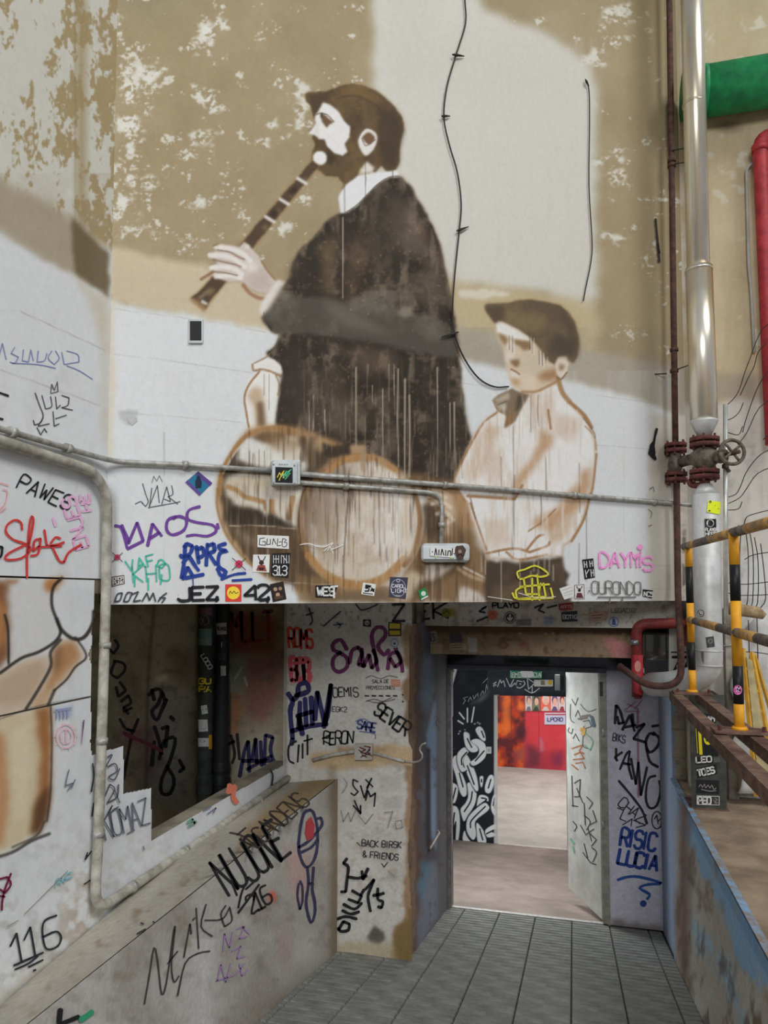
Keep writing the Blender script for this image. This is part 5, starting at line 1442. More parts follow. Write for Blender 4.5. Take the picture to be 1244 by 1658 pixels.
t = thing('steel_post', 'thin bare steel post right of the valve', 'post')
tube('shaft', [vx(1175, 655, 4.5), vx(1176, 1010, 4.5)], .0135, mat('bare_steel', (206, 206, 200), .35, .6), t, 16)
tube('clamp', [vx(1175, 752, 4.5), vx(1175, 758, 4.5)], .019, M_VALVE, t, 14)
DU = 4.765
t = thing('air_duct', 'fat dark green duct crossing high in the right corner', 'duct')
tube('duct', [Vector((.74, DU, onu(1145, 148, DU).z)), Vector((3.1, DU, onu(1145, 148, DU).z))], .150, M_GREEN, t, 36)
tube('rim', [Vector((.85, DU, onu(1145, 148, DU).z)), Vector((.88, DU, onu(1145, 148, DU).z))], .155, M_GREEN, t, 36)
t = thing('fire_pipe', 'bright red pipe with an elbow on the right wall', 'pipe')
tube('pipe', bend([vx(1300, 216, 4.84), vx(1230, 220, 4.84), vx(1238, 400, 4.84), vx(1252, 720, 4.84)], .09), .043, M_RED, t, 24)
tube('collar', [vx(1230.5, 236, 4.84), vx(1231, 246, 4.84)], .049, M_RED, t, 24)
t = thing('conduit', 'pale thin conduit curving down beside the red pipe', 'conduit')
tube('pipe', bend([vx(1290, 258, 4.9), vx(1209, 264, 4.9), vx(1213, 430, 4.9), vx(1217, 470, 4.9), vx(1222, 570, 4.9)], .07), .0095, mat('pale_conduit', (176, 178, 172), .6, rgb2=(160, 160, 152)), t, 12)

# bent wire netting in front of the right wall
t = thing('wire_netting', 'torn strands of wire netting hanging between steel post and red pipe', 'netting')
for i, s_ in enumerate(("1172,660 1186,648 1197,632 1206,604 1215,580 1226,550 1238,530 1262,512", "1174,682 1188,676 1198,666 1204,652", "1199,640 1212,612 1222,592 1228,570 1242,556", "1203,700 1208,680 1222,640 1236,612 1262,580", "1178,700 1196,704 1203,690", "1195,720 1210,700 1230,660 1262,640",
                        "1176,806 1192,800 1200,786 1208,766 1222,746 1238,732 1262,724", "1178,816 1198,806 1210,790 1228,766 1262,752", "1205,850 1209,838 1222,832 1262,822", "1196,850 1200,862 1198,900 1200,990", "1236,712 1246,704 1262,700", "1178,826 1196,824 1202,812",
                        "1208,860 1212,900 1211,972 1204,984 1190,992", "1214,860 1220,900 1219,974 1210,988 1196,994", "1222,870 1228,910 1227,976 1216,990 1200,996", "1232,880 1238,930 1240,970 1232,984", "1206,906 1222,898 1262,892", "1180,944 1210,946 1262,940", "1172,958 1200,964 1262,962", "1200,1000 1202,1060 1200,1100", "1226,1000 1228,1080", "1212,1004 1214,1070", "1196,1056 1222,1056 1262,1062", "1182,900 1190,920 1196,950")):
    tube('strand', [onu(x, y, 4.62 + .02 * math.sin(i * 1.7) - .05 * max(0, (x - 1200) / 60)) for x, y in sm(P(s_), 3)], .0028, M_WIRE, t, 6)
t = thing('insulated_pipe', 'short tan insulated pipe stub behind the second railing post', 'pipe')
tube('lagging', [onu(1180, 985, 4.55), onu(1228, 992, 4.5), onu(1238, 998, 4.5)], [.036, .034, .02], mat('tan_lagging', (172, 150, 116), .9, rgb2=(132, 110, 82), scale=26, bump=.5), t, 18)
t = thing('cable_trunking', 'square grey trunking on the wall behind the second railing post', 'trunking')
a = onu(1173, 985, 4.86); b = onu(1190, 985, 4.86)
bm = bmesh.new(); bx(bm, a.x, b.x, 4.86, 4.929, -1.27, onu(1171, 985, 4.86).z, bev=.004); bmesh.ops.recalc_face_normals(bm, faces=bm.faces)
obj('shaft', bm, mat('grey_post_paint', (158, 152, 140), .7, rgb2=(120, 112, 98), scale=12), t)
tube('strap', [onu(1172, 1046, 4.855), onu(1191, 1044, 4.855)], .006, M_GALV, t, 6)

# red loop of pipe under the painted wall, with its dark glazed box
t = thing('red_pipe_loop', 'dark red pipe loop at the right end of the lintel', 'pipe')
UL = 4.98
tube('pipe', bend([vx(1112, 1009, UL), vx(1031, 1010, UL), vx(1032, 1128, UL)], .07), .034, M_DRED, t, 20)
tube('red_sleeve', [vx(1032, 1060, UL), vx(1033, 1120, UL), vx(1033, 1131, UL)], [.037, .037, .024], M_RED, t, 20)
tube('collar', [vx(1028, 1036, UL - .02), vx(1028, 1044, UL - .02)], .028, mat('dull_chrome', (160, 160, 164), .35, .7), t, 16)
flat('worn_patch', Plane((0, UL - .037, 0), (0, -1, 0)), circ(1033, 1079, 5, 9), (206, 140, 124), t, .002)
t = thing('glazed_box', 'dark glossy glazed box behind the red pipe loop', 'box')
M_GLASS = mat('dark_glass', (52, 50, 40), .06, 0, var=.05, spec=.9)
a, b = onu(1041, 1023, 5.10), onu(1084, 1094, 5.10)
bm = bmesh.new(); bx(bm, a.x, b.x, 5.10, 5.26, b.z, a.z, bev=.02); bmesh.ops.recalc_face_normals(bm, faces=bm.faces); obj('glass', bm, M_GLASS, t)
bm = bmesh.new(); bx(bm, a.x + .01, b.x - .01, 5.085, 5.2, b.z - .005, onu(1050, 1068, 5.1).z); bmesh.ops.recalc_face_normals(bm, faces=bm.faces); obj('lower_cover', bm, M_BLACK, t)
t = thing('number_sign', 'white sign with outlined black numerals beside the red pipe loop', 'sign')
S_77 = Plane((0, 5.16, 0), (0, -1, 0))
wallbox('board', S_77, 1083, 1016, 1119, 1096, .01, pm((206, 202, 192)), t, .002)
for a_, off in (("1087,1056 1122,1056|1087,1087 1122,1087", 0), ("1089,1064 1102,1064 1100,1070 1092,1086|1106,1064 1118,1064 1113,1074 1108,1086", 0)):
    graf(t, S_77, a_, 2 if off == 0 and '1087,1087' in a_ else 4.2, (30, 30, 32), 'black numerals', 0, name='numeral', off=.0125)
graf(t, S_77, "1096,1080 1102,1068|1112,1082 1118,1068", 1.6, (214, 212, 206), 'white outline', 0, name='numeral_outline', off=.0135)
flat('rust_stain', S_77, "1100,1018 1118,1018 1118,1040 1108,1048 1100,1040", (160, 84, 60), t, .0118)

# black and yellow railing along the right edge of the ramp
t = thing('railing', 'black and yellow striped pipe railing on the rusty beams', 'railing')
VR = .80
def post(x_top, x_bot, u, bands):
    a, b = onu(x_top, bands[0][0], u), onu(x_bot, bands[-1][1], u)
    zt_, zb = a.z, b.z
    for y0, y1, m in bands:
        f0, f1 = (y0 - bands[0][0]) / (bands[-1][1] - bands[0][0]), (y1 - bands[0][0]) / (bands[-1][1] - bands[0][0])
        tube('yellow_band' if m is M_YEL else 'black_band', [a.lerp(b, f0), a.lerp(b, f1)], .0198, m, t, 20)
post(1115, 1122, 4.30, [(884, 918, M_YEL), (918, 977, M_BLACK), (977, 1040, M_YEL), (1040, 1085, M_BLACK), (1085, 1121, M_YEL)])
post(1188, 1198, 3.136, [(862, 915, M_YEL), (915, 974, M_BLACK), (974, 1079, M_YEL), (1079, 1140, M_BLACK), (1140, 1182, M_YEL)])
def rail(y_a, y_b, us_, mats):
    pa, pb = onu(1112 if y_a < 950 else 1117, y_a, 4.316), onu(1189 if y_a < 950 else 1193, y_b, 3.136)
    d = (pb - pa) / (3.136 - 4.316)
    for (u0, u1), m in zip(zip(us_, us_[1:]), mats):
        tube('dark_band' if m is M_DKP else 'worn_band', [pa + d * (u0 - 4.316), pa + d * (u1 - 4.316)], .0198, m, t, 20)
rail(884, 862, (4.40, 4.2, 4.0, 3.6, 3.15, 2.91, 2.5, 2.1, 1.6), (M_DKP, M_YELW, M_DKP, M_YELW, M_DKP, M_YELW, M_DKP, M_YELW))
rail(1003, 1024, (4.316, 4.12, 3.88, 3.48, 3.07, 2.79, 2.42, 2.0, 1.6), (M_YELW, M_DKP, M_YELW, M_DKP, M_YELW, M_DKP, M_YELW, M_DKP))
for x, y, u in ((1121, 1120, 4.30), (1198, 1181, 3.136)):
    c = onu(x, y, u); bm = bmesh.new(); bx(bm, c.x - .10, c.x + .10, u - .055, u + .055, c.z - .012, c.z, bev=.002); bmesh.ops.recalc_face_normals(bm, faces=bm.faces); bp_ = obj('base_plate', bm, M_BEAM, t)
    for dx in (-.08, .08):
        tube('anchor_bolt', [c + Vector((dx, -.04, 0)), c + Vector((dx, -.04, .02))], .008, M_RUSTF, bp_, 6, False)
    tube('weld_foot', [c, c + Vector((0, 0, .012))], [.034, .026], M_YEL, t, 16)
ZB = onu(1121, 1120, 4.30).z - .012
def channel(label, v0, v1, h, side):
    t = thing('steel_beam', label, 'beam')
    for nm, d in (('flange', (v0, v1, 1.0, 4.40, ZB - .010, ZB)), ('flange', (v0, v1, 1.0, 4.40, ZB - h, ZB - h + .010)),
                  ('web', ((v0, v0 + .01) if side < 0 else (v1 - .01, v1)) + (1.0, 4.40, ZB - h + .01, ZB - .01))):
        box(nm, d, M_BEAM, t)
channel('rusty steel beam over the blue ramp wall', .535, .588, .05, -1)
channel('rusty steel beam under the striped railing posts', .668, .722, .05, -1)
# sticker covered metal upstand on the platform
t = thing('beam_support', 'dark steel upstand carrying the beams, its face full of stickers', 'support')
zp = ZB - .04
box('plate', (.672, .862, 4.6, 4.612, -1.27, zp), mat('dark_steel_plate', (78, 80, 74), .7, rgb2=(58, 58, 54), scale=12), t); box('rib', (.70, .715, 4.612, 4.8, -1.27, zp), M_BLACK, t); box('rib', (.82, .835, 4.612, 4.8, -1.27, zp), M_BLACK, t)
box('foot', (.66, .875, 4.59, 4.82, -1.27, -1.262), M_BEAM, t)
S_PIL = Plane((0, 4.6, 0), (0, -1, 0))
# yellow trestle and white sheet at the right edge
t = thing('step_ladder', 'yellow step ladder leaning by the second railing post', 'ladder')
M_LAD = mat('ladder_yellow', (206, 158, 60), .55, rgb2=(176, 132, 46), scale=14)
A0, A1 = onu(1203, 1050, 4.3), onz(1222, 1222, -1.27); A1 = onu(1226, 1290, 4.1); B0, B1 = onu(1217, 1056, 4.3), onu(1262, 1290, 4.1)
tube('rail', [A0, A1], .014, M_LAD, t, 4, False); tube('rail', [B0, B1], .014, M_LAD, t, 4, False)
for k in range(1, 7):
    f = k / 7; tube('rung', [A0.lerp(A1, f), B0.lerp(B1, f)], .011, M_LAD, t, 8)
tube('rear_leg', [onu(1222, 1060, 4.34), onu(1285, 1280, 4.4)], .011, M_LAD, t, 4, False)
bm = bmesh.new()
q = [A0.lerp(A1, .06) + Vector((.012, -.012, 0)), B0.lerp(B1, .06) + Vector((-.006, -.012, 0)), B0.lerp(B1, .9) + Vector((-.02, -.012, 0)), A0.lerp(A1, .9) + Vector((.012, -.012, 0))]
vs_ = [bm.verts.new(p_) for p_ in q] + [bm.verts.new(p_ + Vector((0, .008, 0))) for p_ in q]
bm.faces.new(vs_[:4]); bm.faces.new(vs_[4:][::-1])
for i in range(4): bm.faces.new((vs_[i], vs_[(i + 1) % 4], vs_[4 + (i + 1) % 4], vs_[4 + i]))
bmesh.ops.recalc_face_normals(bm, faces=bm.faces)
obj('board', bm, mat('dusty_board', (172, 158, 116), .8, rgb2=(140, 128, 96), scale=12), t)
t = thing('plastic_sheet', 'crumpled white plastic sheet heaped at the right wall', 'sheet')
bm = bmesh.new(); n_ = 22; g_ = []
rr = np.random.RandomState(4); nzs = fbm(n_ + 1, n_ + 1, 6, 3, 9)
for j in range(n_ + 1):
    for i in range(n_ + 1):
        x = 1192 + 150 * i / n_ + 10 * math.sin(j * .7) * (1 - i / n_); y = 985 + 300 * j / n_ + (1 - i / n_) ** 2 * 50 * (1 - j / n_) - 40 * math.sin(i / n_ * 2) * (1 - j / n_)
        g_.append(bm.verts.new(onu(x, y, 4.88 - .08 * (j / n_) - .10 * nzs[j, i] + .012 * math.sin(i * .9 + j * .4))))
for j in range(n_):
    for i in range(n_):
        k = j * (n_ + 1) + i; bm.faces.new((g_[k], g_[k + 1], g_[k + n_ + 2], g_[k + n_ + 1]))
o = obj('sheet', bm, mat('white_plastic', (206, 206, 204), .5, rgb2=(180, 178, 172), scale=8), t, True)
s_ = o.modifiers.new('thick', 'SOLIDIFY'); s_.thickness = .004

# ================================================================== door, vestibule fittings, far room
M_FRAME = mat('door_frame_paint', (150, 148, 134), .55, rgb2=(126, 124, 112), scale=20)
t = thing('door_frame', 'grey green metal door frame at the foot of the ramp', 'door frame')
def bxo(name, dims, m, bev=.003):
    bm = bmesh.new(); bx(bm, *dims, bev=bev); bmesh.ops.recalc_face_normals(bm, faces=bm.faces); return obj(name, bm, m, t)
bxo('jamb', (-1.035, -1.0, 6.0, 6.1, -2.62, -.62), mat('frame_steel', (128, 122, 116), .5, .2, rgb2=(96, 92, 90))); bxo('jamb', (.205, .262, 6.02, 6.1, -2.62, -.62), M_FRAME); bxo('head', (-1.035, .262, 6.01, 6.1, -.64, -.60), mat('frame_head', (104, 108, 116), .6))
bxo('strike_plate', (.208, .235, 6.012, 6.02, onu(968, 1127, 6.02).z, onu(968, 1104, 6.02).z), mat('dark_green_plate', (60, 72, 60), .6))
t = thing('door', 'white open door leaf scribbled all over, hinged at right', 'door')
h0, h1 = Vector((.20, 6.09, 0)), Vector((-.06, 6.66, 0)); dd = (h1 - h0).normalized(); nd = Vector((-dd.y, dd.x, 0)); nd = nd if nd.dot(-h1) > 0 else -nd
S_LEAF = Plane(h0 + nd * .0, nd)
bm = bmesh.new(); pts = [h0, h1, h1 - nd * .04, h0 - nd * .04]
lo = [bm.verts.new((p_.x, p_.y, -2.605)) for p_ in pts]; hi = [bm.verts.new((p_.x, p_.y, -.645)) for p_ in pts]
bm.faces.new(lo); bm.faces.new(hi)
for i in range(4): bm.faces.new((lo[i], lo[(i + 1) % 4], hi[(i + 1) % 4], hi[i]))
bmesh.ops.recalc_face_normals(bm, faces=bm.faces)
DOOR = t; LEAF = obj('leaf', bm, mat('door_white', (196, 196, 190), .6, rgb2=(172, 172, 166), scale=6), t)
wallbox('closer', S_LEAF, 905, 1092, 914, 1118, .04, M_BLACK, t, .003)
for y in (1180, 1330, 1440): tube('hinge', [S_LEAF.pt(978, y, .01), S_LEAF.pt(978, y + 12, .01)], .010, M_GALV, t, 10)
t = thing('exit_sign', 'green emergency exit sign over the inner doorway', 'sign')
S_SG = Plane((0, 9.80, 0), (0, -1, 0))
wallbox('panel', S_SG, 826, 1083, 878, 1098, .02, pm((36, 150, 116)), t, .003)
graf(t, S_SG, "827.5,1085 876.5,1085 876.5,1097 827.5,1097 827.5,1085", .7, (226, 232, 228), 'white border', 0, name='border', off=.0208); graf(t, S_SG, text('EMERGENCIA', 829.5, 1096, 6.8, 0, .62, .16), 1.3, (230, 236, 232), 'white lettering', 0, name='lettering', off=.0208)
flat('torn_patch', S_SG, "842,1088 850,1084 862,1086 866,1094 860,1097 846,1096", (232, 236, 234), t, .0204, 'white patch where the film is torn')
tube('bracket', [onu(848, 1076, 9.79), onu(850, 1085, 9.79)], [.06, .03], M_BLACK, t, 12)
t = thing('emergency_lamp', 'small white emergency lamp with a yellow mark over the inner doorway', 'lamp')
S_B2 = Plane((0, 9.93, 0), (0, -1, 0))
wallbox('housing', S_B2, 865, 1100, 896, 1111, .05, pm((214, 214, 208)), t, .012); S_B3 = Plane((0, 9.88, 0), (0, -1, 0)); flat('yellow_mark', S_B3, circ(891, 1105, 3.6), (226, 186, 50), t, .001); flat('dark_mark', S_B3, "876,1102 882,1102 883,1109 876,1109", (140, 126, 110), t, .001)
t = thing('light_switch', 'small white switch beside the white chain', 'switch')
wallbox('plate', S_B2, 788, 1209, 796, 1220, .01, pm((206, 210, 208)), t, .002); wallbox('rocker', S_B2, 790, 1212, 794, 1217, .004, pm((170, 176, 176)), t, .0006, .01)
for i, (x0, x1, cols_) in enumerate(((851, 862, ((200, 196, 196), (120, 110, 110))), (862, 875, ((120, 122, 100), (70, 70, 66))), (876, 892, ((222, 104, 84), (200, 190, 180))), (892, 905, ((216, 180, 176), (100, 80, 120))), (905, 916, ((200, 196, 200), (150, 50, 60))))):
    t = thing('portrait', ('pale portrait picture, first of the row over the red wall', 'dark green portrait picture in the row over the red wall', 'orange portrait picture in the row over the red wall', 'pink portrait picture with dark hair in the row', 'white portrait picture at the end beside the door')[i], 'picture', group='portraits in the far room')
    wallbox('panel', S_FAR, x0, 1120, x1 - .5, 1151, .02, pm(cols_[0]), t, 0); S_PF = Plane((0, 14.28, 0), (0, -1, 0))
    cx_ = (x0 + x1) / 2; flat('hair', S_PF, circ(cx_, 1133, (x1 - x0) * .36, 8), cols_[1], t, .001); flat('face', S_PF, circ(cx_ + .5, 1136, (x1 - x0) * .26, 6), (220, 170, 150), t, .002); flat('shoulders', S_PF, [(x0 + 1, 1151), (cx_ - 2, 1144), (cx_ + 2, 1144), (x1 - 1.5, 1151)], cols_[1], t, .0015)
t = thing('wall_sign', 'white and blue notice on the red wall of the far room', 'sign')
wallbox('board', S_FAR, 882, 1154, 918, 1173, .015, pm((198, 196, 214)), t, 0); S_SF = Plane((0, 14.285, 0), (0, -1, 0))
graf(t, S_SF, text('LPCRO', 887, 1168, 6, 0, .7, .2), 1.5, (60, 66, 120), 'blue lettering', 0, name='lettering', off=.001); graf(t, S_SF, "884,1157 917,1157", 2, (186, 70, 84), 'red band', 0, name='band', off=.001)

# ================================================================== writing and drawings on the walls
BK, GY, PUR, TEAL, NAVY, PINK, REDP = (34, 34, 38), (120, 122, 124), (104, 62, 142), (70, 176, 152), (36, 62, 142), (236, 150, 206), (206, 62, 60)
# --- painted wall
graf(WB, S_BACK, "246,782 249,771 254,779 258,770 263,780", 1.3, GY, 'thin grey crown over a scribbled tag')
graf(WB, S_BACK, "231,783 236,800 240,812 236,820 230,814|246,790 242,820 255,786 258,814|262,816 270,788 276,812 266,808|278,786 280,800 272,804 288,816|219,816 228,812 232,816|240,822 262,818 284,814 292,812", 1.6, (90, 92, 96), 'thin grey scribbled tag under a crown')
graf(WB, S_BACK, "186,851 197,856 206,888|197,850 206,870 208,880 222,846|222,846 232,876 206,889", 5, PUR, 'purple letter M'); graf(WB, S_BACK, "239,884 247,848 262,868|243,872 258,862", 5, PUR, 'purple letter A')
graf(WB, S_BACK, [P("286,836 272,842 270,858 280,866 298,858 302,842 290,836 280,840")], 5, PUR, 'purple letter O'); graf(WB, S_BACK, "324,820 306,826 304,840 320,846 344,850 350,860 336,868 316,866 302,868|352,848 354,856", 4.5, PUR, 'purple letter S')
graf(WB, S_BACK, text('VAF', 207, 926, 18, -14, .7, .35) + text('KHO', 216, 944, 26, -4, .62, .35, .0, .05) + [P("256,908 262,906 268,912 262,920 254,916 257,908"), P("218,934 218,950"), P("240,936 240,956"), P("262,930 260,946")], 2.6, TEAL, 'teal letters in two rows with drips')
graf(WB, S_BACK, "298,886 302,880 312,884 308,896 296,902 292,898|300,884 298,912 294,936|296,912 306,900 316,916 322,924|318,884 322,912|318,890 328,886 330,898 320,904|336,880 334,916|336,884 346,880 348,892 338,896 350,914|366,880 354,884 358,890 368,892 356,896 354,916 366,926 358,932 352,920|296,938 304,918 312,932|300,936 330,930", 6.2, NAVY, 'bold blue letters RARE with an arrow')
graf(WB, S_BACK, "358,938 380,930 398,928|376,940 408,938", 4.2, NAVY, 'two blue underlines'); graf(WB, S_BACK, "312,930 313,950|300,920 299,936", 1.6, NAVY, 'blue drips')
graf(WB, S_BACK, text('JEZ', 288, 973, 21, -2, .95, .16) + [P("352,966 350,974")], 5.2, BK, 'bold black letters JEZ'); graf(WB, S_BACK, text('42', 396, 972, 23, -3, .8, .2) + [P("435,966 433,975")], 5, BK, 'bold black number 42')
graf(WB, S_BACK, "186,974 190,962 198,960 194,972 186,974|200,974 206,960 214,960 208,973 200,974|214,962 224,958 216,974 228,972|230,974 238,960 242,972 248,960 252,974|256,974 262,966 270,960|258,968 268,968 262,976", 2.4, (70, 70, 74), 'thin dark row of looping letters')
for x, y, r_ in ((190, 902, 4.6), (387, 913, 6)):
    flat('graffiti_tag', S_BACK, circ(x, y, r_), (206, 40, 84), WB, label='magenta dot crossed out' if x < 300 else 'larger magenta dot crossed out')
    graf(WB, S_BACK, [[(x - r_ * 1.8, y - r_ * 1.6), (x + r_ * 1.8, y + r_ * 1.6)], [(x + r_ * 1.9, y - r_ * 1.6), (x - r_ * 1.9, y + r_ * 1.7)]], 1.2, (70, 60, 66), 'thin cross over the dot')
graf(WB, S_BACK, "840,936 838,926 850,922 866,916 880,922 888,930 876,934 862,932 850,936 842,938|862,936 862,972|848,936 852,962 872,962 876,944|880,944 884,966 838,970 836,956 852,948|830,960 840,970 896,968 892,952|870,930 874,972|842,950 890,946", 3, (206, 200, 64), 'yellow scribbled letters on the dark trousers')
graf(WB, S_BACK, text('DAYM', 972, 919, 24, -1, .62, .14) + text('S', 1042, 924, 22, 0, .7) + [P("1031,898 1032,918"), P("1034,887 1040,884 1038,890")], 3.4, PINK, 'pink letters DAYMIS'); flat('graffiti_tag', S_BACK, circ(1037, 886, 4.6), PINK, WB, label='pink dot over the pink letters')
graf(WB, S_BACK, text('OURONDO', 959, 962, 20, 0, .5, .15, 0, .04), 1.9, (118, 112, 106), 'grey letters OURONDO'); graf(WB, S_BACK, "968,967 1030,967|954,956 955,958|1036,957 1037,959|988,968 988,976|1008,968 1008,974", 2, (112, 106, 100), 'grey line under the grey letters')
graf(WB, S_BACK, "1062,354 1064,376 1066,398 1068,410|1066,396 1068,424", 3, (44, 40, 40), 'black brush stroke high by the rusty pipe', taper=-.4); graf(WB, S_BACK, "1064,694 1060,712 1058,730 1062,744|1054,722 1058,716", 4, (30, 28, 28), 'black drip mark by the valve'); flat('graffiti_tag', S_BACK, "1050,734 1053,720 1060,716 1062,734 1059,744", (30, 28, 28), WB, label='black blot by the valve')
graf(WB, S_BACK, "486,882 500,880 522,886 540,878 530,892|525,892 534,884 540,896|536,890 556,882", 1.1, (224, 222, 216), 'white scratched scribble on the drum skin'); graf(WB, S_BACK, "840,960 870,968 900,966|790,966 830,972", 1, (214, 212, 204), 'white scratches')
graf(WB, S_BACK, "1052,792 1058,788 1060,796|1050,824 1056,830 1054,838|1050,852 1056,850", 1, (90, 84, 78), 'small black ticks')
# --- left wall
graf(WL, S_LEFT, "-4,586 4,556 10,582|24,562 18,572 30,578 24,588 16,586|38,566 36,584 46,586 50,566 54,584|62,568 60,586 72,584 76,572|84,568 78,580 88,590 96,580 90,568|100,570 104,590 128,586 126,574 108,568|108,592 128,600 150,614|20,588 60,590 90,596", 1.6, (128, 140, 186), 'faint blue scribbled word')
graf(WL, S_LEFT, "82,636 84,622 88,632 93,618 94,634 82,637", 1.5, (96, 96, 98), 'thin crown on the left wall')
graf(WL, S_LEFT, "57,636 64,656 70,672 66,684 56,688 54,680|68,640 74,662 84,658 82,642|90,642 92,662 98,656|100,640 112,644 110,656 100,660 118,664|70,676 62,690 80,686|86,666 88,690 96,686|60,692 66,704 72,694 76,700|90,678 108,672", 1.7, (84, 84, 88), 'thin black scribbled tag under its crown')
graf(WL, S_LEFT, "-6,634 6,638 14,641|-6,676 5,679", 3.4, BK, 'two short black strokes on the upper left wall')
graf(WL, S_LEFT, text('PAWES', 26, 790, 24, 24, .62, .28, .1, .05), 2.8, BK, 'black letters PAWES')
graf(WL, S_LEFT, text('ENJES', 144, 884, 22, -106, .66, .2), 4, (240, 178, 216), 'pale pink letters running up the wall'); graf(WL, S_LEFT, text('HE', 148, 826, 15, -98, .8, .3) + [P("86,838 90,852")], 4, (240, 186, 220), 'small pale pink letters by the conduit')
graf(WL, S_LEFT, "36,858 34,846 24,842 12,850 10,862 22,874 40,880 50,890 34,904 10,906 14,896 46,880|44,936 44,900 48,850 52,836 54,846 48,878 44,896|50,900 62,896 66,872 56,876 54,892 64,884|72,858 76,884 92,882 104,878|82,880 90,870 98,872|84,884 96,908 104,910 112,894 132,882|60,886 100,884", 3.8, REDP, 'red flowing script')
graf(WL, S_LEFT, "-4,780 14,786|-2,826 8,816 12,796 4,792|0,830 10,822", 1.6, (232, 160, 158), 'faint red curve'); graf(WL, S_LEFT, "-6,884 4,886 2,900 -6,904", 4, BK, 'black round letter beside the red script')
graf(WL, S_LEFT, text('116', 30, 1560, 46, -24, .62, .25, .25), 3.2, (40, 42, 52), 'black number 116 on the left wall'); graf(WL, S_LEFT, "24,1570 46,1560 62,1548|46,1566 70,1554|54,1572 58,1570", 3, (40, 42, 52), 'black lines under the number')
graf(WL, S_LEFT, "-4,1424 12,1420 18,1432 8,1446 0,1440|18,1414 8,1440 4,1458 3,1474|-4,1450 8,1452", 3.4, (120, 30, 64), 'dark red squiggle'); graf(WL, S_LEFT, [circ(107, 1192, 15, 19) + [(122, 1192)], circ(107, 1192, 9, 12) + [(116, 1192)], P("107,1182 107,1204")], 2, (240, 190, 198), 'pink ring with a mark inside')
graf(WL, S_LEFT, [[(107 + 15 * math.cos(a), 1192 + 19 * math.sin(a)), (107 + 19 * math.cos(a), 1192 + 23 * math.sin(a))] for a in [k * .63 for k in range(10)]], 1.4, (240, 190, 198), 'pink rays')
graf(WL, S_LEFT, "112,1246 108,1262 106,1274|106,1272 118,1268 110,1280|122,1262 116,1276", 2, (120, 126, 140), 'grey marks on the white wall'); graf(WL, S_LEFT, "136,1166 134,1186 132,1206", 2, (100, 40, 100), 'thin purple dash', taper=.7)
graf(WL, S_LEFT, "92,1150 92,1164|98,1150 98,1164|104,1149 104,1163|110,1148 110,1162|88,1150 116,1146", 2, (150, 158, 190), 'faint blue bars'); graf(WL, S_LEFT, "90,1436 92,1424 100,1422 98,1432|104,1428 108,1416 116,1412|92,1430 116,1420", 2.4, (130, 190, 200), 'pale turquoise scribble')
graf(WL, S_LEFT, text('NOMAZ', 172, 1362, 40, -22, .36, .1, .2, .06), 2.2, (110, 112, 128), 'grey letters NOMAZ on the stepped plaster'); graf(WL, S_LEFT, "206,1350 218,1344|232,1370 234,1376", 2, (110, 112, 128), 'dash under the grey letters')
graf(WL, S_LEFT, "174,1226 182,1222 172,1242 186,1236 190,1248 176,1258 186,1262 194,1244|170,1290 178,1270 186,1278 174,1300 190,1290 192,1270|168,1330 182,1304 176,1318 192,1306|186,1280 194,1300", 2, (86, 88, 98), 'looping grey scribble on the narrow plaster step')
graf(WL, S_LEFT, "150,1236 152,1256 148,1282|152,1300 149,1322|148,1378 138,1392 142,1380|136,1432 148,1424", 2.4, (40, 40, 44), 'black ticks along the conduit'); graf(WL, S_LEFT, "40,1480 60,1460 90,1430 110,1410|12,1500 30,1490", 1.4, (150, 140, 126), 'brown scratch')
graf(WL, S_LEFT, "380,1272 378,1290 384,1300|372,1270 370,1284", 8, (236, 130, 104), 'orange smear on the ledge strip'); graf(WL, S_LEFT, "330,1312 342,1306|336,1318 350,1308 346,1316", 2, (120, 126, 150), 'small blue scribble on the strip'); graf(WL, S_LEFT, "438,1246 442,1256 440,1272", 2.6, BK, 'black stroke across the strip')
graf(WL, S_LEFT, "304,1332 312,1326 316,1334|306,1338 318,1330", 4, (120, 164, 144), 'green smudge on the strip')
# --- recess
graf(WR_, S_REC, "186,1036 192,1046 184,1058 176,1050|184,1070 200,1074 202,1086 190,1098 180,1090 186,1072|194,1104 204,1118 192,1128 188,1112|196,1136 208,1126 212,1138 200,1146 208,1156|200,1152 214,1146|194,1164 204,1180 218,1184|224,1164 216,1184 206,1180|214,1186 204,1240 200,1262", 4.6, (40, 38, 36), 'black letters running down the recess wall')
graf(WR_, S_REC, "240,1126 252,1116 262,1120 256,1140 246,1152 254,1166 262,1150 270,1132|246,1116 250,1134|264,1122 268,1140|250,1176 258,1200 262,1222|262,1180 272,1176 268,1210|258,1230 266,1200 284,1196 276,1230 262,1262 262,1284 276,1284 282,1262 270,1240|276,1160 282,1166|290,1230 298,1244 290,1250|250,1200 246,1240", 6, (44, 42, 42), 'big black tangle of letters in the recess')
graf(WR_, S_REC, "200,1186 220,1196 244,1206 262,1216", 6, (128, 60, 78), 'dim red stroke in the recess')
S_RE = S_SET
graf(WR_, S_RE, text('MULT', 376, 1040, 46, -2, .34, .1, 0, .06), 6, (120, 44, 38), 'dim red letters behind the drain pipes'); graf(WR_, S_RE, "388,1258 396,1216 402,1200 404,1250|408,1230 414,1196 416,1236|422,1200 424,1240|428,1238 430,1190 442,1194 438,1214 444,1234|392,1232 440,1232|400,1246 440,1224", 6, (52, 48, 84), 'dark blue letters low behind the drain pipes'); graf(WR_, S_RE, "374,1190 380,1220 376,1236|384,1188 388,1230|368,1206 380,1200", 5, (48, 46, 46), 'black strokes low behind the drain pipes')
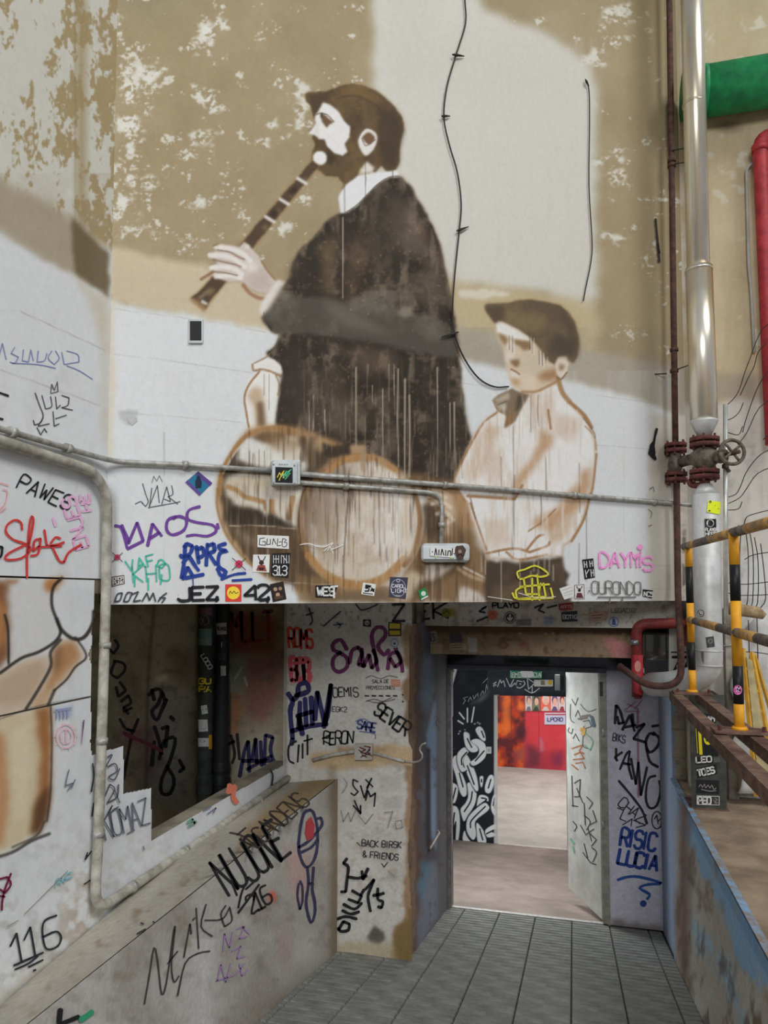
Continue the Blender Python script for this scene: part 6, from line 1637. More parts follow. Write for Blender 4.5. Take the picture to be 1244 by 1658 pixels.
# --- wall facing the ramp
graf(WF, S_FRONT, text('ROMS', 468, 1050, 30, -2, .28, .2, 0, .07), 4.4, (196, 70, 52), 'red orange letters ROMS'); graf(WF, S_FRONT, text('BOB', 472, 1104, 36, -3, .26, .15, 0, .08), 6.5, (214, 96, 108), 'thick pink letters'); graf(WF, S_FRONT, "486,1096 482,1124|500,1070 500,1110|474,1074 500,1072", 5, (206, 88, 100), 'thick pink strokes')
graf(WF, S_FRONT, "562,1052 552,1036 540,1042 540,1052 552,1058 562,1066 562,1080 550,1088 540,1082 540,1066 552,1056|566,1074 570,1054 580,1048 586,1058 580,1076 592,1078|586,1050 588,1080 598,1060 602,1082 610,1070 604,1052|612,1086 608,1062 602,1030 610,1016 622,1018 624,1030 612,1046 622,1060 630,1052|628,1084 632,1060 644,1056 650,1070 640,1080 632,1066|640,1048 650,1074 652,1088", 6.4, (104, 44, 86), 'thick purple flowing letters')
graf(WF, S_FRONT, "466,1122 474,1136 470,1152 474,1196|474,1134 482,1126 484,1110 496,1106 500,1118 488,1124 478,1126|486,1136 484,1180|494,1130 496,1176|504,1128 506,1174|510,1166 514,1120 526,1172 536,1108 532,1150 524,1178|472,1184 500,1176 530,1172|480,1160 506,1152|490,1190 484,1160|474,1196 472,1206", 8, (48, 46, 92), 'thick dark blue letters')
graf(WF, S_FRONT, "480,1200 468,1208 468,1230 476,1236|484,1206 482,1234|490,1204 490,1228|498,1190 498,1222|492,1200 506,1196", 3.2, BK, 'black letters CLIT'); graf(WF, S_FRONT, text('OEMIS', 540, 1130, 15, -4, .5, .2, 0, .08), 2, (56, 54, 56), 'small black letters OEMIS'); graf(WF, S_FRONT, text('EGK2', 538, 1152, 8, 2, .6, .3), 1.3, (70, 68, 68), 'tiny black letters')
graf(WF, S_FRONT, text('PERON', 524, 1206, 20, -3, .46, .05, .1, .07) + [P("522,1196 534,1190"), P("524,1200 538,1206")], 2.6, BK, 'black scribbled letters PERON')
graf(WF, S_FRONT, text('SEVER', 604, 1156, 22, 34, .52, .12, 0, .08), 3.6, BK, 'black slanting letters'); graf(WF, S_FRONT, text('SARE', 578, 1180, 14, 10, .5, .1, 0, .09), 3, (70, 80, 132), 'small blue letters'); graf(WF, S_FRONT, "576,1168 590,1164 600,1172|582,1184 606,1188 608,1196", 1.4, (90, 98, 140), 'thin blue strokes')
graf(WF, S_FRONT, text('SALA DE', 603, 1106, 5.2, -1, .62, .28) + text('PROYECCIONES', 593, 1116, 5.2, 0, .62, .24), 1.1, (84, 80, 78), 'small lettering in two lines', 0); graf(WF, S_FRONT, [[(591 + k * 11.4, 1126.5), (597.5 + k * 11.4, 1126.8)] for k in range(5)] + [P("652,1124 653,1126"), P("652,1135 653,1137")], 2.4, BK, 'row of black dashes', 0)
graf(WF, S_FRONT, "592,1098 602,1094 616,1099 630,1094 644,1097|592,1136 606,1132 622,1136 640,1132|594,1134 612,1138 634,1130", 1.2, (96, 92, 90), 'thin pen lines'); graf(WF, S_FRONT, [[(633, y), (648, y + .4)] for y in (1101, 1104, 1107, 1110)], 1.6, (206, 110, 76), 'orange bars', 0)
graf(WF, S_FRONT, text('Z', 636, 1006, 27, -2, .74, .3), 3.6, BK, 'black letter Z under the painted wall'); graf(LINT, S_LINT, text('EK', 672, 1004, 26, -2, .9, .3, 0, .05), 3.6, BK, 'black letters EK on the lintel'); graf(WF, S_FRONT, "552,990 542,998 524,1014|576,978 586,988 604,982 612,978|500,984 506,1004 502,1012|496,996 508,992", 2.2, (50, 48, 48), 'black strokes under the painted wall'); graf(WF, S_FRONT, "545,1008 552,1012 548,1018|540,1012 556,1010", 2, (80, 100, 116), 'small blue scribble')
graf(LINT, S_LINT, text('PLAYO', 798, 984, 8, 0, .9, .2), 2.6, (40, 40, 42), 'black letters PLAYO on the lintel'); graf(LINT, S_LINT, "780,986 788,982 776,990 786,992|772,1006 792,998|866,984 880,978 872,988 882,992|886,984 902,980", 3, (44, 42, 44), 'black strokes on the lintel'); graf(LINT, S_LINT, text('LEGACIO', 990, 992, 7, 0, .7, .2), 1.2, (112, 106, 100), 'faint letters on the lintel')
graf(WF, S_FRONT, "580,1266 572,1262 572,1272 580,1282 574,1288 568,1284|584,1272 590,1292 598,1268|592,1296 596,1280 600,1290 608,1284 606,1306|592,1262 604,1274|602,1260 594,1276|574,1296 580,1310 585,1316|572,1304 584,1318 584,1304", 2.6, BK, 'black letters and an arrow')
graf(WF, S_FRONT, text('BACK BIRSK', 586, 1370, 10, 3, .56, .25, 0, .05) + text('& FRIENDS', 588, 1388, 10, 5, .56, .25, 0, .05) + [P("618,1398 622,1404 628,1396"), P("578,1364 584,1370")], 1.8, (70, 68, 68), 'small black words in two rows')
graf(WF, S_FRONT, "548,1506 556,1492 566,1496 564,1506 552,1508 548,1502|546,1488 560,1484 578,1488|554,1474 568,1480 582,1476|556,1464 574,1472 586,1462|564,1456 580,1462 586,1450|570,1442 584,1450 590,1440|562,1390 556,1398 564,1404 562,1424 560,1444 552,1444|564,1420 580,1422 594,1418|586,1410 588,1424 596,1406|592,1440 606,1424 602,1434 596,1452 600,1476|604,1450 616,1448 622,1446|612,1438 612,1456 620,1460 618,1470 612,1468", 5, BK, 'big black letters running up the wall')
graf(WF, S_FRONT, "552,1312 556,1330 564,1316 568,1330 576,1312|580,1320 592,1334 604,1318|622,1316 636,1314 628,1340|640,1330 650,1328 652,1340 642,1342 640,1332|556,1260 562,1270 554,1284|628,1410 640,1420", 1.6, (140, 136, 132), 'faint grey scribbles')
# --- low wall by the ramp and its ledge
graf(WPA, S_PAR, text('NUJONE', 372, 1452, 62, -36, .30, .12, .1, .05), 5.2, BK, 'black letters NUJONE on the ramp wall'); graf(WPA, S_PAR, "386,1470 392,1444 402,1424|386,1478 420,1432|398,1440 420,1420|376,1430 384,1450", 3.6, BK, 'black strokes under the letters'); graf(WPA, S_PAR, text('216', 408, 1480, 28, -30, .5, .15, .1, .05), 3.4, BK, 'black number 216')
graf(WPA, S_PAR, "502,1311 492,1318 486,1346 484,1374 490,1396 498,1404 508,1394 514,1372 514,1340 508,1316 502,1311|484,1372 500,1362 516,1344 522,1334 520,1324 512,1326|488,1380 504,1372 514,1360|498,1404 500,1430 496,1458 498,1476 504,1494 510,1480 510,1460 506,1440 508,1404|500,1430 508,1432", 4.6, (52, 52, 88), 'dark blue outline of a spoon'); flat('graffiti_tag', S_PAR, "496,1330 504,1322 510,1336 508,1356 498,1362 494,1350", (190, 60, 66), WPA, label='red filling of the spoon bowl'); graf(WPA, S_PAR, "484,1430 482,1450 486,1472 490,1460 490,1436 486,1426", 3.4, (52, 52, 88), 'dark blue loop by the spoon')
graf(WPA, S_PAR, "234,1626 242,1580 250,1534 256,1560 262,1610 270,1590 280,1520 284,1500 278,1560 282,1590 290,1580|272,1560 288,1540|298,1550 308,1496 310,1512|312,1490 316,1486|322,1536 318,1470|334,1464 326,1500 344,1516|332,1490 360,1488 372,1470|366,1466 358,1480 364,1500 376,1490 372,1468|288,1612 300,1560 320,1544 340,1540", 2.4, (66, 64, 62), 'thin grey letters SAIKO')
graf(WPA, S_PAR, "362,1540 364,1512 372,1534 378,1508|352,1588 358,1562 366,1590 374,1560|384,1504 396,1500 388,1520 400,1516|376,1540 390,1532 384,1552 398,1548|388,1560 392,1580 402,1570|392,1500 404,1512|350,1588 380,1578 396,1560", 2.2, (176, 140, 190), 'thin mauve scribble on the ramp wall')
graf(WPA, S_LEDGE, text('ALCANDENS', 408, 1382, 30, -41, .42, .12, -.2, .05), 2.8, (64, 56, 48), 'dark letters along the ledge'); graf(WPA, S_LEDGE, "372,1348 390,1352 402,1360|384,1352 398,1340|390,1356 396,1368", 3, (60, 56, 54), 'black mark on the ledge')
graf(WPA, S_LEDGE2, "228,1494 232,1496|248,1492 250,1494|222,1512 236,1504", 3, (50, 48, 48), 'black dots and dash on the ledge')
graf(WPA, S_PAR, "98,1634 96,1656|94,1660 128,1646", 8, (36, 36, 38), 'black stroke low on the ramp wall'); graf(WPA, S_PAR, "130,1652 142,1644 150,1638", 9, (60, 160, 120), 'green stroke low on the ramp wall')
# --- wall beside the door
graf(WD, S_DOOR, "996,1172 998,1142 1004,1150 1010,1170 1002,1172 1000,1160|1008,1182 1020,1158 1028,1184|1010,1178 1030,1174|1024,1156 1026,1176|1030,1178 1044,1172 1026,1196 1046,1202|1060,1190 1052,1188 1046,1202 1052,1218 1064,1210 1068,1196 1058,1186|1046,1204 1052,1232 1066,1242|1056,1176 1070,1174", 4.6, (44, 42, 48), 'thick black letters DAZE')
graf(WD, S_DOOR, "998,1212 998,1230|1008,1218 996,1226 1000,1232|1004,1246 1014,1222 1020,1216 1018,1238 1024,1262|1010,1236 1022,1238|1022,1228 1030,1270 1034,1234 1038,1288 1048,1242|1062,1256 1050,1262 1046,1292 1052,1308 1064,1304 1070,1280 1068,1264|1002,1264 1024,1290 1040,1312 1048,1334", 4.2, (44, 42, 48), 'thick black letters KANO with a long stroke')
graf(WD, S_DOOR, text('BIKS', 992, 1200, 12, 8, .4, .2, 0, .08), 1.8, (70, 68, 74), 'small black letters'); graf(WD, S_DOOR, text('CHAZ', 1000, 1304, 17, 38, .6, .2, 0, .06), 2.2, (56, 54, 60), 'black slanting letters CHAZ'); graf(WD, S_DOOR, "1000,1308 1010,1312 1004,1326 1014,1330|1008,1336 1024,1326 1022,1338|1026,1328 1046,1336 1030,1340", 2, (56, 54, 60), 'black zigzag'); graf(WD, S_DOOR, [circ(1064, 1328, 8, 14) + [(1072, 1328)], P("1060,1326 1064,1320 1066,1334"), P("1066,1330 1072,1324 1070,1340")], 2, (50, 48, 54), 'black ringed scribble')
graf(WD, S_DOOR, text('RISIC', 1004, 1369, 28, 9, .44, .12), 5, (40, 66, 138), 'bold blue letters RISIC'); graf(WD, S_DOOR, text('LUCIA', 1000, 1398, 24, 11, .54, .1), 5.4, (40, 66, 138), 'bold blue letters LUCIA'); graf(WD, S_DOOR, "1000,1425 1016,1420 1036,1420 1072,1430 1050,1432 1036,1438 1052,1448 1048,1456", 4.6, (46, 84, 150), 'blue underline curling down'); flat('graffiti_tag', S_DOOR, circ(1042, 1463, 5.5), (46, 74, 138), WD, label='blue dot under the underline')
# --- door leaf
for s_, w, cl_, l_ in (("926,1132 932,1142 936,1130|924,1140 924,1164 930,1170|940,1140 952,1152 966,1148|932,1160 936,1150 942,1166|944,1168 954,1166 958,1176 948,1180|922,1178 920,1184 926,1188 928,1180|928,1196 932,1188 938,1200|946,1176 944,1206 952,1212", 1.4, (74, 76, 74), 'black scribbles high on the door'),
                   ("926,1212 944,1206 938,1216 946,1220|930,1222 940,1218 946,1228 928,1230|932,1236 944,1234 948,1244|926,1238 936,1246", 2, (170, 104, 66), 'orange brown flames on the door'), ("926,1256 928,1306|930,1268 940,1262 938,1290 930,1290|934,1276 944,1300|926,1304 936,1306|928,1330 934,1338 930,1346|950,1290 960,1300 954,1310|946,1320 956,1330 950,1344|956,1350 966,1360 958,1370|946,1300 948,1336|940,1336 948,1350", 1.7, (70, 72, 72), 'black scribbles halfway down the door'),
                   ("960,1312 966,1330 954,1336|948,1352 962,1342|946,1366 952,1390|958,1372 966,1380 960,1396|952,1340 958,1362|944,1380 956,1396 966,1400", 1.6, (70, 72, 72), 'black scribbles low on the door'), ("924,1358 930,1366|928,1370 930,1380", 3, (120, 180, 150), 'green dashes on the door'), ("948,1186 960,1200 956,1214 946,1206", 1.6, (110, 170, 130), 'thin green loop on the door'), ("940,1182 946,1180 944,1190", 6, (206, 164, 90), 'ochre blot on the door'), ("958,1160 962,1176", 5, (70, 96, 116), 'dark blue smudge on the door'), ("942,1160 956,1158|936,1164 950,1162", 3, (120, 108, 98), 'grey smudge on the door')):
    graf(LEAF, S_LEAF, s_, w, cl_, l_)
# --- chain wall
graf(WBK, S_BLACK, "750,1130 754,1134 750,1140|752,1130 758,1128|758,1136 762,1128 764,1134|766,1126 768,1132 772,1124|774,1122 774,1128|778,1126 782,1118 784,1124|786,1122 788,1108 790,1116|782,1106 790,1098", 1.1, (170, 176, 184), 'thin white writing on the black wall')
graf(WBK, S_BLACK, "799,1106 804,1110|799,1110 804,1104|802,1104 800,1112|806,1112 810,1100 812,1106 816,1102 818,1112|820,1098 826,1112 832,1100|828,1112 834,1106 838,1114|846,1104 838,1102 836,1110 842,1114 850,1108 848,1102|842,1107 844,1108|854,1098 856,1116 866,1106 854,1098|850,1116 862,1122 874,1114|862,1110 862,1122", 1.4, (222, 226, 232), 'white mirrored scrawl over the doorway')

# ================================================================== stickers
G1 = 'stickers on the painted wall'
K, Wt = (30, 30, 32), (214, 214, 210)
sticker(S_BACK, "321,763 344,782 323,803 300,781", (36, 110, 140), 'blue and violet diamond sticker with a dark figure', G1, [('p', "316,768 321,763 344,782 340,787", 0, (84, 62, 130)), ('p', "300,781 304,777 326,799 323,803", 0, (90, 70, 140)), ('p', "319,773 324,773 327,780 326,790 317,791 316,780", 0, (24, 40, 60)), ('p', circ(321.5, 773, 3), 0, (24, 40, 60))])
sticker(S_JB, "446,756 474,757 474,782 446,781", K, 'black sticker with a yellow and green scribble on the junction box', G1, [('s', "449,773 453,765 456,772 460,762|452,778 458,764 460,774", 1.3, (222, 200, 60)), ('s', "458,774 464,762 462,772 470,762|462,776 470,766|456,770 472,760", 1.3, (90, 190, 140))], base=.0006)
sticker(S_BACK, "417,866 468,868 468,889 417,886", Wt, 'white sticker with outlined bubble letters on the drum', G1, [('s', "429,871 421,872 420,882 430,883 430,877 425,877|433,872 432,882 438,881 438,873|441,882 443,872 447,881|450,872 449,884 455,883|452,878 456,877|458,872 457,884 463,885 465,879 460,878 464,874 458,872", 1.3, (40, 40, 44))])
sticker(S_BACK, "410,898 437,898 436,927 409,926", Wt, 'white sticker with a horned red brown figure by the drum', G1, [('s', "418,900 421,907 426,908 430,901", 1.6, K), ('p', circ(423.5, 911, 4), 0, (60, 46, 44)), ('p', "415,924 418,915 429,915 432,925", 0, (150, 70, 60)), ('p', "419,919 428,919 427,923 420,923", 0, (40, 36, 40))])
sticker(S_BACK, "441,896 471,895 467,936 439,932", K, 'tall black sticker with white block letters over 313', G1, [('l', [[(443 + i * 4.2, 899), (443 + i * 4.2, 912)] for i in range(7)] + [[(443, 905), (451, 905)], [(457, 899), (466, 911)]], 1, Wt), ('s', text('313', 442, 931, 15, 1, .5, .2), 1.7, Wt)])
sticker(S_BACK, "365,946 391,946 391,974 365,974", (206, 64, 56), 'red square sticker with a yellow disc', G1, [('p', circ(378, 960, 10.5), 0, (236, 204, 60)), ('s', "371,962 373,957 376,961 379,957 382,961 386,959", 1, K)])
sticker(S_BACK, "437,946 459,941 464,970 442,975", (44, 36, 32), 'dark photographic sticker with pale skulls', G1, [('p', circ(446, 954, 3.2), 0, (170, 140, 110)), ('p', circ(454, 953, 3), 0, (150, 120, 96)), ('p', circ(450, 963, 3.4), 0, (180, 150, 120)), ('p', "444,966 458,964 459,968 446,971", 0, (84, 62, 50))])
sticker(S_BACK, "511,948 547,947 542,968 511,967", K, 'black sticker with white block letters WEST', G1, [('s', text('WES', 514, 964, 13, 0, .66, .12), 2.6, Wt), ('s', "536,950 547,949|541,950 541,968", 3, Wt), ('s', "532,954 536,958 533,962", 1.4, (150, 130, 120))])
sticker(S_BACK, "588,943 609,946 606,965 585,962", Wt, 'white tilted sticker with a black star and numeral', G1, [('p', "592,946 602,948 600,952 596,951 595,954 591,953", 0, K), ('s', "591,957 597,957 598,953", 2.4, K), ('p', "602,950 604,953 607,953 605,956 606,959 602,957 599,958 601,954", 0, K), ('l', "588,960 604,962", 1.4, K)])
sticker(S_BACK, "632,934 661,935 657,970 630,966", (64, 62, 78), 'dark slate sticker lettered CAROL LIGHT in a ring', G1, [('s', [circ(645, 952, 12, 14) + [(657, 952)]], .8, (170, 168, 178)), ('s', text('CAROL', 635, 951, 5, 2, .7, .25) + text('LIGHT', 634, 959, 6, 2, .75, .25), 1.1, (206, 206, 212)), ('s', [circ(645, 940, 2.4) + [(647.4, 940)]], .9, (206, 206, 212)), ('l', "640,964 650,965", 1, (180, 180, 186))])
sticker(S_BACK, "677,957 689,951 694,966 682,972", (36, 124, 66), 'small tilted green sticker with a white patch', G1, [('p', circ(686, 961, 4), 0, (196, 210, 200)), ('p', "683,969 693,964 694,966 682,972", 0, Wt)])
S_LAMP = Plane(S_BACK.p0 + MN * .062, MN)
sticker(S_LAMP, "697,885 737,888 736,903 697,900", Wt, 'white sticker with spiky black letters on the emergency lamp', G1, [('s', "700,893 701,894|704,899 706,888 708,899|711,890 711,899|714,899 716,889 719,899|722,891 722,900|725,900 726,892 730,892 730,900|733,888 732,899|735,896 736,897", 1.7, K), ('s', "706,901 707,903|731,902 732,904", 2, (160, 226, 60))], base=.0006)
sticker(S_LAMP, "739,884 750,883 755,890 750,906 741,907 736,892", (78, 62, 56), 'dark cut out creature sticker at the end of the emergency lamp', G1, [('p', circ(745, 893, 3), 0, (150, 130, 116)), ('s', "741,900 745,897 750,900", 1.4, (30, 26, 26))], base=.0006)
sticker(S_BACK, "943,906 961,904 964,935 947,938", K, 'black sticker with four white block glyphs by the pink letters', G1, [('l', "946,909 947,919|950,909 951,919|946,914 951,914|955,908 956,918|959,908 960,917|955,913 960,912|948,923 950,935|954,922 950,929|957,922 958,934|961,922 962,933|957,928 961,927", 1.2, Wt)])
sticker(S_BACK, "906,953 929,945 932,966 914,971", (206, 206, 202), 'white torn paper sticker with faint lines', G1, [('l', "911,956 926,951|913,961 928,956|914,965 926,961", .7, (150, 150, 150))])
sticker(S_BACK, "929,946 947,945 948,970 930,971", (206, 202, 200), 'white framed sticker with a horned maroon figure', G1, [('l', "930.5,947.5 946,946.5 946.5,969 931,969.5 930.5,947.5", .8, K), ('s', "934,949 936,953 941,953 943,949", 1.3, K), ('p', circ(938.5, 956, 2.4), 0, K), ('p', "933,968 935,960 942,960 945,968", 0, (90, 44, 52))])
sticker(S_BACK, "1041,954 1058,956 1056,969 1041,966", K, 'small black sticker with white letters at the corner', G1, [('s', text('NC5', 1043, 965, 7, 4, .6, .2), 1.7, Wt)])
sticker(S_BACK, "180,934 201,931 202,945 181,950", (70, 44, 46), 'dark brown stamp like sticker with white letters', G1, [('l', "182,936 200,933 200.5,944 183,948 182,936", .7, Wt), ('s', text('DROP', 184, 940, 4.4, -5, .8, .2) + text('PUNK', 184, 946, 4.4, -6, .8, .2), .9, Wt)])
sticker(S_BACK, "206,676 222,676 222,682 214,689 208,684", (176, 176, 174), 'torn grey paper scrap on the white wall', G1, [])
G2 = 'stickers under the painted wall'
sticker(S_FRONT, "588,1003 601,1003 601,1015 588,1014", K, 'small dark square sticker under the painted wall', G2, [('p', circ(594.5, 1008.5, 4), 0, (150, 150, 150)), ('s', "592,1008 597,1010", 1, K)])
sticker(S_FRONT, "629,1007 650,1008 650,1030 629,1030", (40, 38, 30), 'black and yellow square sticker at the corner of the opening', G2, [('p', "631,1009 648,1010 648,1018 631,1018", 0, (190, 170, 50)), ('p', "631,1021 648,1021 648,1028 631,1028", 0, (180, 160, 46))])
sticker(S_FRONT, circ(639, 1041, 7.5, 8), (176, 176, 180), 'round pale sticker ringed with blue above the purple letters', G2, [('s', [circ(639, 1041, 6, 6.5) + [(645, 1041)]], 1, (70, 80, 120)), ('p', circ(639, 1042, 2.2), 0, (70, 80, 120))])
sticker(S_LINT, circ(826, 1000, 10), (56, 54, 52), 'round black sticker with a white down arrow on the lintel', G2, [('s', [circ(826, 1000, 8) + [(834, 1000)]], 1.2, (176, 174, 170)), ('l', "826,995 826,1003", 2.4, (196, 194, 190)), ('l', "822,1000 826,1005 830,1000", 2.2, (196, 194, 190))])
sticker(S_LINT, "909,991 935,989 935,1006 910,1007", (44, 44, 50), 'dark sticker with a white lettered band on the lintel', G2, [('s', text('BOTIG', 912, 1002, 6, -1, .7, .2), 1.2, (200, 200, 200))])
sticker(S_LINT, "904,978 928,976 928,986 906,988", (140, 46, 50), 'dull red sticker under the wall edge', G2, [('s', text('ARTE', 908, 985, 4.6, -3, .9, .3), 1, (206, 170, 160))])
sticker(S_LINT, "954,993 978,991 986,996 978,1004 956,1005", (176, 150, 136), 'pinkish sticker with a pointed end on the lintel', G2, [('l', "958,997 976,995|958,1001 974,1000", 1, (120, 60, 56))])
sticker(S_LINT, circ(994, 1007, 9), (170, 172, 178), 'round white sticker with a blue emblem at the right of the lintel', G2, [('s', [circ(994, 1007, 7.4) + [(1001.4, 1007)]], 1.1, (60, 80, 140)), ('p', "991,1012 992,1003 994,1000 996,1003 998,1012", 0, (60, 80, 140))])
sticker(S_LINT, "835,1003 860,1002 860,1013 836,1013", (120, 118, 112), 'grey worn sticker in the middle of the lintel', G2, [('l', "838,1006 856,1005|840,1010 852,1009", 1, (80, 80, 78))])
sticker(S_LINT, circ(723, 992, 8, 7.5), (128, 122, 50), 'round olive sticker beside the black letters on the lintel', G2, [('s', "718,994 724,988 728,994", 1.4, (60, 56, 30))])
sticker(S_LINT, circ(797, 996, 7, 8), (186, 104, 76), 'orange round sticker on the lintel', G2, [('s', "793,998 797,992 801,998", 1, (120, 60, 44))])
S_BM = Plane((0, 5.28, 0), (0, -1, 0))
sticker(S_BM, "685,1024 707,1024 707,1040 685,1040", (170, 170, 162), 'pale sticker with two rows of letters on the brown beam', G2, [('s', text('FREE', 687, 1031, 5, 0, .8, .2) + text('WORLD', 687, 1038, 5, 0, .66, .16), 1.1, (60, 60, 62))])
sticker(S_BM, "728,1042 752,1041 752,1052 729,1053", (168, 160, 132), 'tan sticker with faint letters on the brown beam', G2, [('l', "731,1045 749,1044|731,1049 748,1048", 1.2, (110, 100, 80))])
sticker(S_BM, "758,1034 773,1034 772,1056 759,1055", (180, 176, 166), 'upright blank white sticker on the brown beam', G2, [])
G3 = 'stickers on the drain pipes'
for q, c_, l_, pr in (("322,984 343,984 343,996 322,996", (128, 92, 104), 'dull mauve sticker at the top of the drain pipe', []), ("321,1033 343,1033 343,1045 321,1045", (126, 150, 142), 'pale green square sticker on the drain pipe, under the round one', [('l', "323,1036 341,1036|323,1040 341,1040|323,1043 338,1043", 1.4, (90, 130, 124))]),
                      ("322,1018 343,1018 343,1034 322,1034", (104, 140, 132), 'grey green sticker with lines on the drain pipe', [('l', "324,1022 341,1022|324,1026 341,1026|324,1030 341,1030", 1.4, (70, 100, 96))]),
                      ("322,1059 328,1051 343,1076 342,1086", (44, 44, 46), 'slanting black sticker with white letters on the drain pipe', [('s', text('LOCO', 325, 1062, 7, 58, .8, .2), 1.8, Wt)]),
                      ("321,1097 343,1097 343,1122 321,1122", (50, 54, 48), 'dark sticker with bright yellow letters in two rows', [('s', text('GU', 322, 1107, 8.5, 0, 1, .25) + text('RA', 323, 1120, 8.5, 0, 1, .25), 2.6, (232, 206, 50)), ('p', "332,1108 333.5,1110.5 336,1111 334,1113 334.5,1116 332,1114 329.5,1116 330,1113 328,1111 330.5,1110.5", 0, (60, 56, 30))]),
                      ("325,1143 335,1141 337,1155 327,1157", Wt, 'small tilted white sticker with a grey dash', [('l', "328,1149 334,1148", 2.4, (80, 80, 80))]), ("321,1165 336,1165 337,1184 322,1185", Wt, 'plain white square sticker with a faint face', [('s', "327,1174 328,1174|332,1173 333,1173|326,1179 330,1181 334,1178", 1, (150, 150, 150))]),
                      ("321,1195 338,1195 338,1209 321,1209", Wt, 'white sticker with a black blot on the drain pipe', [('p', circ(328, 1200, 4, 2.4), 0, K)]), ("338,1190 343.5,1190 343.5,1213 338,1213", (222, 160, 40), 'narrow orange strip sticker', [])):
    sticker(C_P1, q, c_, l_, G3, pr, cyl=True)
sticker(C_P1, circ(331, 1004.5, 8.4), (120, 118, 112), 'round grey sticker near the top of the drain pipe', G3, [('s', [circ(331, 1004.5, 5.5) + [(336.5, 1004.5)]], 1.4, (60, 60, 60))])
for q, c_, l_, pr in (("350,1009 367,1008 367,1027 351,1028", (170, 168, 160), 'white sticker with a dark lettered band on the black pipe', [('s', text('SUNSE', 352, 1020, 5, 2, .55, .15), 1.3, K)]), ("356,1037 367,1037 367,1051 357,1051", (40, 40, 42), 'black sticker with a white letter F on the black pipe', [('s', "359,1048 359,1040 365,1040|359,1044 364,1044", 1.3, (180, 178, 172))]),
                      ("353,1056 367,1055 367,1069 354,1070", (52, 52, 52), 'black sticker with two grey rows on the black pipe', [('l', "356,1059 365,1059|356,1063 366,1062|356,1067 364,1066", 1.5, (150, 148, 142))]), ("357,1078 366,1078 366,1094 358,1094", (190, 188, 180), 'white and black sticker low on the black pipe', [('p', "360,1082 365,1085 362,1092 359,1090", 0, K)])):
    sticker(C_P2, q, c_, l_, G3, pr, cyl=True)
# stickers on the corner pipes
cS = vx(1145.5, 900, UP); C_S = Cyl(cS.x, UP, .075)
G4 = 'stickers on the silver pipe'
sticker(C_S, "1147,810 1168,813 1166,833 1145,829", (222, 236, 40), 'bright yellow note stuck near the top of the silver pipe', G4, [('p', "1148,812 1151,810 1153,813 1150,815", 0, K), ('s', "1158,818 1164,824", 1.2, (90, 100, 30)), ('p', "1146,828 1150,825 1151,828", 0, K)], cyl=True)
sticker(C_S, "1141,840 1160,840 1161,869 1142,868", K, 'black sticker with a white pixel face over two rows of letters', G4, [('p', circ(1150.5, 847, 6), 0, Wt), ('l', "1147,846 1149,846|1152,846 1154,846", 1.6, K), ('l', "1147,850 1154,850", 1.5, K), ('s', text('PLAYER', 1142.5, 860, 5, 0, .62, .1) + text('HERE', 1143, 867, 5, 0, .8, .2), 1.2, Wt)], cyl=True)
sticker(C_S, circ(1135, 993, 5.6), (40, 40, 42), 'small round black and white sticker on the silver pipe', G4, [('s', [circ(1135, 993, 3.8) + [(1138.8, 993)]], 1, Wt), ('p', circ(1135, 993, 1.6), 0, Wt)])
sticker(C_S, "1143,1032 1156,1030 1158,1047 1145,1049", (70, 70, 70), 'grey picture sticker low on the silver pipe', G4, [('p', circ(1150.5, 1038, 4), 0, (130, 130, 128)), ('l', "1147,1045 1156,1044", 1.6, K)], cyl=True)
sticker(C_S, "1130,1054 1140,1054 1140,1075 1131,1075", (110, 108, 106), 'worn grey sticker beside the first railing post', G4, [('l', "1132,1058 1138,1058|1132,1064 1138,1063|1132,1070 1137,1070", 1.4, (70, 70, 70))], cyl=True)
pc = onu(1196, 1119, 3.136); C_R2 = Cyl(pc.x, 3.136, .0198)
sticker(C_R2, circ(1195, 1117, 7, 8), (232, 110, 186), 'round pink sticker on the second railing post', 'stickers on the railing', [('s', "1191,1115 1194,1112 1197,1116 1199,1112|1192,1120 1196,1118 1198,1121", 1.1, (246, 220, 240))], base=.0008)
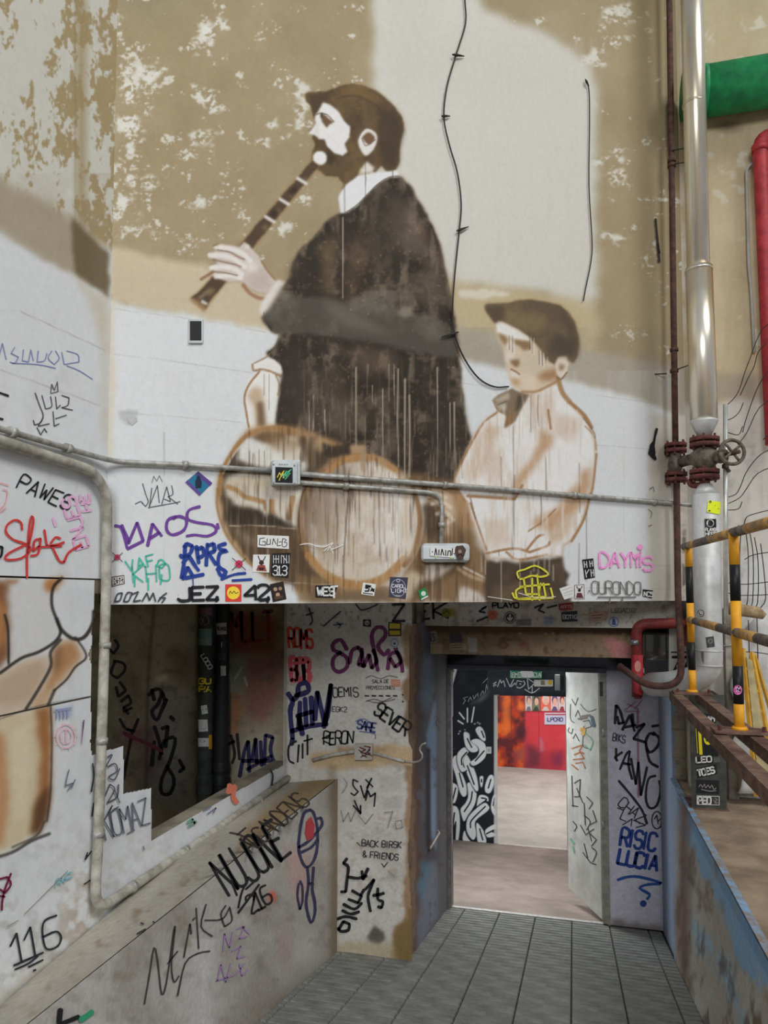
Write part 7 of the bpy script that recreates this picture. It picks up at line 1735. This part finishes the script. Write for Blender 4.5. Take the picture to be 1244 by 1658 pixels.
G5 = 'stickers on the beam support'
for q, c_, l_, pr in (("1133,1154 1160,1158 1160,1170 1135,1168", K, 'black sticker with cropped white letters right under the beam', [('s', text('LAM', 1138, 1167, 8, 3, .7, .2), 2, Wt)]), ("1126,1170 1136,1166 1139,1223 1129,1222", (30, 30, 26), 'tall black sticker with a yellow lettered strip', [('p', "1130,1172 1135,1171 1138,1222 1133,1222", 0, (222, 206, 40)), ('l', "1127,1174 1130,1220", 1, (222, 206, 40))]),
                      ("1139,1180 1164,1184 1164,1224 1140,1224", K, 'black sticker with a yellow cartoonless eye disc', [('p', circ(1147, 1196, 7, 10), 0, (226, 212, 40)), ('p', circ(1146, 1197, 3, 4), 0, K), ('s', "1156,1200 1164,1204", 2, (160, 130, 40))]), ("1126,1226 1150,1224 1155,1236 1127,1238", K, 'black sticker with white serif letters, under the yellow one', [('s', text('LEO', 1128, 1235, 9, -4, .8, .2), 2.2, Wt)]), ("1156,1226 1166,1227 1166,1234 1156,1235", (90, 90, 88), 'small grey sticker at the edge of the upstand', []),
                      ("1128,1244 1160,1237 1162,1253 1130,1260", K, 'black tilted sticker with white letters TOES', [('s', text('TOES', 1131, 1257, 10, -12, .62, .14), 2.6, Wt)]), ("1128,1262 1165,1264 1165,1286 1128,1284", (36, 36, 38), 'black sticker with a grey handwritten word', [('s', "1132,1274 1135,1270 1138,1275 1141,1269 1143,1276 1147,1271 1150,1276 1153,1271 1156,1278 1160,1276|1136,1278 1150,1281 1160,1280", 1, (160, 158, 154))]), ("1128,1287 1166,1288 1166,1305 1128,1304", (60, 60, 60), 'grey bordered sticker with white letters PEO at the foot', [('l', "1129,1288.5 1165,1289.5 1165,1303.5 1129,1302.5 1129,1288.5", .9, Wt), ('s', text('PEO', 1131, 1301.5, 11, 1, .55, .18), 2.6, Wt), ('s', "1158,1292 1162,1295 1157,1299 1163,1300|1156,1295 1160,1302", 1, (150, 148, 146))])):
    sticker(S_PIL, q, c_, l_.replace('cartoonless eye', 'eye like'), G5, pr)
